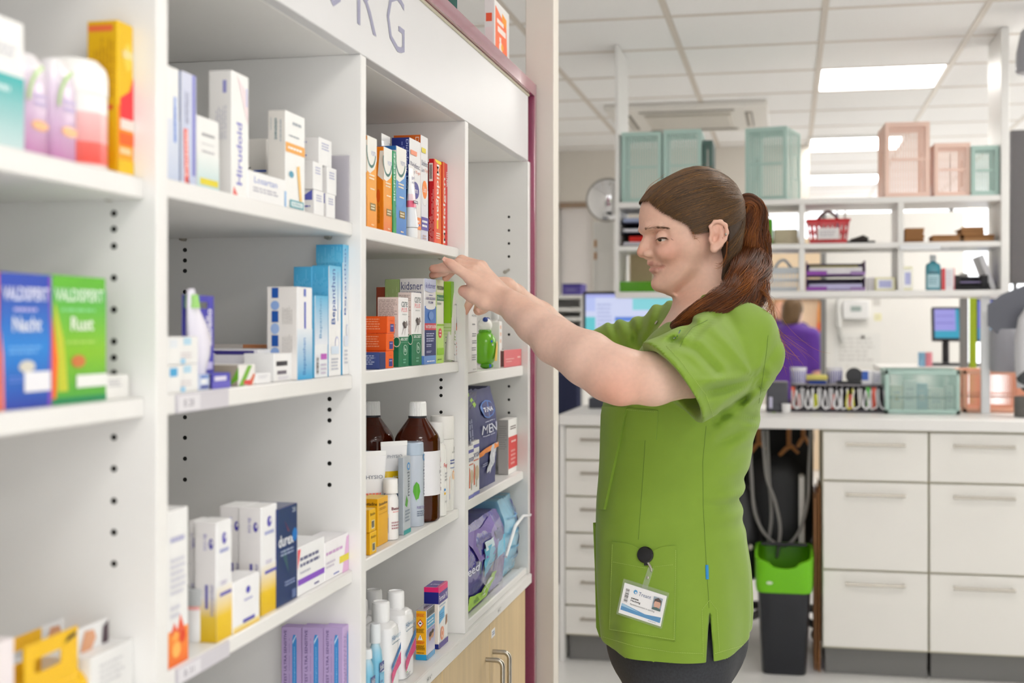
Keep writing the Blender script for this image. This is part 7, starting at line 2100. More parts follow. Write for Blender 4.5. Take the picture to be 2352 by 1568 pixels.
# ear
for s_ in (-1,1):
 E = lambda u,v,dl=0.0: HP(1641 + (u - 1640) * 1.09,v + 4.5,(.0805 + dl + .05 * (u - 1640) / HS) * s_)
 body.ell(E(1650,545,.001),(.0150,.0055,.0265),HAX,k=.006)
 body.ell(E(1646,551,.0090),(.0086,.0080,.0125),HAX,k=.004,op='s')
 body.ell(E(1655,530,.0105),(.0060,.0045,.0090),HAX,k=.004,op='s')
 body.chain([E(1638,541,.004),E(1636,524,.006),E(1645,513.5,.008),E(1657,512.5,.009),E(1667,521,.010),E(1670,537,.010),E(1666,553,.009),E(1656,567,.007),E(1646,575,.005)],[.0026,.0030,.0034,.0036,.0036,.0034,.0032,.0034,.0048],k=.003)
 body.chain([E(1656,523,.006),E(1659,540,.008),E(1655,556,.007),E(1645,563,.005)],[.0022,.0026,.0026,.0026],k=.004)
 body.ell(E(1642.5,573,.004),(.0065,.0042,.0080),HAX,k=.005)
 body.ell(E(1636,552,.004),(.0034,.0030,.0058),HAX,k=.004)
# neck and trunk under the clothes
body.chain([HP(1622,630),HP(1624,690),HP(1632,735)],[.050,.0485,.054],k=.014)
def T(u,v,Y): return np.array(P(u,v,Y))
body.chain([HP(1632,765),HP(1600,860),HP(1572,1000),HP(1550,1250),HP(1552,1420)],[.075,.095,.095,.105,.11],k=.05)
body.chain([T(1625,755,2.42),T(1572,830,2.42)],[.045,.06],k=.03)
# left arm (towards the camera)
def R(px_,u,Y):
 X = Xat(u,Y); return px_ * zc(X,Y) / F_PX
LA = [(1668,800,2.27,62),(1590,850,2.17,60),(1500,870,2.105,59),(1430,864,2.085,62),(1400,856,2.085,63),(1350,824,2.100,62),(1276,783,2.135,51.5),(1226,743,2.16,42),(1193,715,2.178,35),(1166,696,2.19,31)]
body.chain([T(u,v,Y) for u,v,Y,r in LA],[R(r,u,Y) for u,v,Y,r in LA],k=.012)
body.ell(T(1425,900,2.06),(.022,.018,.018),k=.02)           # elbow
body.ell(T(1172,683,2.175),(.012,.012,.012),k=.012)          # wrist bone
body.chain([T(1620,780,2.36),T(1668,800,2.27)],[.07,.056],k=.03)
HR = []
def finger(pts,k=.005):
 """pts: (u, v, Y, radius in mm)"""
 ps = [T(u,v,Y) for u,v,Y,r in pts]
 body.chain(ps,[r * .001 for *_,r in pts],k=k)
 HR.append(ps[-1])
# left hand: metacarpals fan from the wrist
Yh = 2.195
for q_ in ([(1160,690,Yh - .004,17),(1082,640,Yh - .012,11.5)],[(1158,686,Yh + .004,17),(1088,625,Yh + .006,11.5)],[(1156,682,Yh + .012,16),(1098,615,Yh + .026,11)],[(1156,682,Yh + .02,15),(1106,613,Yh + .044,10.5)]):
 body.chain([T(*q_[0][:3]),T(*q_[1][:3])],[q_[0][3] * .001,q_[1][3] * .001],k=.012)
body.chain([T(1120,660,Yh + .002),T(1096,668,Yh + .006)],[.016,.014],k=.014)
finger([(1080,637,Yh - .012,10.8),(1050,617,Yh - .017,8.3),(1036,606,Yh - .018,7.6),(1025,599.5,Yh - .018,6.5)])          # little finger, raised
finger([(1088,624,Yh + .006,10.8),(1048,615,Yh + .004,9.0),(1018,615,Yh + .004,8.2),(994,617,Yh + .006,7.0)])             # ring finger
finger([(1097,614,Yh + .026,10.8),(1052,606,Yh + .024,9.2),(1020,622,Yh + .022,8.4),(994,632,Yh + .022,7.2)])             # middle finger
finger([(1106,612,Yh + .044,10.6),(1060,598,Yh + .046,9.2),(1036,621,Yh + .042,8.2),(1024,638,Yh + .040,7.0)])            # index finger
finger([(1146,700,Yh - .002,14),(1112,691,Yh - .006,13.2),(1085,677,Yh - .004,11.5),(1065,668,Yh + .002,10.2)],k=.010)   # thumb
NAILS = [(T(1023,597.5,Yh - .0245),'little'),]
# right arm (away from the camera) and its hand behind the left one
RA = [(1548,785,2.57,.056),(1440,815,2.62,.050),(1345,832,2.655,.044),(1310,800,2.63,.043),(1235,735,2.53,.037),(1178,685,2.44,.027),(1160,668,2.41,.025)]
body.chain([T(u,v,Y) for u,v,Y,r in RA],[r for *_,r in RA],k=.012)
body.chain([T(1590,775,2.46),T(1552,788,2.57)],[.05,.05],k=.03)
Yr = 2.375
for du,dv,dy in ((0,0,0),(6,-12,.012),(12,-22,.022)):
 body.chain([T(1158,668,2.405),T(1112 + du,672 + dv,Yr + dy)],[.020,.012],k=.012)
finger([(1112,674,Yr,10.5),(1088,684,Yr - .012,9),(1074,700,Yr - .02,8),(1068,716,Yr - .02,7)])
finger([(1116,664,Yr + .012,10.5),(1088,668,Yr + .004,9),(1070,682,Yr - .002,8),(1062,698,Yr - .004,7)])
finger([(1120,654,Yr + .022,10.5),(1090,650,Yr + .018,9),(1070,660,Yr + .012,8),(1058,676,Yr + .008,7)])
finger([(1124,646,Yr + .034,10),(1098,636,Yr + .034,8.5),(1082,642,Yr + .028,7.5),(1072,654,Yr + .024,6.6)])
finger([(1150,676,Yr + .004,13),(1126,692,Yr - .022,11.2),(1108,706,Yr - .032,9.8),(1098,713,Yr - .036,8.8)],k=.010)
V,Fq = body.mesh(.0027,(-.80,1.98,.62),(.05,2.78,1.66))
V = relax(V,Fq,1,.35)
def near(Vv,c,r):
 return np.exp(-((np.linalg.norm(Vv - np.array(c),axis=1) / r) ** 2))
def segd(Vv,pts,rs=None):
 d = np.full(len(Vv),9.)
 for i_,(a,b) in enumerate(zip(pts[:-1],pts[1:])):
  a,b = np.array(a),np.array(b); q = b - a
  t = np.clip(((Vv - a) @ q) / (q @ q),0,1)
  d = np.minimum(d,np.linalg.norm(Vv - (a + t[:,None] * q),axis=1) - (0 if rs is None else rs[i_] + (rs[i_ + 1] - rs[i_]) * t))
 return d
def skin_cols(V):
 base = np.tile(np.array(lin('e6bda8')),(len(V),1))
 def mix(w,h,k=1.0):
  w = np.clip(w * k,0,1)[:,None]
  base[:] = base * (1 - w) + np.array(lin(h)) * w
 arm = np.clip((np.array(HP(1560,700))[2] - V[:,2]) / .02,0,1)
 mix(arm,'e6c3b2',.8)
 mix(near(V,HP(1545,584,.05),.026),'dd9884',.6)
 mix(near(V,HP(1540,585,-.05),.026),'dd9884',.6)
 mix(near(V,HP(1470,583,0),.014),'dc9880',.6)
 mix(near(V,HP(1655,545,.08),.028),'dd9c88',.5)
 mix(near(V,HP(1505,655,0),.016),'dca590',.5)
 mix(near(V,T(1420,898,2.06),.045),'d9967c',.75)
 for p in HR: mix(near(V,p,.014),'dd9a86',.7)
 for s_ in (-1,1): mix(near(V,HP(1520,556,.03 * s_),.011),'d6a08c',.5)
 mix(np.clip(1 - segd(V,UL,URr) / .0011,0,1),'b8736c',.6)
 mix(np.clip(1 - segd(V,LL,LRr) / .0011,0,1),'c07c74',.6)
 return base
woman_o = Vector((P(1555,1000,YWm).x,YWm,0))
woman = mesh_from('person',V,Fq,'skin',skin_cols(V),None,woman_o,label='woman in a green short-sleeved tunic reaching for boxes on the white shelving',cat='person')
# eyes, lashes, brows, teeth, ear stud
def ball(name,c,r,mat_,col,sc=(1,1,1),ax=None):
 b = MB(); b.sphere((0,0,0),r,24,16,col,sc)
 return b.build(name,mat_,woman,Vector(c) - woman.location)
for s_,c in zip((-1,1),EYE):
 ball('eyeball',c + fa * .0008,.0117,'gloss','e4dfda')
 ball('iris',c + (fa * .62 + fl * (.66 * s_) + fz * -.38) * .0072,.0058,'gloss','2c1f18')
b = MB()
tp_ = [inn(p,.0050 if abs(k_ - 4) > 1 else .0065) - fz * .0002 for k_,p in enumerate(ML)][1:-1]
b.tube(tp_,[.0016,.0024,.0028,.0030,.0028,.0024,.0016],12,'d9cfc2')
o = b.build('teeth','gloss',woman); o.location = -woman.location
b = MB(); b.sphere((0,0,0),.0022,12,8,'e8e8ea'); o = b.build('ear_stud','steel',woman,Vector(HP(1671,546,.0790 + .0165)) - woman.location)
rng = np.random.default_rng(3)
def surf_snap(pts,off=.0004):
 """push points onto the skin along the outward direction from the head centre"""
 out = []
 for p in pts:
  c0 = np.array(HP(1575,550)); d = p - c0; d /= np.linalg.norm(d)
  ts = np.linspace(.02,.14,240)
  q = c0 + ts[:,None] * d
  vals = body.ev(q)
  i = np.argmax(vals > 0)
  out.append(q[i] + d * off)
 return np.array(out)
brow_lines,lash_lines = [],[]
roots,meta = [],[]
BR = [(1487.5,532),(1496,528.4),(1510,525),(1524,523.4),(1536.5,524.2)]
cen = [trace(u,v) for u,v in BR]
for i in range(260):
 t = rng.random() ** .9 * .97
 k = t * 4; j = min(int(k),3); f_ = k - j
 p = cen[j] * (1 - f_) + cen[j + 1] * f_
 roots.append(p + fz * rng.normal(0,.0019 * (1 - .72 * t))); meta.append((j,t))
sn = surf_snap(roots)
for p,(j,t) in zip(sn,meta):
 d_ = cen[j + 1] - cen[j]; d_ = d_ / np.linalg.norm(d_)
 nrm = p - np.array(HP(1575,550)); nrm /= np.linalg.norm(nrm)
 d_ = d_ - nrm * (d_ @ nrm)
 dd = d_ * .0055 + fz * (.0022 * (1 - t) - .0010)
 for mm in (lambda q: q,mirror):
  brow_lines.append([mm(p),mm(p + dd * .5 + nrm * .0005),mm(p + dd + nrm * .0003)])
for s_,c in zip((-1,1),EYE):
 S_ = np.array(LASH[s_])
 for i in range(70):
  t = i / 69 * (len(S_) - 1); j = min(int(t),len(S_) - 2); f_ = t - j
  b0 = S_[j] * (1 - f_) + S_[j + 1] * f_
  dv = (b0 - c) / np.linalg.norm(b0 - c) * .0042 + fz * (-.0026) - fa * .0012 * (i / 69)
  lash_lines.append([b0,b0 + dv * .5 - fz * .0003,b0 + dv + fz * .0004])
 b = MB(); b.tube(list(S_),[.0004,.0008,.0010,.0010,.0008,.0003],8,'2e1f18')
 o = b.build('lash_line','matte',woman); o.location = -woman.location
strands('eyebrows',brow_lines,[.00012,.00011,.00004],'hair_brow',woman,woman_o)
strands('eyelashes',lash_lines,[.00026,.0002,.00006],'hair_brow',woman,woman_o)
# finger nails
def nail(p,dirv,up,w_=.0042,l_=.006):
 dirv = np.array(dirv) / np.linalg.norm(dirv); up = np.array(up) - dirv * (np.array(up) @ dirv); up /= np.linalg.norm(up)
 sd = np.cross(dirv,up)
 b = MB()
 rows_ = 5; cs_ = 6
 for i in range(rows_):
  for j in range(cs_):
   x = (i / (rows_ - 1) - .5) * 2 * l_; y = (j / (cs_ - 1) - .5) * 2 * w_ * (1 if i < rows_ - 1 else .8)
   b.v.append(tuple(np.array(p) + dirv * x + sd * y - up * (y * y / (2 * .0065))))
 for i in range(rows_ - 1):
  for j in range(cs_ - 1):
   b.f.append((i * cs_ + j,i * cs_ + j + 1,(i + 1) * cs_ + j + 1,(i + 1) * cs_ + j)); b.c.append([lin('eab8a8')] * 4); b.m.append(0)
 o = b.build('finger_nail','gloss',woman); o.location = -woman.location
def nail_on(c,d,n_,r,**k):
 nail(np.array(c) + np.array(n_) / np.linalg.norm(n_) * r,d,n_,**k)
nail_on(T(1028,601.5,Yh - .018),T(1025,599.5,Yh - .018) - T(1036,606,Yh - .018),(-.2,-.75,.6),.0069)
nail_on(T(998,617,Yh + .006),T(994,617,Yh + .006) - T(1018,615,Yh + .004),(0,-.45,.9),.0073)
nail_on(T(1100,712,Yr - .036),T(1098,713,Yr - .036) - T(1108,706,Yr - .032),(.45,-.9,.2),.0091,w_=.0052,l_=.0065)
# ------------------------------------------------------------------ her clothes
_old_ev = Body.ev
def _ev(s,Q,act=None):
 d = np.full(len(Q),1.0)
 for i,(f,c,R_,k,op) in enumerate(s.pr):
  if act is not None and not act[i]: continue
  b = f(Q)
  if op == 'd':
   d = d + b; continue
  if op == 'u':
   h = np.clip(.5 + .5 * (d - b) / k,0,1); d = d * (1 - h) + b * h - k * h * (1 - h)
  elif op == 's':
   h = np.clip(.5 - .5 * (d + b) / k,0,1); d = d * (1 - h) - b * h + k * h * (1 - h)
  else:
   h = np.clip(.5 - .5 * (d - b) / k,0,1); d = d * (1 - h) + b * h + k * h * (1 - h)
 return d
Body.ev = _ev
def zv(v,X=-.2,Y=YWm): return Zat(v,X,Y)
tv = np.array([686,700,712,735,760,785,820,860,900,950,1000,1060,1100,1140,1165,1220,1300,1400,1480,1540.])
tf = np.array([1592,1575,1562,1532,1506,1484,1450,1420,1397,1386,1382,1379,1377,1374,1373,1371,1372,1378,1384,1390.])
tb = np.array([1690,1704,1716,1742,1764,1776,1777,1770,1757,1746,1736,1722,1711,1703,1704,1714,1722,1727,1723,1721.])
tw = np.array([.058,.070,.085,.125,.160,.178,.188,.190,.186,.180,.172,.166,.163,.163,.165,.174,.186,.194,.196,.197])
tz_ = np.array([zv(v) for v in tv])[::-1]
tX0 = np.array([Xat(u,YWm) for u in tf])[::-1]; tX1 = np.array([Xat(u,YWm) for u in tb])[::-1]; tW = tw[::-1]
def torso(shrink=0.0,zmax=9.0):
 def f(Q):
  z = Q[:,2]
  a0 = np.interp(z,tz_,tX0); a1 = np.interp(z,tz_,tX1); W_ = np.interp(z,tz_,tW)
  cx_ = (a0 + a1) / 2; rx = (a1 - a0) / 2 - shrink; W_ = W_ - shrink
  p = 2.25
  g = (np.abs((Q[:,0] - cx_) / rx) ** p + np.abs((Q[:,1] - YWm) / W_) ** p) ** (1 / p)
  d = (g - 1) * np.minimum(rx,W_)
  return np.maximum(d,np.maximum(tz_[0] - .05 - z,z - min(tz_[-1],zmax)))
 return f
hem_u = np.array([1360,1383,1460,1550,1640,1700,1724,1750]); hem_v = np.array([1474,1478,1500,1514,1516,1500,1489,1484])
hX = np.array([Xat(u,2.30) for u in hem_u]); hZ = np.array([Zat(v,x,2.30) for v,x in zip(hem_v,hX)])
def above_hem(Q): return np.interp(Q[:,0],hX,hZ) - Q[:,2]
tun = Body()
TC = T(1560,1100,YWm)
tun.add(torso(),TC,.62,k=.02)
N0 = T(1640,748,YWm)
tun.chain([N0,T(1668,766,2.33),T(1690,800,2.285)],[.048,.058,.074],k=.035)
tun.chain([N0,T(1600,756,2.50),T(1552,782,2.56)],[.048,.055,.068],k=.035)
def sleeve(p0,r0,p1,r1,pl_p,pl_n,k):
 p0,p1,pl_p,pl_n = [np.array(q,float) for q in (p0,p1,pl_p,pl_n)]
 d = p1 - p0; L2 = d @ d; pl_n = pl_n / np.linalg.norm(pl_n)
 def f(Q):
  t = np.clip(((Q - p0) @ d) / L2,0,1)
  dd = np.linalg.norm(Q - (p0 + t[:,None] * d),axis=1) - (r0 + (r1 - r0) * t)
  return np.maximum(dd,(Q - pl_p) @ pl_n)
 tun.add(f,(p0 + p1) / 2,math.sqrt(L2) / 2 + max(r0,r1),k)
A0,A1_ = T(1690,802,2.285),T(1500,904,2.075)
dpx = T(1613,970,2.14) - T(1487,806,2.14); dpx /= np.linalg.norm(dpx)
ax_ = (A1_ - A0) / np.linalg.norm(A1_ - A0)
cuff = T(1551,889,2.14)
vd_ = cuff - np.array((0,0,CAMZ)); vd_ /= np.linalg.norm(vd_)
nn = np.cross(dpx,vd_); nn = nn / np.linalg.norm(nn) * np.sign(nn @ ax_)
nn = nn + np.array((0,-.16,0))
sleeve(A0,.074,A1_,.0785,cuff,nn,.03)
B0,B1_ = T(1552,784,2.56),T(1320,838,2.675)
bx_ = (B1_ - B0) / np.linalg.norm(B1_ - B0)
cuff2 = T(1357,828,2.657)
sleeve(B0,.068,B1_,.061,cuff2,bx_ + np.array((0,0,-.15)),.03)
# folds
def uv_of(Q):
 z = -Q[:,0] * SN + Q[:,1] * CS
 return CX + F_PX * (Q[:,0] * CS + Q[:,1] * SN) / z,HOR - F_PX * (Q[:,2] - CAMZ) / z,z
CREASES = [(1,.0065,9,[(1500,797),(1545,783),(1600,802),(1648,852)]),(1,.0085,10,[(1616,902),(1660,893),(1710,880),(1750,860)]),(1,.0075,9,[(1646,966),(1690,925),(1742,884)]),
   (1,.006,9,[(1662,948),(1700,952),(1748,966)]),(1,.0045,9,[(1655,1012),(1692,1000),(1732,988)]),(1,.0055,8,[(1592,742),(1562,766),(1535,796)]),(1,.004,8,[(1645,728),(1612,748),(1588,778)]),
   (1,.0055,7,[(1640,1132),(1680,1121),(1714,1118)]),(1,.0055,7,[(1650,1168),(1690,1160),(1712,1148)]),(1,.006,9,[(1448,935),(1412,1060),(1388,1180)]),(1,.003,10,[(1480,1215),(1530,1232),(1572,1205)]),
   (1,.003,12,[(1655,1230),(1680,1300),(1690,1400)]),(1,.0035,12,[(1580,1010),(1560,1090),(1560,1180)]),(-1,.006,7,[(1408,744),(1420,780),(1436,812)]),(-1,.006,7,[(1440,732),(1458,768),(1468,800)]),
   (-1,.006,8,[(1484,708),(1474,756),(1446,808)]),(-1,.005,8,[(1522,700),(1500,750),(1476,806)])]
arm_p = T(1735,868,2.26)
def folds(Q):
 x,y,z = Q[:,0],Q[:,1],Q[:,2]
 d = .0011 * np.sin(21 * x + 13 * z + 2.2 * np.sin(14 * y + 5 * z)) + .0009 * np.sin(34 * z - 19 * x + 2 * np.sin(17 * x))
 q = Q - arm_p
 r = np.sqrt(q[:,0] ** 2 + q[:,2] ** 2) + 1e-6
 an = np.arctan2(q[:,2],-q[:,0])
 m = np.exp(-((r - .13) / .10) ** 2) * np.clip((2.34 - y) / .08,0,1) * np.clip((z - (T(1600,985,2.2)[2])) / .03,0,1)
 w1 = np.sin(an * 7.5 + 14 * r + .9 * np.sin(6 * an))
 m = m * np.clip(-((Q - cuff) @ nn) / .03,.15,1)
 d += -.0056 * m * np.sign(w1) * np.abs(w1) ** 1.4
 # creases across the small of the back
 bz = z - T(1700,1140,YWm)[2]
 mb = np.exp(-(bz / .05) ** 2) * np.clip((x - T(1600,1140,YWm)[0]) / .07,0,1)
 d += -.0042 * mb * np.sin(bz * 150 + 8 * x)
 # diagonal pulls under the arm
 uz = z - T(1680,985,2.25)[2]
 mu = np.exp(-(uz / .06) ** 2) * np.clip((x - T(1560,985,2.3)[0]) / .10,0,1)
 d += -.003 * mu * np.sin((uz - .9 * (x - T(1680,985,2.25)[0])) * 120)
 # soft vertical drape in the skirt
 ms = np.clip((T(1560,1150,YWm)[2] - z) / .2,0,1)
 th = np.arctan2(y - YWm,x - T(1550,1300,YWm)[0])
 d += .0026 * ms * np.sin(9 * th + 1.3 * np.sin(3 * th) + 3 * z)
 # far sleeve
 mf = np.clip((y - 2.50) / .05,0,1)
 d += -.0034 * mf * np.sin(60 * (x * .75 + z * .9) + 1.5 * np.sin(25 * z))
 # chest folds running down from the shoulder
 mc = np.exp(-((x - T(1500,830,2.3)[0]) / .07) ** 2) * np.exp(-((z - T(1500,800,2.3)[2]) / .08) ** 2)
 d += -.003 * mc * np.sin(75 * (x * .8 + z * .6))
 u,v,_ = uv_of(Q)
 cm = np.clip(-((Q - cuff) @ nn) / .035,.12,1)
 for side,A,w_,pl in CREASES:
  dm = np.full(len(Q),1e9)
  for (u0,v0),(u1,v1) in zip(pl[:-1],pl[1:]):
   ex,ey = u1 - u0,v1 - v0
   t = np.clip(((u - u0) * ex + (v - v0) * ey) / (ex * ex + ey * ey),0,1)
   dm = np.minimum(dm,np.hypot(u - u0 - t * ex,v - v0 - t * ey))
  g = np.exp(-(dm / w_) ** 2) - .45 * np.exp(-((dm - 2.1 * w_) / w_) ** 2)
  d += .78 * A * g * np.clip((2.42 - y) * side / .06,0,1) * (cm if side > 0 else 1)
 return d
tun.add(folds,TC,5.0,op='d')
tun.add(above_hem,TC,5.0,k=.004,op='i')
tun.add(torso(.016,T(1560,1395,YWm)[2]),T(1560,1480,YWm),.30,k=.004,op='s')
tun.cone(cuff - ax_ * .045,.050,cuff + ax_ * .06,.0775,k=.004,op='s')
tun.cone(cuff2 - bx_ * .045,.040,cuff2 + bx_ * .05,.0590,k=.004,op='s')
tun.chain([HP(1622,620),HP(1625,690),HP(1634,716)],[.0495,.0505,.047],k=.006,op='s')
tun.chain([HP(1592,708),HP(1558,742)],[.011,.004],k=.006,op='s')
def slit(Q):
 u,v,z = uv_of(Q)
 wdt = np.interp(v,[1400,1408,1520],[-2,1.0,8.5]); c_ = np.interp(v,[1400,1520],[1629.5,1630.5])
 d = (np.abs(u - c_) - wdt) * z / F_PX
 return np.maximum(d,Q[:,1] - 2.34)
tun.add(slit,T(1630,1470,2.24),.16,k=.002,op='s')
V,Fq = tun.mesh(.0036,(-.47,1.98,T(1560,1535,2.2)[2]),(.06,2.76,T(1600,690,2.42)[2]))
V = relax(V,Fq,1,.4)
green = np.tile(np.array(lin('7d9d2e')),(len(V),1))
tunic = mesh_from('tunic',V,Fq,'tunic_cloth',green,woman,woman_o,label='lime green short-sleeved tunic')
TB = BVHTree.FromPolygons([tuple(p) for p in V],[tuple(q) for q in Fq])
CAMP = Vector((0,0,CAMZ))
def on_cloth(u,v,off=.0012,tree=None):
 d = (P(u,v,2.4) - CAMP).normalized()
 h = (tree or TB).ray_cast(CAMP + d * 1.2,d)
 if h[0] is None:
  return None
 n = h[1] if h[1].dot(d) < 0 else -h[1]
 return h[0] + n * off,n
def patch(name,corners,nu,nv,off,thick,col,mats='tunic_cloth',parent=None,dip=None,label=None):
 """a cloth piece lying on the tunic: corners TL, TR, BR, BL in picture pixels"""
 grid = []
 last = None
 for j in range(nv + 1):
  for i in range(nu + 1):
   s_,t_ = i / nu,j / nv
   a = [corners[0][k] * (1 - s_) + corners[1][k] * s_ for k in (0,1)]
   c = [corners[3][k] * (1 - s_) + corners[2][k] * s_ for k in (0,1)]
   u,v = [a[k] * (1 - t_) + c[k] * t_ for k in (0,1)]
   if dip: v += dip(s_,t_)
   q = on_cloth(u,v,off)
   if q is None: q = last
   if q is None: q = (P(u,v,2.25),Vector((0,-1,0)))
   last = q
   grid.append(q)
 b = MB()
 W_ = nu + 1
 b.v = [tuple(p) for p,n in grid] + [tuple(p - n * thick) for p,n in grid]
 c = lin(col)
 for j in range(nv):
  for i in range(nu):
   b.f.append((j * W_ + i,j * W_ + i + 1,(j + 1) * W_ + i + 1,(j + 1) * W_ + i)); b.c.append([c] * 4); b.m.append(0)
 rim = [i for i in range(W_)] + [j * W_ + nu for j in range(1,nv + 1)] + [nv * W_ + i for i in range(nu - 1,-1,-1)] + [j * W_ for j in range(nv - 1,0,-1)]
 o_ = W_ * (nv + 1)
 for k in range(len(rim)):
  a_,b_ = rim[k],rim[(k + 1) % len(rim)]
  b.f.append((a_,a_ + o_,b_ + o_,b_)); b.c.append([c] * 4); b.m.append(0)
 o = b.build(name,mats,parent or tunic,ang=60,label=label)
 o.location = -woman.location
 if parent is None or parent is tunic: o.location = -Vector(woman_o)
 return o
G1,G2,STI = '7d9d2e','7fa236','a9c35e'
patch('hip_pocket',[(1408,1244),(1554,1254),(1551,1471),(1402,1446)],22,26,.0030,.004,G1,dip=lambda s,t: 16 * math.exp(-((s - .55) / .2) ** 2) * (1 - t) ** 4)
patch('chest_pocket',[(1436,936),(1512,942),(1508,1010),(1440,1010)],10,8,.0022,.003,G1)
patch('placket',[(1388,934),(1443,934),(1392,1170),(1379,1170)],6,22,.0050,.006,G1)
def seam(name,uv,wd,col,dash=None,off=.0012,h=.0007):
 pts = []
 for (u0,v0),(u1,v1) in zip(uv[:-1],uv[1:]):
  n = max(2,int(math.hypot(u1 - u0,v1 - v0) / 4))
  for i in range(n):
   q = on_cloth(u0 + (u1 - u0) * i / n,v0 + (v1 - v0) * i / n,off)
   if q: pts.append(q[0])
 if len(pts) < 3: return
 b = MB()
 if dash:
  for i in range(0,len(pts) - 1,1):
   a,c = pts[i],pts[i + 1]
   if (a - c).length < .03: b.tube([a,a.lerp(c,.62)],wd,5,col)
 else:
  run = [pts[0]]
  for p in pts[1:]:
   if (p - run[-1]).length > .03:
    if len(run) > 1: b.tube(run,wd,6,col)
    run = []
   run.append(p)
  if len(run) > 1: b.tube(run,wd,6,col)
 o = b.build(name,'tunic_cloth',tunic); o.location = -Vector(woman_o)
 return o
DK = '58761f'
seam('seam',[(1486,946),(1479,1060),(1472,1160),(1466,1243)],.00042,DK,off=.0002)
seam('seam',[(1622,978),(1614,1060),(1615,1160),(1622,1290),(1629,1400)],.00042,DK,off=.0002)
seam('seam',[(1764,770),(1760,810),(1750,880),(1742,930)],.00042,DK,off=.0002)
seam('seam',[(1625,735),(1590,752),(1572,775),(1560,800)],.00042,DK,off=.0002)
seam('stitching',[(1410,1250),(1404,1444),(1549,1468),(1552,1258)],.0005,STI,True,.0036)
seam('stitching',[(1412,1290),(1480,1304),(1551,1296)],.0004,STI,True,.0036)
seam('stitching',[(1386,1462),(1460,1484),(1550,1498),(1618,1500)],.0005,STI,True,.0008)
seam('stitching',[(1642,1500),(1700,1483),(1720,1474)],.0005,STI,True,.0008)
seam('stitching',[(1615,1508),(1612,1400),(1629,1378),(1646,1400),(1652,1500)],.0004,STI,True,.0008)
seam('stitching',[(1530,795),(1562,828),(1585,860),(1620,905),(1640,960)],.0004,STI,True,.0008)
seam('stitching',[(1440,940),(1510,945)],.0005,STI,True,.0030)
q0 = on_cloth(1622.5,1297,.0016); q1 = on_cloth(1623.5,1330,.0016)
b = MB(); b.tube([q0[0],q1[0]],.0026,6,'1f86c8',flat=.4); o = b.build('side_tag','print',tunic,label='small blue woven tag'); o.location = -Vector(woman_o)
q0 = on_cloth(1509.5,742,.0018)
if q0:
 b = MB(); b.lathe([(.0042,0),(.0044,.001),(.003,.0018),(.0012,.0012)],seg=16,col='d8d8d4'); b.xform(Matrix.Translation(q0[0]) @ Vector((0,0,1)).rotation_difference(q0[1]).to_matrix().to_4x4())
 o = b.build('snap_button','steel',tunic); o.location = -Vector(woman_o)
# embroidered mark at the chest
q0 = on_cloth(1550,774,.0012); q1 = on_cloth(1561,760,.0012)
if q0 and q1:
 b = MB()
 a,c = q0[0],q1[0]
 sd = Vector((.003,0,.002))
 b.tube([a,a.lerp(c,.4) + sd,c],.0009,6,'6a5a94'); b.tube([a + sd * 1.2,c + sd * .2],.0009,6,'2f7a44'); b.tube([a - sd * .6,c - sd * .6],.0007,6,'d8d8e8')
 o = b.build('embroidery','tunic_cloth',tunic); o.location = -Vector(woman_o)
# loose front edge of the tunic on the far side
b = MB()
fl_uv = [(1362,1200),(1372,1216),(1377,1300),(1384,1370),(1388,1400),(1377,1463),(1369,1440),(1366,1300)]
ff = [P(u,v,2.395) for u,v in fl_uv]; bb_ = [p + Vector((.012,.012,0)) for p in ff]
b.poly(ff,G1); b.poly(bb_[::-1],G1)
for i in range(len(ff)):
 b.poly([ff[i],bb_[i],bb_[(i + 1) % len(ff)],ff[(i + 1) % len(ff)]],G1)
o = b.build('front_edge_flap','tunic_cloth',tunic,smooth=False); o.location = -Vector(woman_o)
# name badge on a reel, hanging from the pocket
wr = Vector(woman_o)
rc,rn = on_cloth(1484,1274,.0045)
bdg = empty('name_badge',rc,label='white name badge in a clear holder on a black reel clipped to the hip pocket',cat='badge')
rot = Vector((0,0,1)).rotation_difference(rn).to_matrix().to_4x4()
b = MB(); b.lathe([(.012,-.003),(.0142,-.001),(.0142,.003),(.012,.0048),(.001,.0050)],seg=32,col='141416'); b.box(-.003,.003,-.018,-.012,-.001,.003,'141416')
b.xform(rot); b.build('badge_reel','gloss',bdg)
TL,TR,BR,BL = [on_cloth(u,v,.0140)[0] for u,v in ((1445,1338),(1533,1366),(1520,1437),(1434,1405))]
ex_,ey_ = TR - TL,TL - BL
nrm = ex_.cross(ey_).normalized()
top_mid = TL + ex_ * .47
lp = [on_cloth(u,v,.006)[0] for u,v in ((1490,1292),(1497,1304),(1496,1322))]
b = MB(); b.tube([lp[0] - rc,lp[1] - rc],.0022,8,'141416'); b.tube([lp[1] - rc,lp[1] - rc + Vector((.001,-.002,-.006))],.0014,8,'c8c8c8'); b.build('swivel','steel',bdg)
b = MB()
w_ = Vector((.0048,0,-.001))
s0,s1 = lp[1] - rc + nrm * .001,top_mid - rc + nrm * .0015
b.poly([s0 - w_,s1 - w_,s1 + w_,s0 + w_],'f4f4f4'); b.poly([s0 - w_ - nrm * .0008,s0 + w_ - nrm * .0008,s1 + w_ - nrm * .0008,s1 - w_ - nrm * .0008],'f4f4f4')
b.build('clear_strap','badge_clear',bdg,smooth=False)
b = MB(); b.lathe([(.0026,0),(.0024,.0008),(.001,.001)],seg=14,col='d0d0d0'); b.xform(Matrix.Translation(s0.lerp(s1,.45) + nrm * .001) @ rot); b.build('strap_stud','steel',bdg)
b = MB()
o0 = BL - rc
f = Face(b,o0,ex_,ey_,nrm)
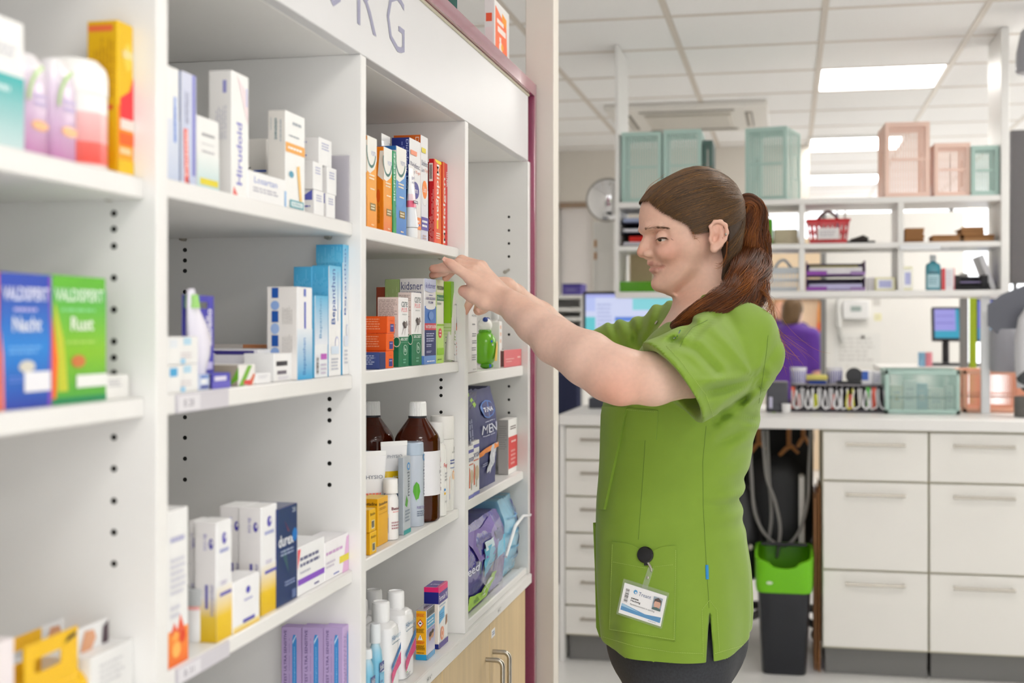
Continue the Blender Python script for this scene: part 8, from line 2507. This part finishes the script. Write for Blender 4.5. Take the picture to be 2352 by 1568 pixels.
bk = [o0 - nrm * .0012,o0 + ex_ - nrm * .0012,o0 + ex_ + ey_ - nrm * .0012,o0 + ey_ - nrm * .0012]
fr = [p + nrm * .0013 for p in bk]
b.poly(fr,'f6f6f8'); b.poly(bk[::-1],'e8e8ec')
for i in range(4): b.poly([bk[i],bk[(i + 1) % 4],fr[(i + 1) % 4],fr[i]],'e0e2e6')
f.draw([('p',[(.03,.02),(.97,.02),(.97,.10),(.03,.10)],'f6f6f8'),('p',[(.03,.12),(.97,.10),(.97,.28),(.6,.22),(.03,.34)],'3d8fc8'),('p',[(.03,.25),(.45,.22),(.03,.34)],'9cc8e4'),('b',.05,.36,.16,.92,False,'f6f6f8'),
  ('t','Treant',.37,.74,.66,.86,'3c5a8c'),('e',.29,.82,.045,.07,'3a9ad4'),('e',.30,.80,.02,.03,'f6f6f8'),('l',.22,.56,.42,.63,1,'444'),('t','Hedwig',.22,.47,.45,.55,'2c2c2c',0,.02),('t','Apothekersassistent in opleiding',.22,.36,.80,.43,'3c3c40'),
  ('r',.72,.46,.93,.88,'8ea0b0'),('e',.83,.66,.075,.17,'d9a58c'),('p',[(.74,.62),(.75,.80),(.83,.87),(.91,.80),(.92,.62),(.89,.74),(.77,.74)],'3c2820'),('p',[(.73,.46),(.93,.46),(.92,.53),(.83,.56),(.74,.53)],'2e5a56'),('l',.70,.05,.9,.08,1,'8a9aa8')])
b.build('badge_card','print',bdg,smooth=False)
b = MB()
e_ = ex_ * .035; g_ = ey_ * .05
q = [o0 - e_ - g_,o0 + ex_ + e_ - g_,o0 + ex_ + e_ + ey_ + g_ * 2.4,o0 + ey_ - e_ + g_ * 2.4]
fr = [p + nrm * .0032 for p in q]; bk = [p - nrm * .0016 for p in q]
b.poly(fr,'fff'); b.poly(bk[::-1],'fff')
for i in range(4): b.poly([bk[i],bk[(i + 1) % 4],fr[(i + 1) % 4],fr[i]],'fff')
b.build('badge_holder','badge_clear',bdg,smooth=False)
# jeans and shoes
jb = Body()
hip = T(1555,1440,YWm)
jb.ell(hip + np.array((0,0,-.01)),(.128,.165,.14),k=.03)
for sy,u0 in ((-1,1568),(1,1535)):
 y0 = YWm + sy * .085
 X0 = T(u0,1500,YWm)[0]
 jb.chain([(X0,y0,hip[2] - .03),(X0 - .01,y0,.52),(X0 + .02,y0 + sy * .01,.12),(X0 + .02,y0 + sy * .01,.06)],[.098,.070,.056,.062],k=.02)
jb.add(lambda Q: .010 * 0 + .0016 * np.sin(40 * Q[:,2] + 22 * Q[:,0]) + .0012 * np.sin(70 * Q[:,0] + 30 * Q[:,1]),hip,5,op='d')
V,Fq = jb.mesh(.008,(-.42,2.1,.0),(.10,2.74,.92))
mesh_from('jeans',V,Fq,'denim',np.tile(np.array(lin('33353a')),(len(V),1)),woman,woman_o,label='faded black jeans')
for sy,u0 in ((-1,1568),(1,1535)):
 y0 = YWm + sy * .095; X0 = T(u0,1500,YWm)[0]
 sb = Body()
 sb.chain([(X0 + .05,y0,.045),(X0 - .06,y0,.05),(X0 - .15,y0,.032)],[.042,.040,.030],k=.02)
 sb.add(lambda Q: .001 - Q[:,2],(X0,y0,0),5,k=.004,op='i')
 V,Fq = sb.mesh(.007,(X0 - .22,y0 - .08,-.01),(X0 + .13,y0 + .08,.13))
 mesh_from('shoe',V,Fq,'leather',np.tile(np.array(lin('1d1d20')),(len(V),1)),woman,woman_o)
# ------------------------------------------------------------------ her hair
hv = np.array([386,390,398,410,424,440,464,490,520,550,580,610,640,672.])
hf = np.array([1590,1573,1556,1534,1511,1492,1475,1474,1480,1490,1500,1512,1524,1534.])
hk = np.array([1612,1629,1648,1666,1681,1691,1701,1703,1702,1698,1693,1687,1680,1672.])
hw2 = np.array([14,27,43,56,66,73,79,80.5,80,78,73.5,68,60,50]) * .001
hz_ = HZ(hv)[::-1]; hA = HA(hf)[::-1]; hB = HA(hk)[::-1]; hW = hw2[::-1]
def hair_loft(Q):
 q = (Q - np.array(H0)) @ HAX.T
 z = q[:,2]
 A = np.interp(z,hz_,hA); Bk = np.interp(z,hz_,hB); W_ = np.interp(z,hz_,hW)
 ac = (A + Bk) / 2; ra = (A - Bk) / 2
 p = 2.1
 g = (np.abs((q[:,0] - ac) / ra) ** p + np.abs(q[:,1] / W_) ** p) ** (1 / p)
 return np.maximum((g - 1) * np.minimum(ra,W_),np.maximum(hz_[0] - z,z - hz_[-1]))
HL = [(1440,466,0),(1477,466,0),(1494,469,.02),(1512,476,.035),(1537,496,.055),(1565,511,.066),(1590,522,.072),(1600,540,.075),(1612,537,.075),(1632,522,.076),(1652,506,.076),(1673,518,.076),(1677,560,.076),(1670,600,.07),(1657,645,.06),(1657,690,.06)]
poly2 = np.array([(HA(u,l),HZ(v)) for u,v,l in HL] + [(HA(1830),HZ(690)),(HA(1830),HZ(350)),(HA(1440),HZ(350))])
def poly_sd(p):
 d = np.full(len(p),9.); ins = np.zeros(len(p),bool)
 n = len(poly2)
 for i in range(n):
  a,b_ = poly2[i],poly2[(i + 1) % n]
  e2 = b_ - a; w2_ = p - a
  t = np.clip((w2_ @ e2) / (e2 @ e2),0,1)
  d = np.minimum(d,np.linalg.norm(w2_ - t[:,None] * e2,axis=1))
  c1 = (a[1] <= p[:,1]) & (b_[1] > p[:,1]); c2 = (a[1] > p[:,1]) & (b_[1] <= p[:,1])
  cr = e2[0] * w2_[:,1] - e2[1] * w2_[:,0]
  ins ^= (c1 & (cr > 0)) | (c2 & (cr < 0))
 return np.where(ins,-d,d)
hb_ = Body()
hb_.add(hair_loft,HP(1590,520),.2,k=.004)
hb_.add(lambda Q: .0035 + poly_sd(((Q - np.array(H0)) @ HAX.T)[:,[0,2]]),HP(1590,520),5,k=.006,op='i')
V,Fq = hb_.mesh(.0036,np.array(H0) - .20,np.array(H0) + .20)
hcol = np.tile(np.array(lin('46362a')),(len(V),1))
mesh_from('hair',V,Fq,'hair_base',hcol,woman,woman_o,label='brown hair pulled back tightly')
HAIR = bpy.data.objects['hair']
hc0 = np.array(HP(1592,505))
tie = np.array(HP(1699,464))
rng = np.random.default_rng(12)
def to_cap(dirs,off):
 """points where rays from the head centre leave the hair cap volume"""
 lo_ = np.full(len(dirs),.03); hi_ = np.full(len(dirs),.16)
 for _ in range(22):
  mid = (lo_ + hi_) / 2
  v_ = hair_loft(hc0 + dirs * mid[:,None])
  ins = v_ < 0
  lo_ = np.where(ins,mid,lo_); hi_ = np.where(ins,hi_,mid)
 return hc0 + dirs * (lo_ + off)[:,None]
NS,M = 9000,14
st = []
HLs = np.array([HP(u,v,l) for u,v,l in HL[1:9]])
seg_l = np.linalg.norm(np.diff(HLs,axis=0),axis=1); cum = np.concatenate([[0],np.cumsum(seg_l)])
for i in range(NS):
 side = 1 if rng.random() < .72 else -1
 r = rng.random()
 if r < .62:
  d_ = rng.random() * cum[-1]
  j = min(np.searchsorted(cum,d_) - 1,len(seg_l) - 1); j = max(j,0)
  p = HLs[j] + (HLs[j + 1] - HLs[j]) * ((d_ - cum[j]) / seg_l[j])
  q = (p - np.array(H0)) @ HAX.T
  q[1] = abs(q[1]) * side * rng.uniform(.85,1.05) + rng.normal(0,.002)
  if d_ < cum[2]: q[1] = rng.uniform(-.03,.03)
  q += np.array((-.003 * rng.random(),0,.004 * rng.random()))
  p = np.array(H0) + q @ HAX
 elif r < .8:
  hl = [HP(1680,560,.07),HP(1675,600,.066),HP(1662,645,.056),HP(1690,640,.03)]
  j = rng.integers(0,3); t = rng.random()
  p = hl[j] * (1 - t) + hl[j + 1] * t
  q = (p - np.array(H0)) @ HAX.T; q[1] *= side * rng.uniform(.3,1); p = np.array(H0) + q @ HAX
 else:
  an = rng.uniform(0,2 * math.pi); zz = rng.uniform(-.1,1)
  p = hc0 + .1 * np.array((math.cos(an) * math.sqrt(1 - zz * zz),math.sin(an) * math.sqrt(1 - zz * zz),zz))
  q = (p - np.array(H0)) @ HAX.T
  if poly_sd(q[None,[0,2]])[0] > -.004:
   p = hc0 + np.array((rng.normal(0,.03),rng.normal(0,.03),.1))
 st.append(p)
st = np.array(st)
d0 = st - hc0; d0 /= np.linalg.norm(d0,axis=1)[:,None]
d1 = tie - hc0; d1 = d1 / np.linalg.norm(d1)
d1s = d1 + rng.normal(0,.055,(NS,3)); d1s /= np.linalg.norm(d1s,axis=1)[:,None]
om = np.arccos(np.clip((d0 * d1s).sum(1),-1,1))
pts = np.zeros((NS,M,3))
off = rng.uniform(.0002,.0022,NS)
endt = np.where(rng.random(NS) < .75,1.0,rng.uniform(.5,1,NS))
ph = rng.uniform(0,6.28,NS); am = rng.normal(0,.018,NS)
for m in range(M):
 t = m / (M - 1) * endt
 so = np.sin(om) + 1e-6
 dd = d0 * (np.sin((1 - t) * om) / so)[:,None] + d1s * (np.sin(t * om) / so)[:,None]
 sag = np.sin(np.pi * t) * .05
 dd[:,2] -= sag * np.clip(1 - np.abs(d0[:,2]),0,1)
 perp = np.cross(dd,d1s)
 dd = dd + perp * (am * np.sin(np.pi * t) + .006 * np.sin(9 * t + ph))[:,None]
 dd /= np.linalg.norm(dd,axis=1)[:,None]
 o_ = off * np.minimum(1,.25 + t * 3)
 pts[:,m] = to_cap(dd,o_)
sh = np.clip(rng.normal(.38,.17,NS) + .22 * np.exp(-((d0[:,2] - .55) / .25) ** 2) * rng.random(NS),0,1)
strands('hair_strands',pts,[.00012,.00026] + [.00030] * (M - 3) + [.0002],'hair_scalp',woman,woman_o,sh)
# pony tail
Gp = [HP(1696,466),HP(1712,464),HP(1724,478),HP(1727,505),HP(1725,548),HP(1724,592),T(1724,632,2.37),T(1712,664,2.325),T(1685,692,2.285),T(1645,709,2.255),T(1602,726,2.25),T(1564,741,2.26),T(1543,749,2.28)]
Gr = [.010,.016,.021,.025,.028,.030,.033,.034,.031,.026,.020,.012,.004]
def spline(pts_,n):
 pts_ = np.array(pts_,float); m = len(pts_); out = []
 for k in range(n):
  t = k / (n - 1) * (m - 1); i = min(int(t),m - 2); f_ = t - i
  p0,p1,p2,p3 = pts_[max(i - 1,0)],pts_[i],pts_[i + 1],pts_[min(i + 2,m - 1)]
  out.append(.5 * ((2 * p1) + (p2 - p0) * f_ + (2 * p0 - 5 * p1 + 4 * p2 - p3) * f_ ** 2 + (3 * p1 - p0 - 3 * p2 + p3) * f_ ** 3))
 return np.array(out)
NP_ = 44
G = spline(Gp,NP_); GR = np.interp(np.linspace(0,len(Gr) - 1,NP_),np.arange(len(Gr)),Gr)
tang = np.gradient(G,axis=0); tang /= np.linalg.norm(tang,axis=1)[:,None]
n1 = np.zeros_like(G); n2 = np.zeros_like(G)
ref = np.array((0,-1.0,0))
for i in range(NP_):
 a = ref - tang[i] * (ref @ tang[i]); a /= np.linalg.norm(a); n1[i] = a; n2[i] = np.cross(tang[i],a); ref = a
pt_ = Body()
for i in range(0,NP_ - 7,2):
 j = i + 2
 pt_.cone(G[i],GR[i] * (.66 if i < 34 else .4),G[j],GR[j] * (.66 if i < 34 else .3),k=.008)
V,Fq = pt_.mesh(.0045,G.min(0) - .05,G.max(0) + .05)
mesh_from('ponytail',V,Fq,'hair_base',np.tile(np.array(lin('44260f')),(len(V),1)),HAIR,woman_o,label='wavy auburn ponytail laid over her shoulder')
bpy.data.objects['ponytail'].location = (0,0,0)
NT,NCL = 5600,90
cid = rng.integers(0,NCL,NT)
c_rho = np.where(rng.random(NCL) < .75,rng.uniform(.72,1.02,NCL),rng.uniform(.2,.8,NCL)); c_th = rng.uniform(0,2 * math.pi,NCL)
c_ph = rng.uniform(0,6.28,NCL); c_f = rng.uniform(3.6,5.6,NCL); c_am = rng.uniform(.08,.20,NCL); c_tw = rng.normal(0,.5,NCL)
rho = c_rho[cid] + rng.normal(0,.07,NT)
the = c_th[cid] + rng.normal(0,.16,NT)
tt = np.linspace(0,1,NP_)
wave_ph = c_ph[cid] + rng.normal(0,.22,NT)
wave_f = c_f[cid] + rng.normal(0,.08,NT)
amp = c_am[cid]
endk = np.where(rng.random(NT) < .35,rng.uniform(.6,1,NT),1.0)
tw_ = c_tw[cid] + rng.normal(0,.12,NT)
P3 = np.zeros((NT,NP_,3))
for m in range(NP_):
 s_ = tt[m] * endk * (NP_ - 1)
 i0 = np.clip(s_.astype(int),0,NP_ - 2); f_ = (s_ - i0)[:,None]
 c_ = G[i0] * (1 - f_) + G[i0 + 1] * f_
 a1_ = n1[i0] * (1 - f_) + n1[i0 + 1] * f_; a2_ = n2[i0] * (1 - f_) + n2[i0 + 1] * f_
 rr = (GR[i0] * (1 - f_[:,0]) + GR[i0 + 1] * f_[:,0])
 u_ = s_ / (NP_ - 1)
 th_ = the + tw_ * u_ + .25 * np.sin(2 * math.pi * wave_f * u_ * .8 + wave_ph)
 q_ = rr * (rho + amp * np.sin(2 * math.pi * wave_f * u_ + wave_ph) * np.clip(u_ * 5,0,1))
 P3[:,m] = c_ + a1_ * (q_ * np.cos(th_))[:,None] * .85 + a2_ * (q_ * np.sin(th_))[:,None]
sh = np.clip(.42 + .16 * np.sin(c_ph[cid] * 2.3) + rng.normal(0,.13,NT),0,1)
o = strands('ponytail_strands',P3,[.00030] * (NP_ - 2) + [.0002,.0001],'hair_tail',HAIR,woman_o,sh)
o.location = (0,0,0)
# loose hairs: at the temple, in front of the ear, at the nape and down the back
lo_l = []
def loose(c0_,n,spread,wav=.004):
 base_ = spline(c0_,14)
 for _ in range(n):
  e0 = rng.normal(0,spread,3); e1 = rng.normal(0,spread * 3,3); k_ = rng.uniform(4,9); p_ = rng.uniform(0,6)
  lo_l.append(np.array([base_[i] + e0 * (1 - i / 13) * .6 + e1 * (i / 13) ** 1.5 + np.array((math.sin(k_ * i / 13 + p_),0,math.cos(k_ * i / 13 + p_))) * wav * (i / 13) for i in range(14)]))
loose([HP(1596,535,.076),HP(1602,548,.078),HP(1612,556,.077)],6,.0010)
loose([HP(1673,560,.074),HP(1670,590,.071),HP(1661,610,.068),HP(1652,614,.066)],16,.0012,.002)
loose([T(1745,650,2.33),T(1770,700,2.30),T(1780,760,2.28),T(1800,800,2.28),T(1822,822,2.28)],34,.005,.007)
loose([T(1740,660,2.32),T(1768,690,2.28),T(1755,718,2.26),T(1735,715,2.25)],30,.003,.006)
loose([HP(1560,400),HP(1600,386),HP(1640,392)],24,.0022,.003)
loose([HP(1480,458,.0),HP(1500,432),HP(1540,408)],20,.0022,.003)
strands('loose_hairs',lo_l,[.00018] * 12 + [.00014,.00006],'hair_tail',woman,woman_o,np.clip(rng.normal(.6,.2,len(lo_l)),0,1))
b = MB()
ringp = [tuple(G[2] * 0 + np.array(HP(1700,465)) + (n1[1] * math.cos(a) + n2[1] * math.sin(a)) * .0125 - woman_o) for a in np.linspace(0,2 * math.pi,25)]
b.tube(ringp,.0028,8,'9a97a2',cap=False)
b.build('hair_tie','plastic',woman)
# ------------------------------------------------------------------ two colleagues in the far room
def colleague(label,u,vtop,Y,face,shirt,hairc,arm_fwd=.25,facing_camera=False,hgt=1.66):
 X = Xat(u,Y)
 top = Zat(vtop,X,Y)
 k_ = top / hgt
 o_ = np.array((X,Y,0.))
 f_ = np.array((math.cos(face),math.sin(face),0)); l_ = np.array((-f_[1],f_[0],0)); z_ = np.array((0,0,1.))
 def W(a,l,z): return o_ + (f_ * a + l_ * l + z_ * z) * k_
 A_ = np.stack([f_,l_,z_])
 sk = Body()
 sk.ell(W(-.005,0,1.555),np.array((.094,.075,.105)) * k_,A_,k=.01)
 sk.ell(W(.03,0,1.50),np.array((.066,.056,.078)) * k_,A_,k=.02)
 sk.cone(W(.095,0,1.535),.009,W(.108,0,1.505),.014,k=.012)
 for s_ in (-1,1):
  sk.ell(W(.0,s_ * .075,1.53),np.array((.016,.008,.03)) * k_,A_,k=.006)
  sk.ell(W(.082,s_ * .03,1.545),np.array((.014,.016,.01)) * k_,A_,k=.008,op='s')
  sk.ell(W(.078,s_ * .03,1.545),np.array((.012,.012,.012)) * k_,A_,k=.004)
 sk.cone(W(.088,-.02,1.468),.006,W(.088,.02,1.468),.006,k=.006)
 sk.cone(W(-.01,0,1.46),.055 * k_,W(-.02,0,1.36),.062 * k_,k=.02)
 sk.cone(W(-.02,0,1.3),.10,W(0,0,.95),.11,k=.05)
 for s_ in (-1,1):
  sh_,el_,wr_ = W(-.02,s_ * .17,1.32),W(.0,s_ * .215,1.05),W(arm_fwd,s_ * .18,1.02)
  sk.chain([sh_,el_,wr_],[.052,.042,.027],k=.02)
  d_ = (wr_ - el_) / np.linalg.norm(wr_ - el_)
  pm = wr_ + d_ * .07
  sk.cone(wr_,.026,pm,.030,k=.02)
  for q in range(4):
   b0 = pm + l_ * (q - 1.5) * .017
   ln = (.062,.072,.068,.052)[q]
   sk.chain([b0,b0 + d_ * ln * .55 - z_ * .006,b0 + d_ * ln - z_ * .024],[.0095,.009,.0075],k=.004)
  t0 = wr_ + d_ * .03 - l_ * s_ * .024
  sk.chain([t0,t0 + d_ * .03 - l_ * s_ * .022,t0 + d_ * .055 - l_ * s_ * .024 - z_ * .01],[.014,.011,.009],k=.005)
  sk.chain([W(0,s_ * .09,.9),W(.0,s_ * .09,.5),W(-.01,s_ * .09,.09)],[.07,.05,.04],k=.02)
 V,Fq = sk.mesh(.0072,o_ + (-.5,-.5,.05),o_ + (.5,.5,1.8))
 cols = np.tile(np.array(lin('dca78c')),(len(V),1))
 me = mesh_from('person',V,Fq,'skin',cols,None,Vector(o_),label=label,cat='person')
 ck = Body()
 ck.chain([W(-.02,0,1.355),W(-.01,0,1.15),W(0,0,.86)],np.array((.105,.135,.15)) * k_,k=.04)
 for s_ in (-1,1):
  ck.cone(W(-.01,s_ * .07,1.2),.11,W(0,s_ * .08,.86),.125,k=.05)
  ck.chain([W(-.02,s_ * .06,1.37),W(-.02,s_ * .175,1.325),W(-.005,s_ * .225,1.09)],[.07,.072,.068],k=.04)
  ck.cone(W(.01,s_ * .205,1.095),.058,W(.01,s_ * .245,1.0),.060,k=.004,op='s')
 ck.cone(W(-.01,0,1.5),.064 * k_,W(-.01,0,1.37),.068 * k_,k=.006,op='s')
 zb = .80 * k_
 ck.add(lambda Q: zb - Q[:,2],o_,5,k=.004,op='i')
 ck.add(lambda Q: .0025 * np.sin(30 * Q[:,2] + 26 * Q[:,0] + 3 * np.sin(14 * Q[:,1])),o_,5,op='d')
 V,Fq = ck.mesh(.010,o_ + (-.5,-.5,.6),o_ + (.5,.5,1.7))
 mesh_from('scrub_top',V,Fq,'tunic_cloth',np.tile(np.array(lin(shirt)),(len(V),1)),me,Vector(o_),label='purple scrub top')
 tk = Body()
 tk.ell(W(0,0,.86),np.array((.13,.17,.12)) * k_,A_,k=.03)
 for s_ in (-1,1):
  tk.chain([W(0,s_ * .09,.84),W(.01,s_ * .095,.48),W(-.01,s_ * .1,.09)],[.098,.074,.062],k=.02)
  sb2 = [W(-.05,s_ * .1,.045),W(.13,s_ * .1,.035)]
  tk.chain(sb2,[.042,.034],k=.015)
 tk.add(lambda Q: .002 - Q[:,2],o_,5,k=.004,op='i')
 V,Fq = tk.mesh(.012,o_ + (-.5,-.5,-.02),o_ + (.5,.5,1.1))
 mesh_from('trousers',V,Fq,'matte',np.tile(np.array(lin('35324a')),(len(V),1)),me,Vector(o_))
 hk_ = Body()
 hk_.ell(W(-.012,0,1.565),np.array((.102,.086,.108)) * k_,A_,k=.01)
 hk_.ell(W(-.045,0,1.50),np.array((.072,.082,.095)) * k_,A_,k=.02)
 hk_.ell(W(.085,0,1.50),np.array((.075,.075,.095)) * k_,A_,k=.012,op='s')
 hk_.add(lambda Q: .0014 * np.sin(120 * Q[:,0] + 90 * Q[:,1]) + .001 * np.sin(160 * Q[:,1] - 60 * Q[:,2]),o_,5,op='d')
 V,Fq = hk_.mesh(.007,o_ + (-.3,-.3,1.3),o_ + (.3,.3,1.9))
 mesh_from('hair',V,Fq,'hair_base',np.tile(np.array(lin(hairc)),(len(V),1)),me,Vector(o_))
 b = MB()
 for s_ in (-1,1):
  b.sphere(tuple(W(.0885,s_ * .03,1.545) - o_),.006,10,6,'2a2420')
 b.build('eyes','gloss',me)
 return me
colleague('person with short brown hair in a purple top, back turned, in the warm far room',1822,684,10.9,math.radians(62),'54288c','5c4426',arm_fwd=.30)
colleague('person in a purple top facing the first colleague, half hidden by the ponytail',1796,676,12.2,math.radians(-110),'4a2480','b88a5c',arm_fwd=.22)
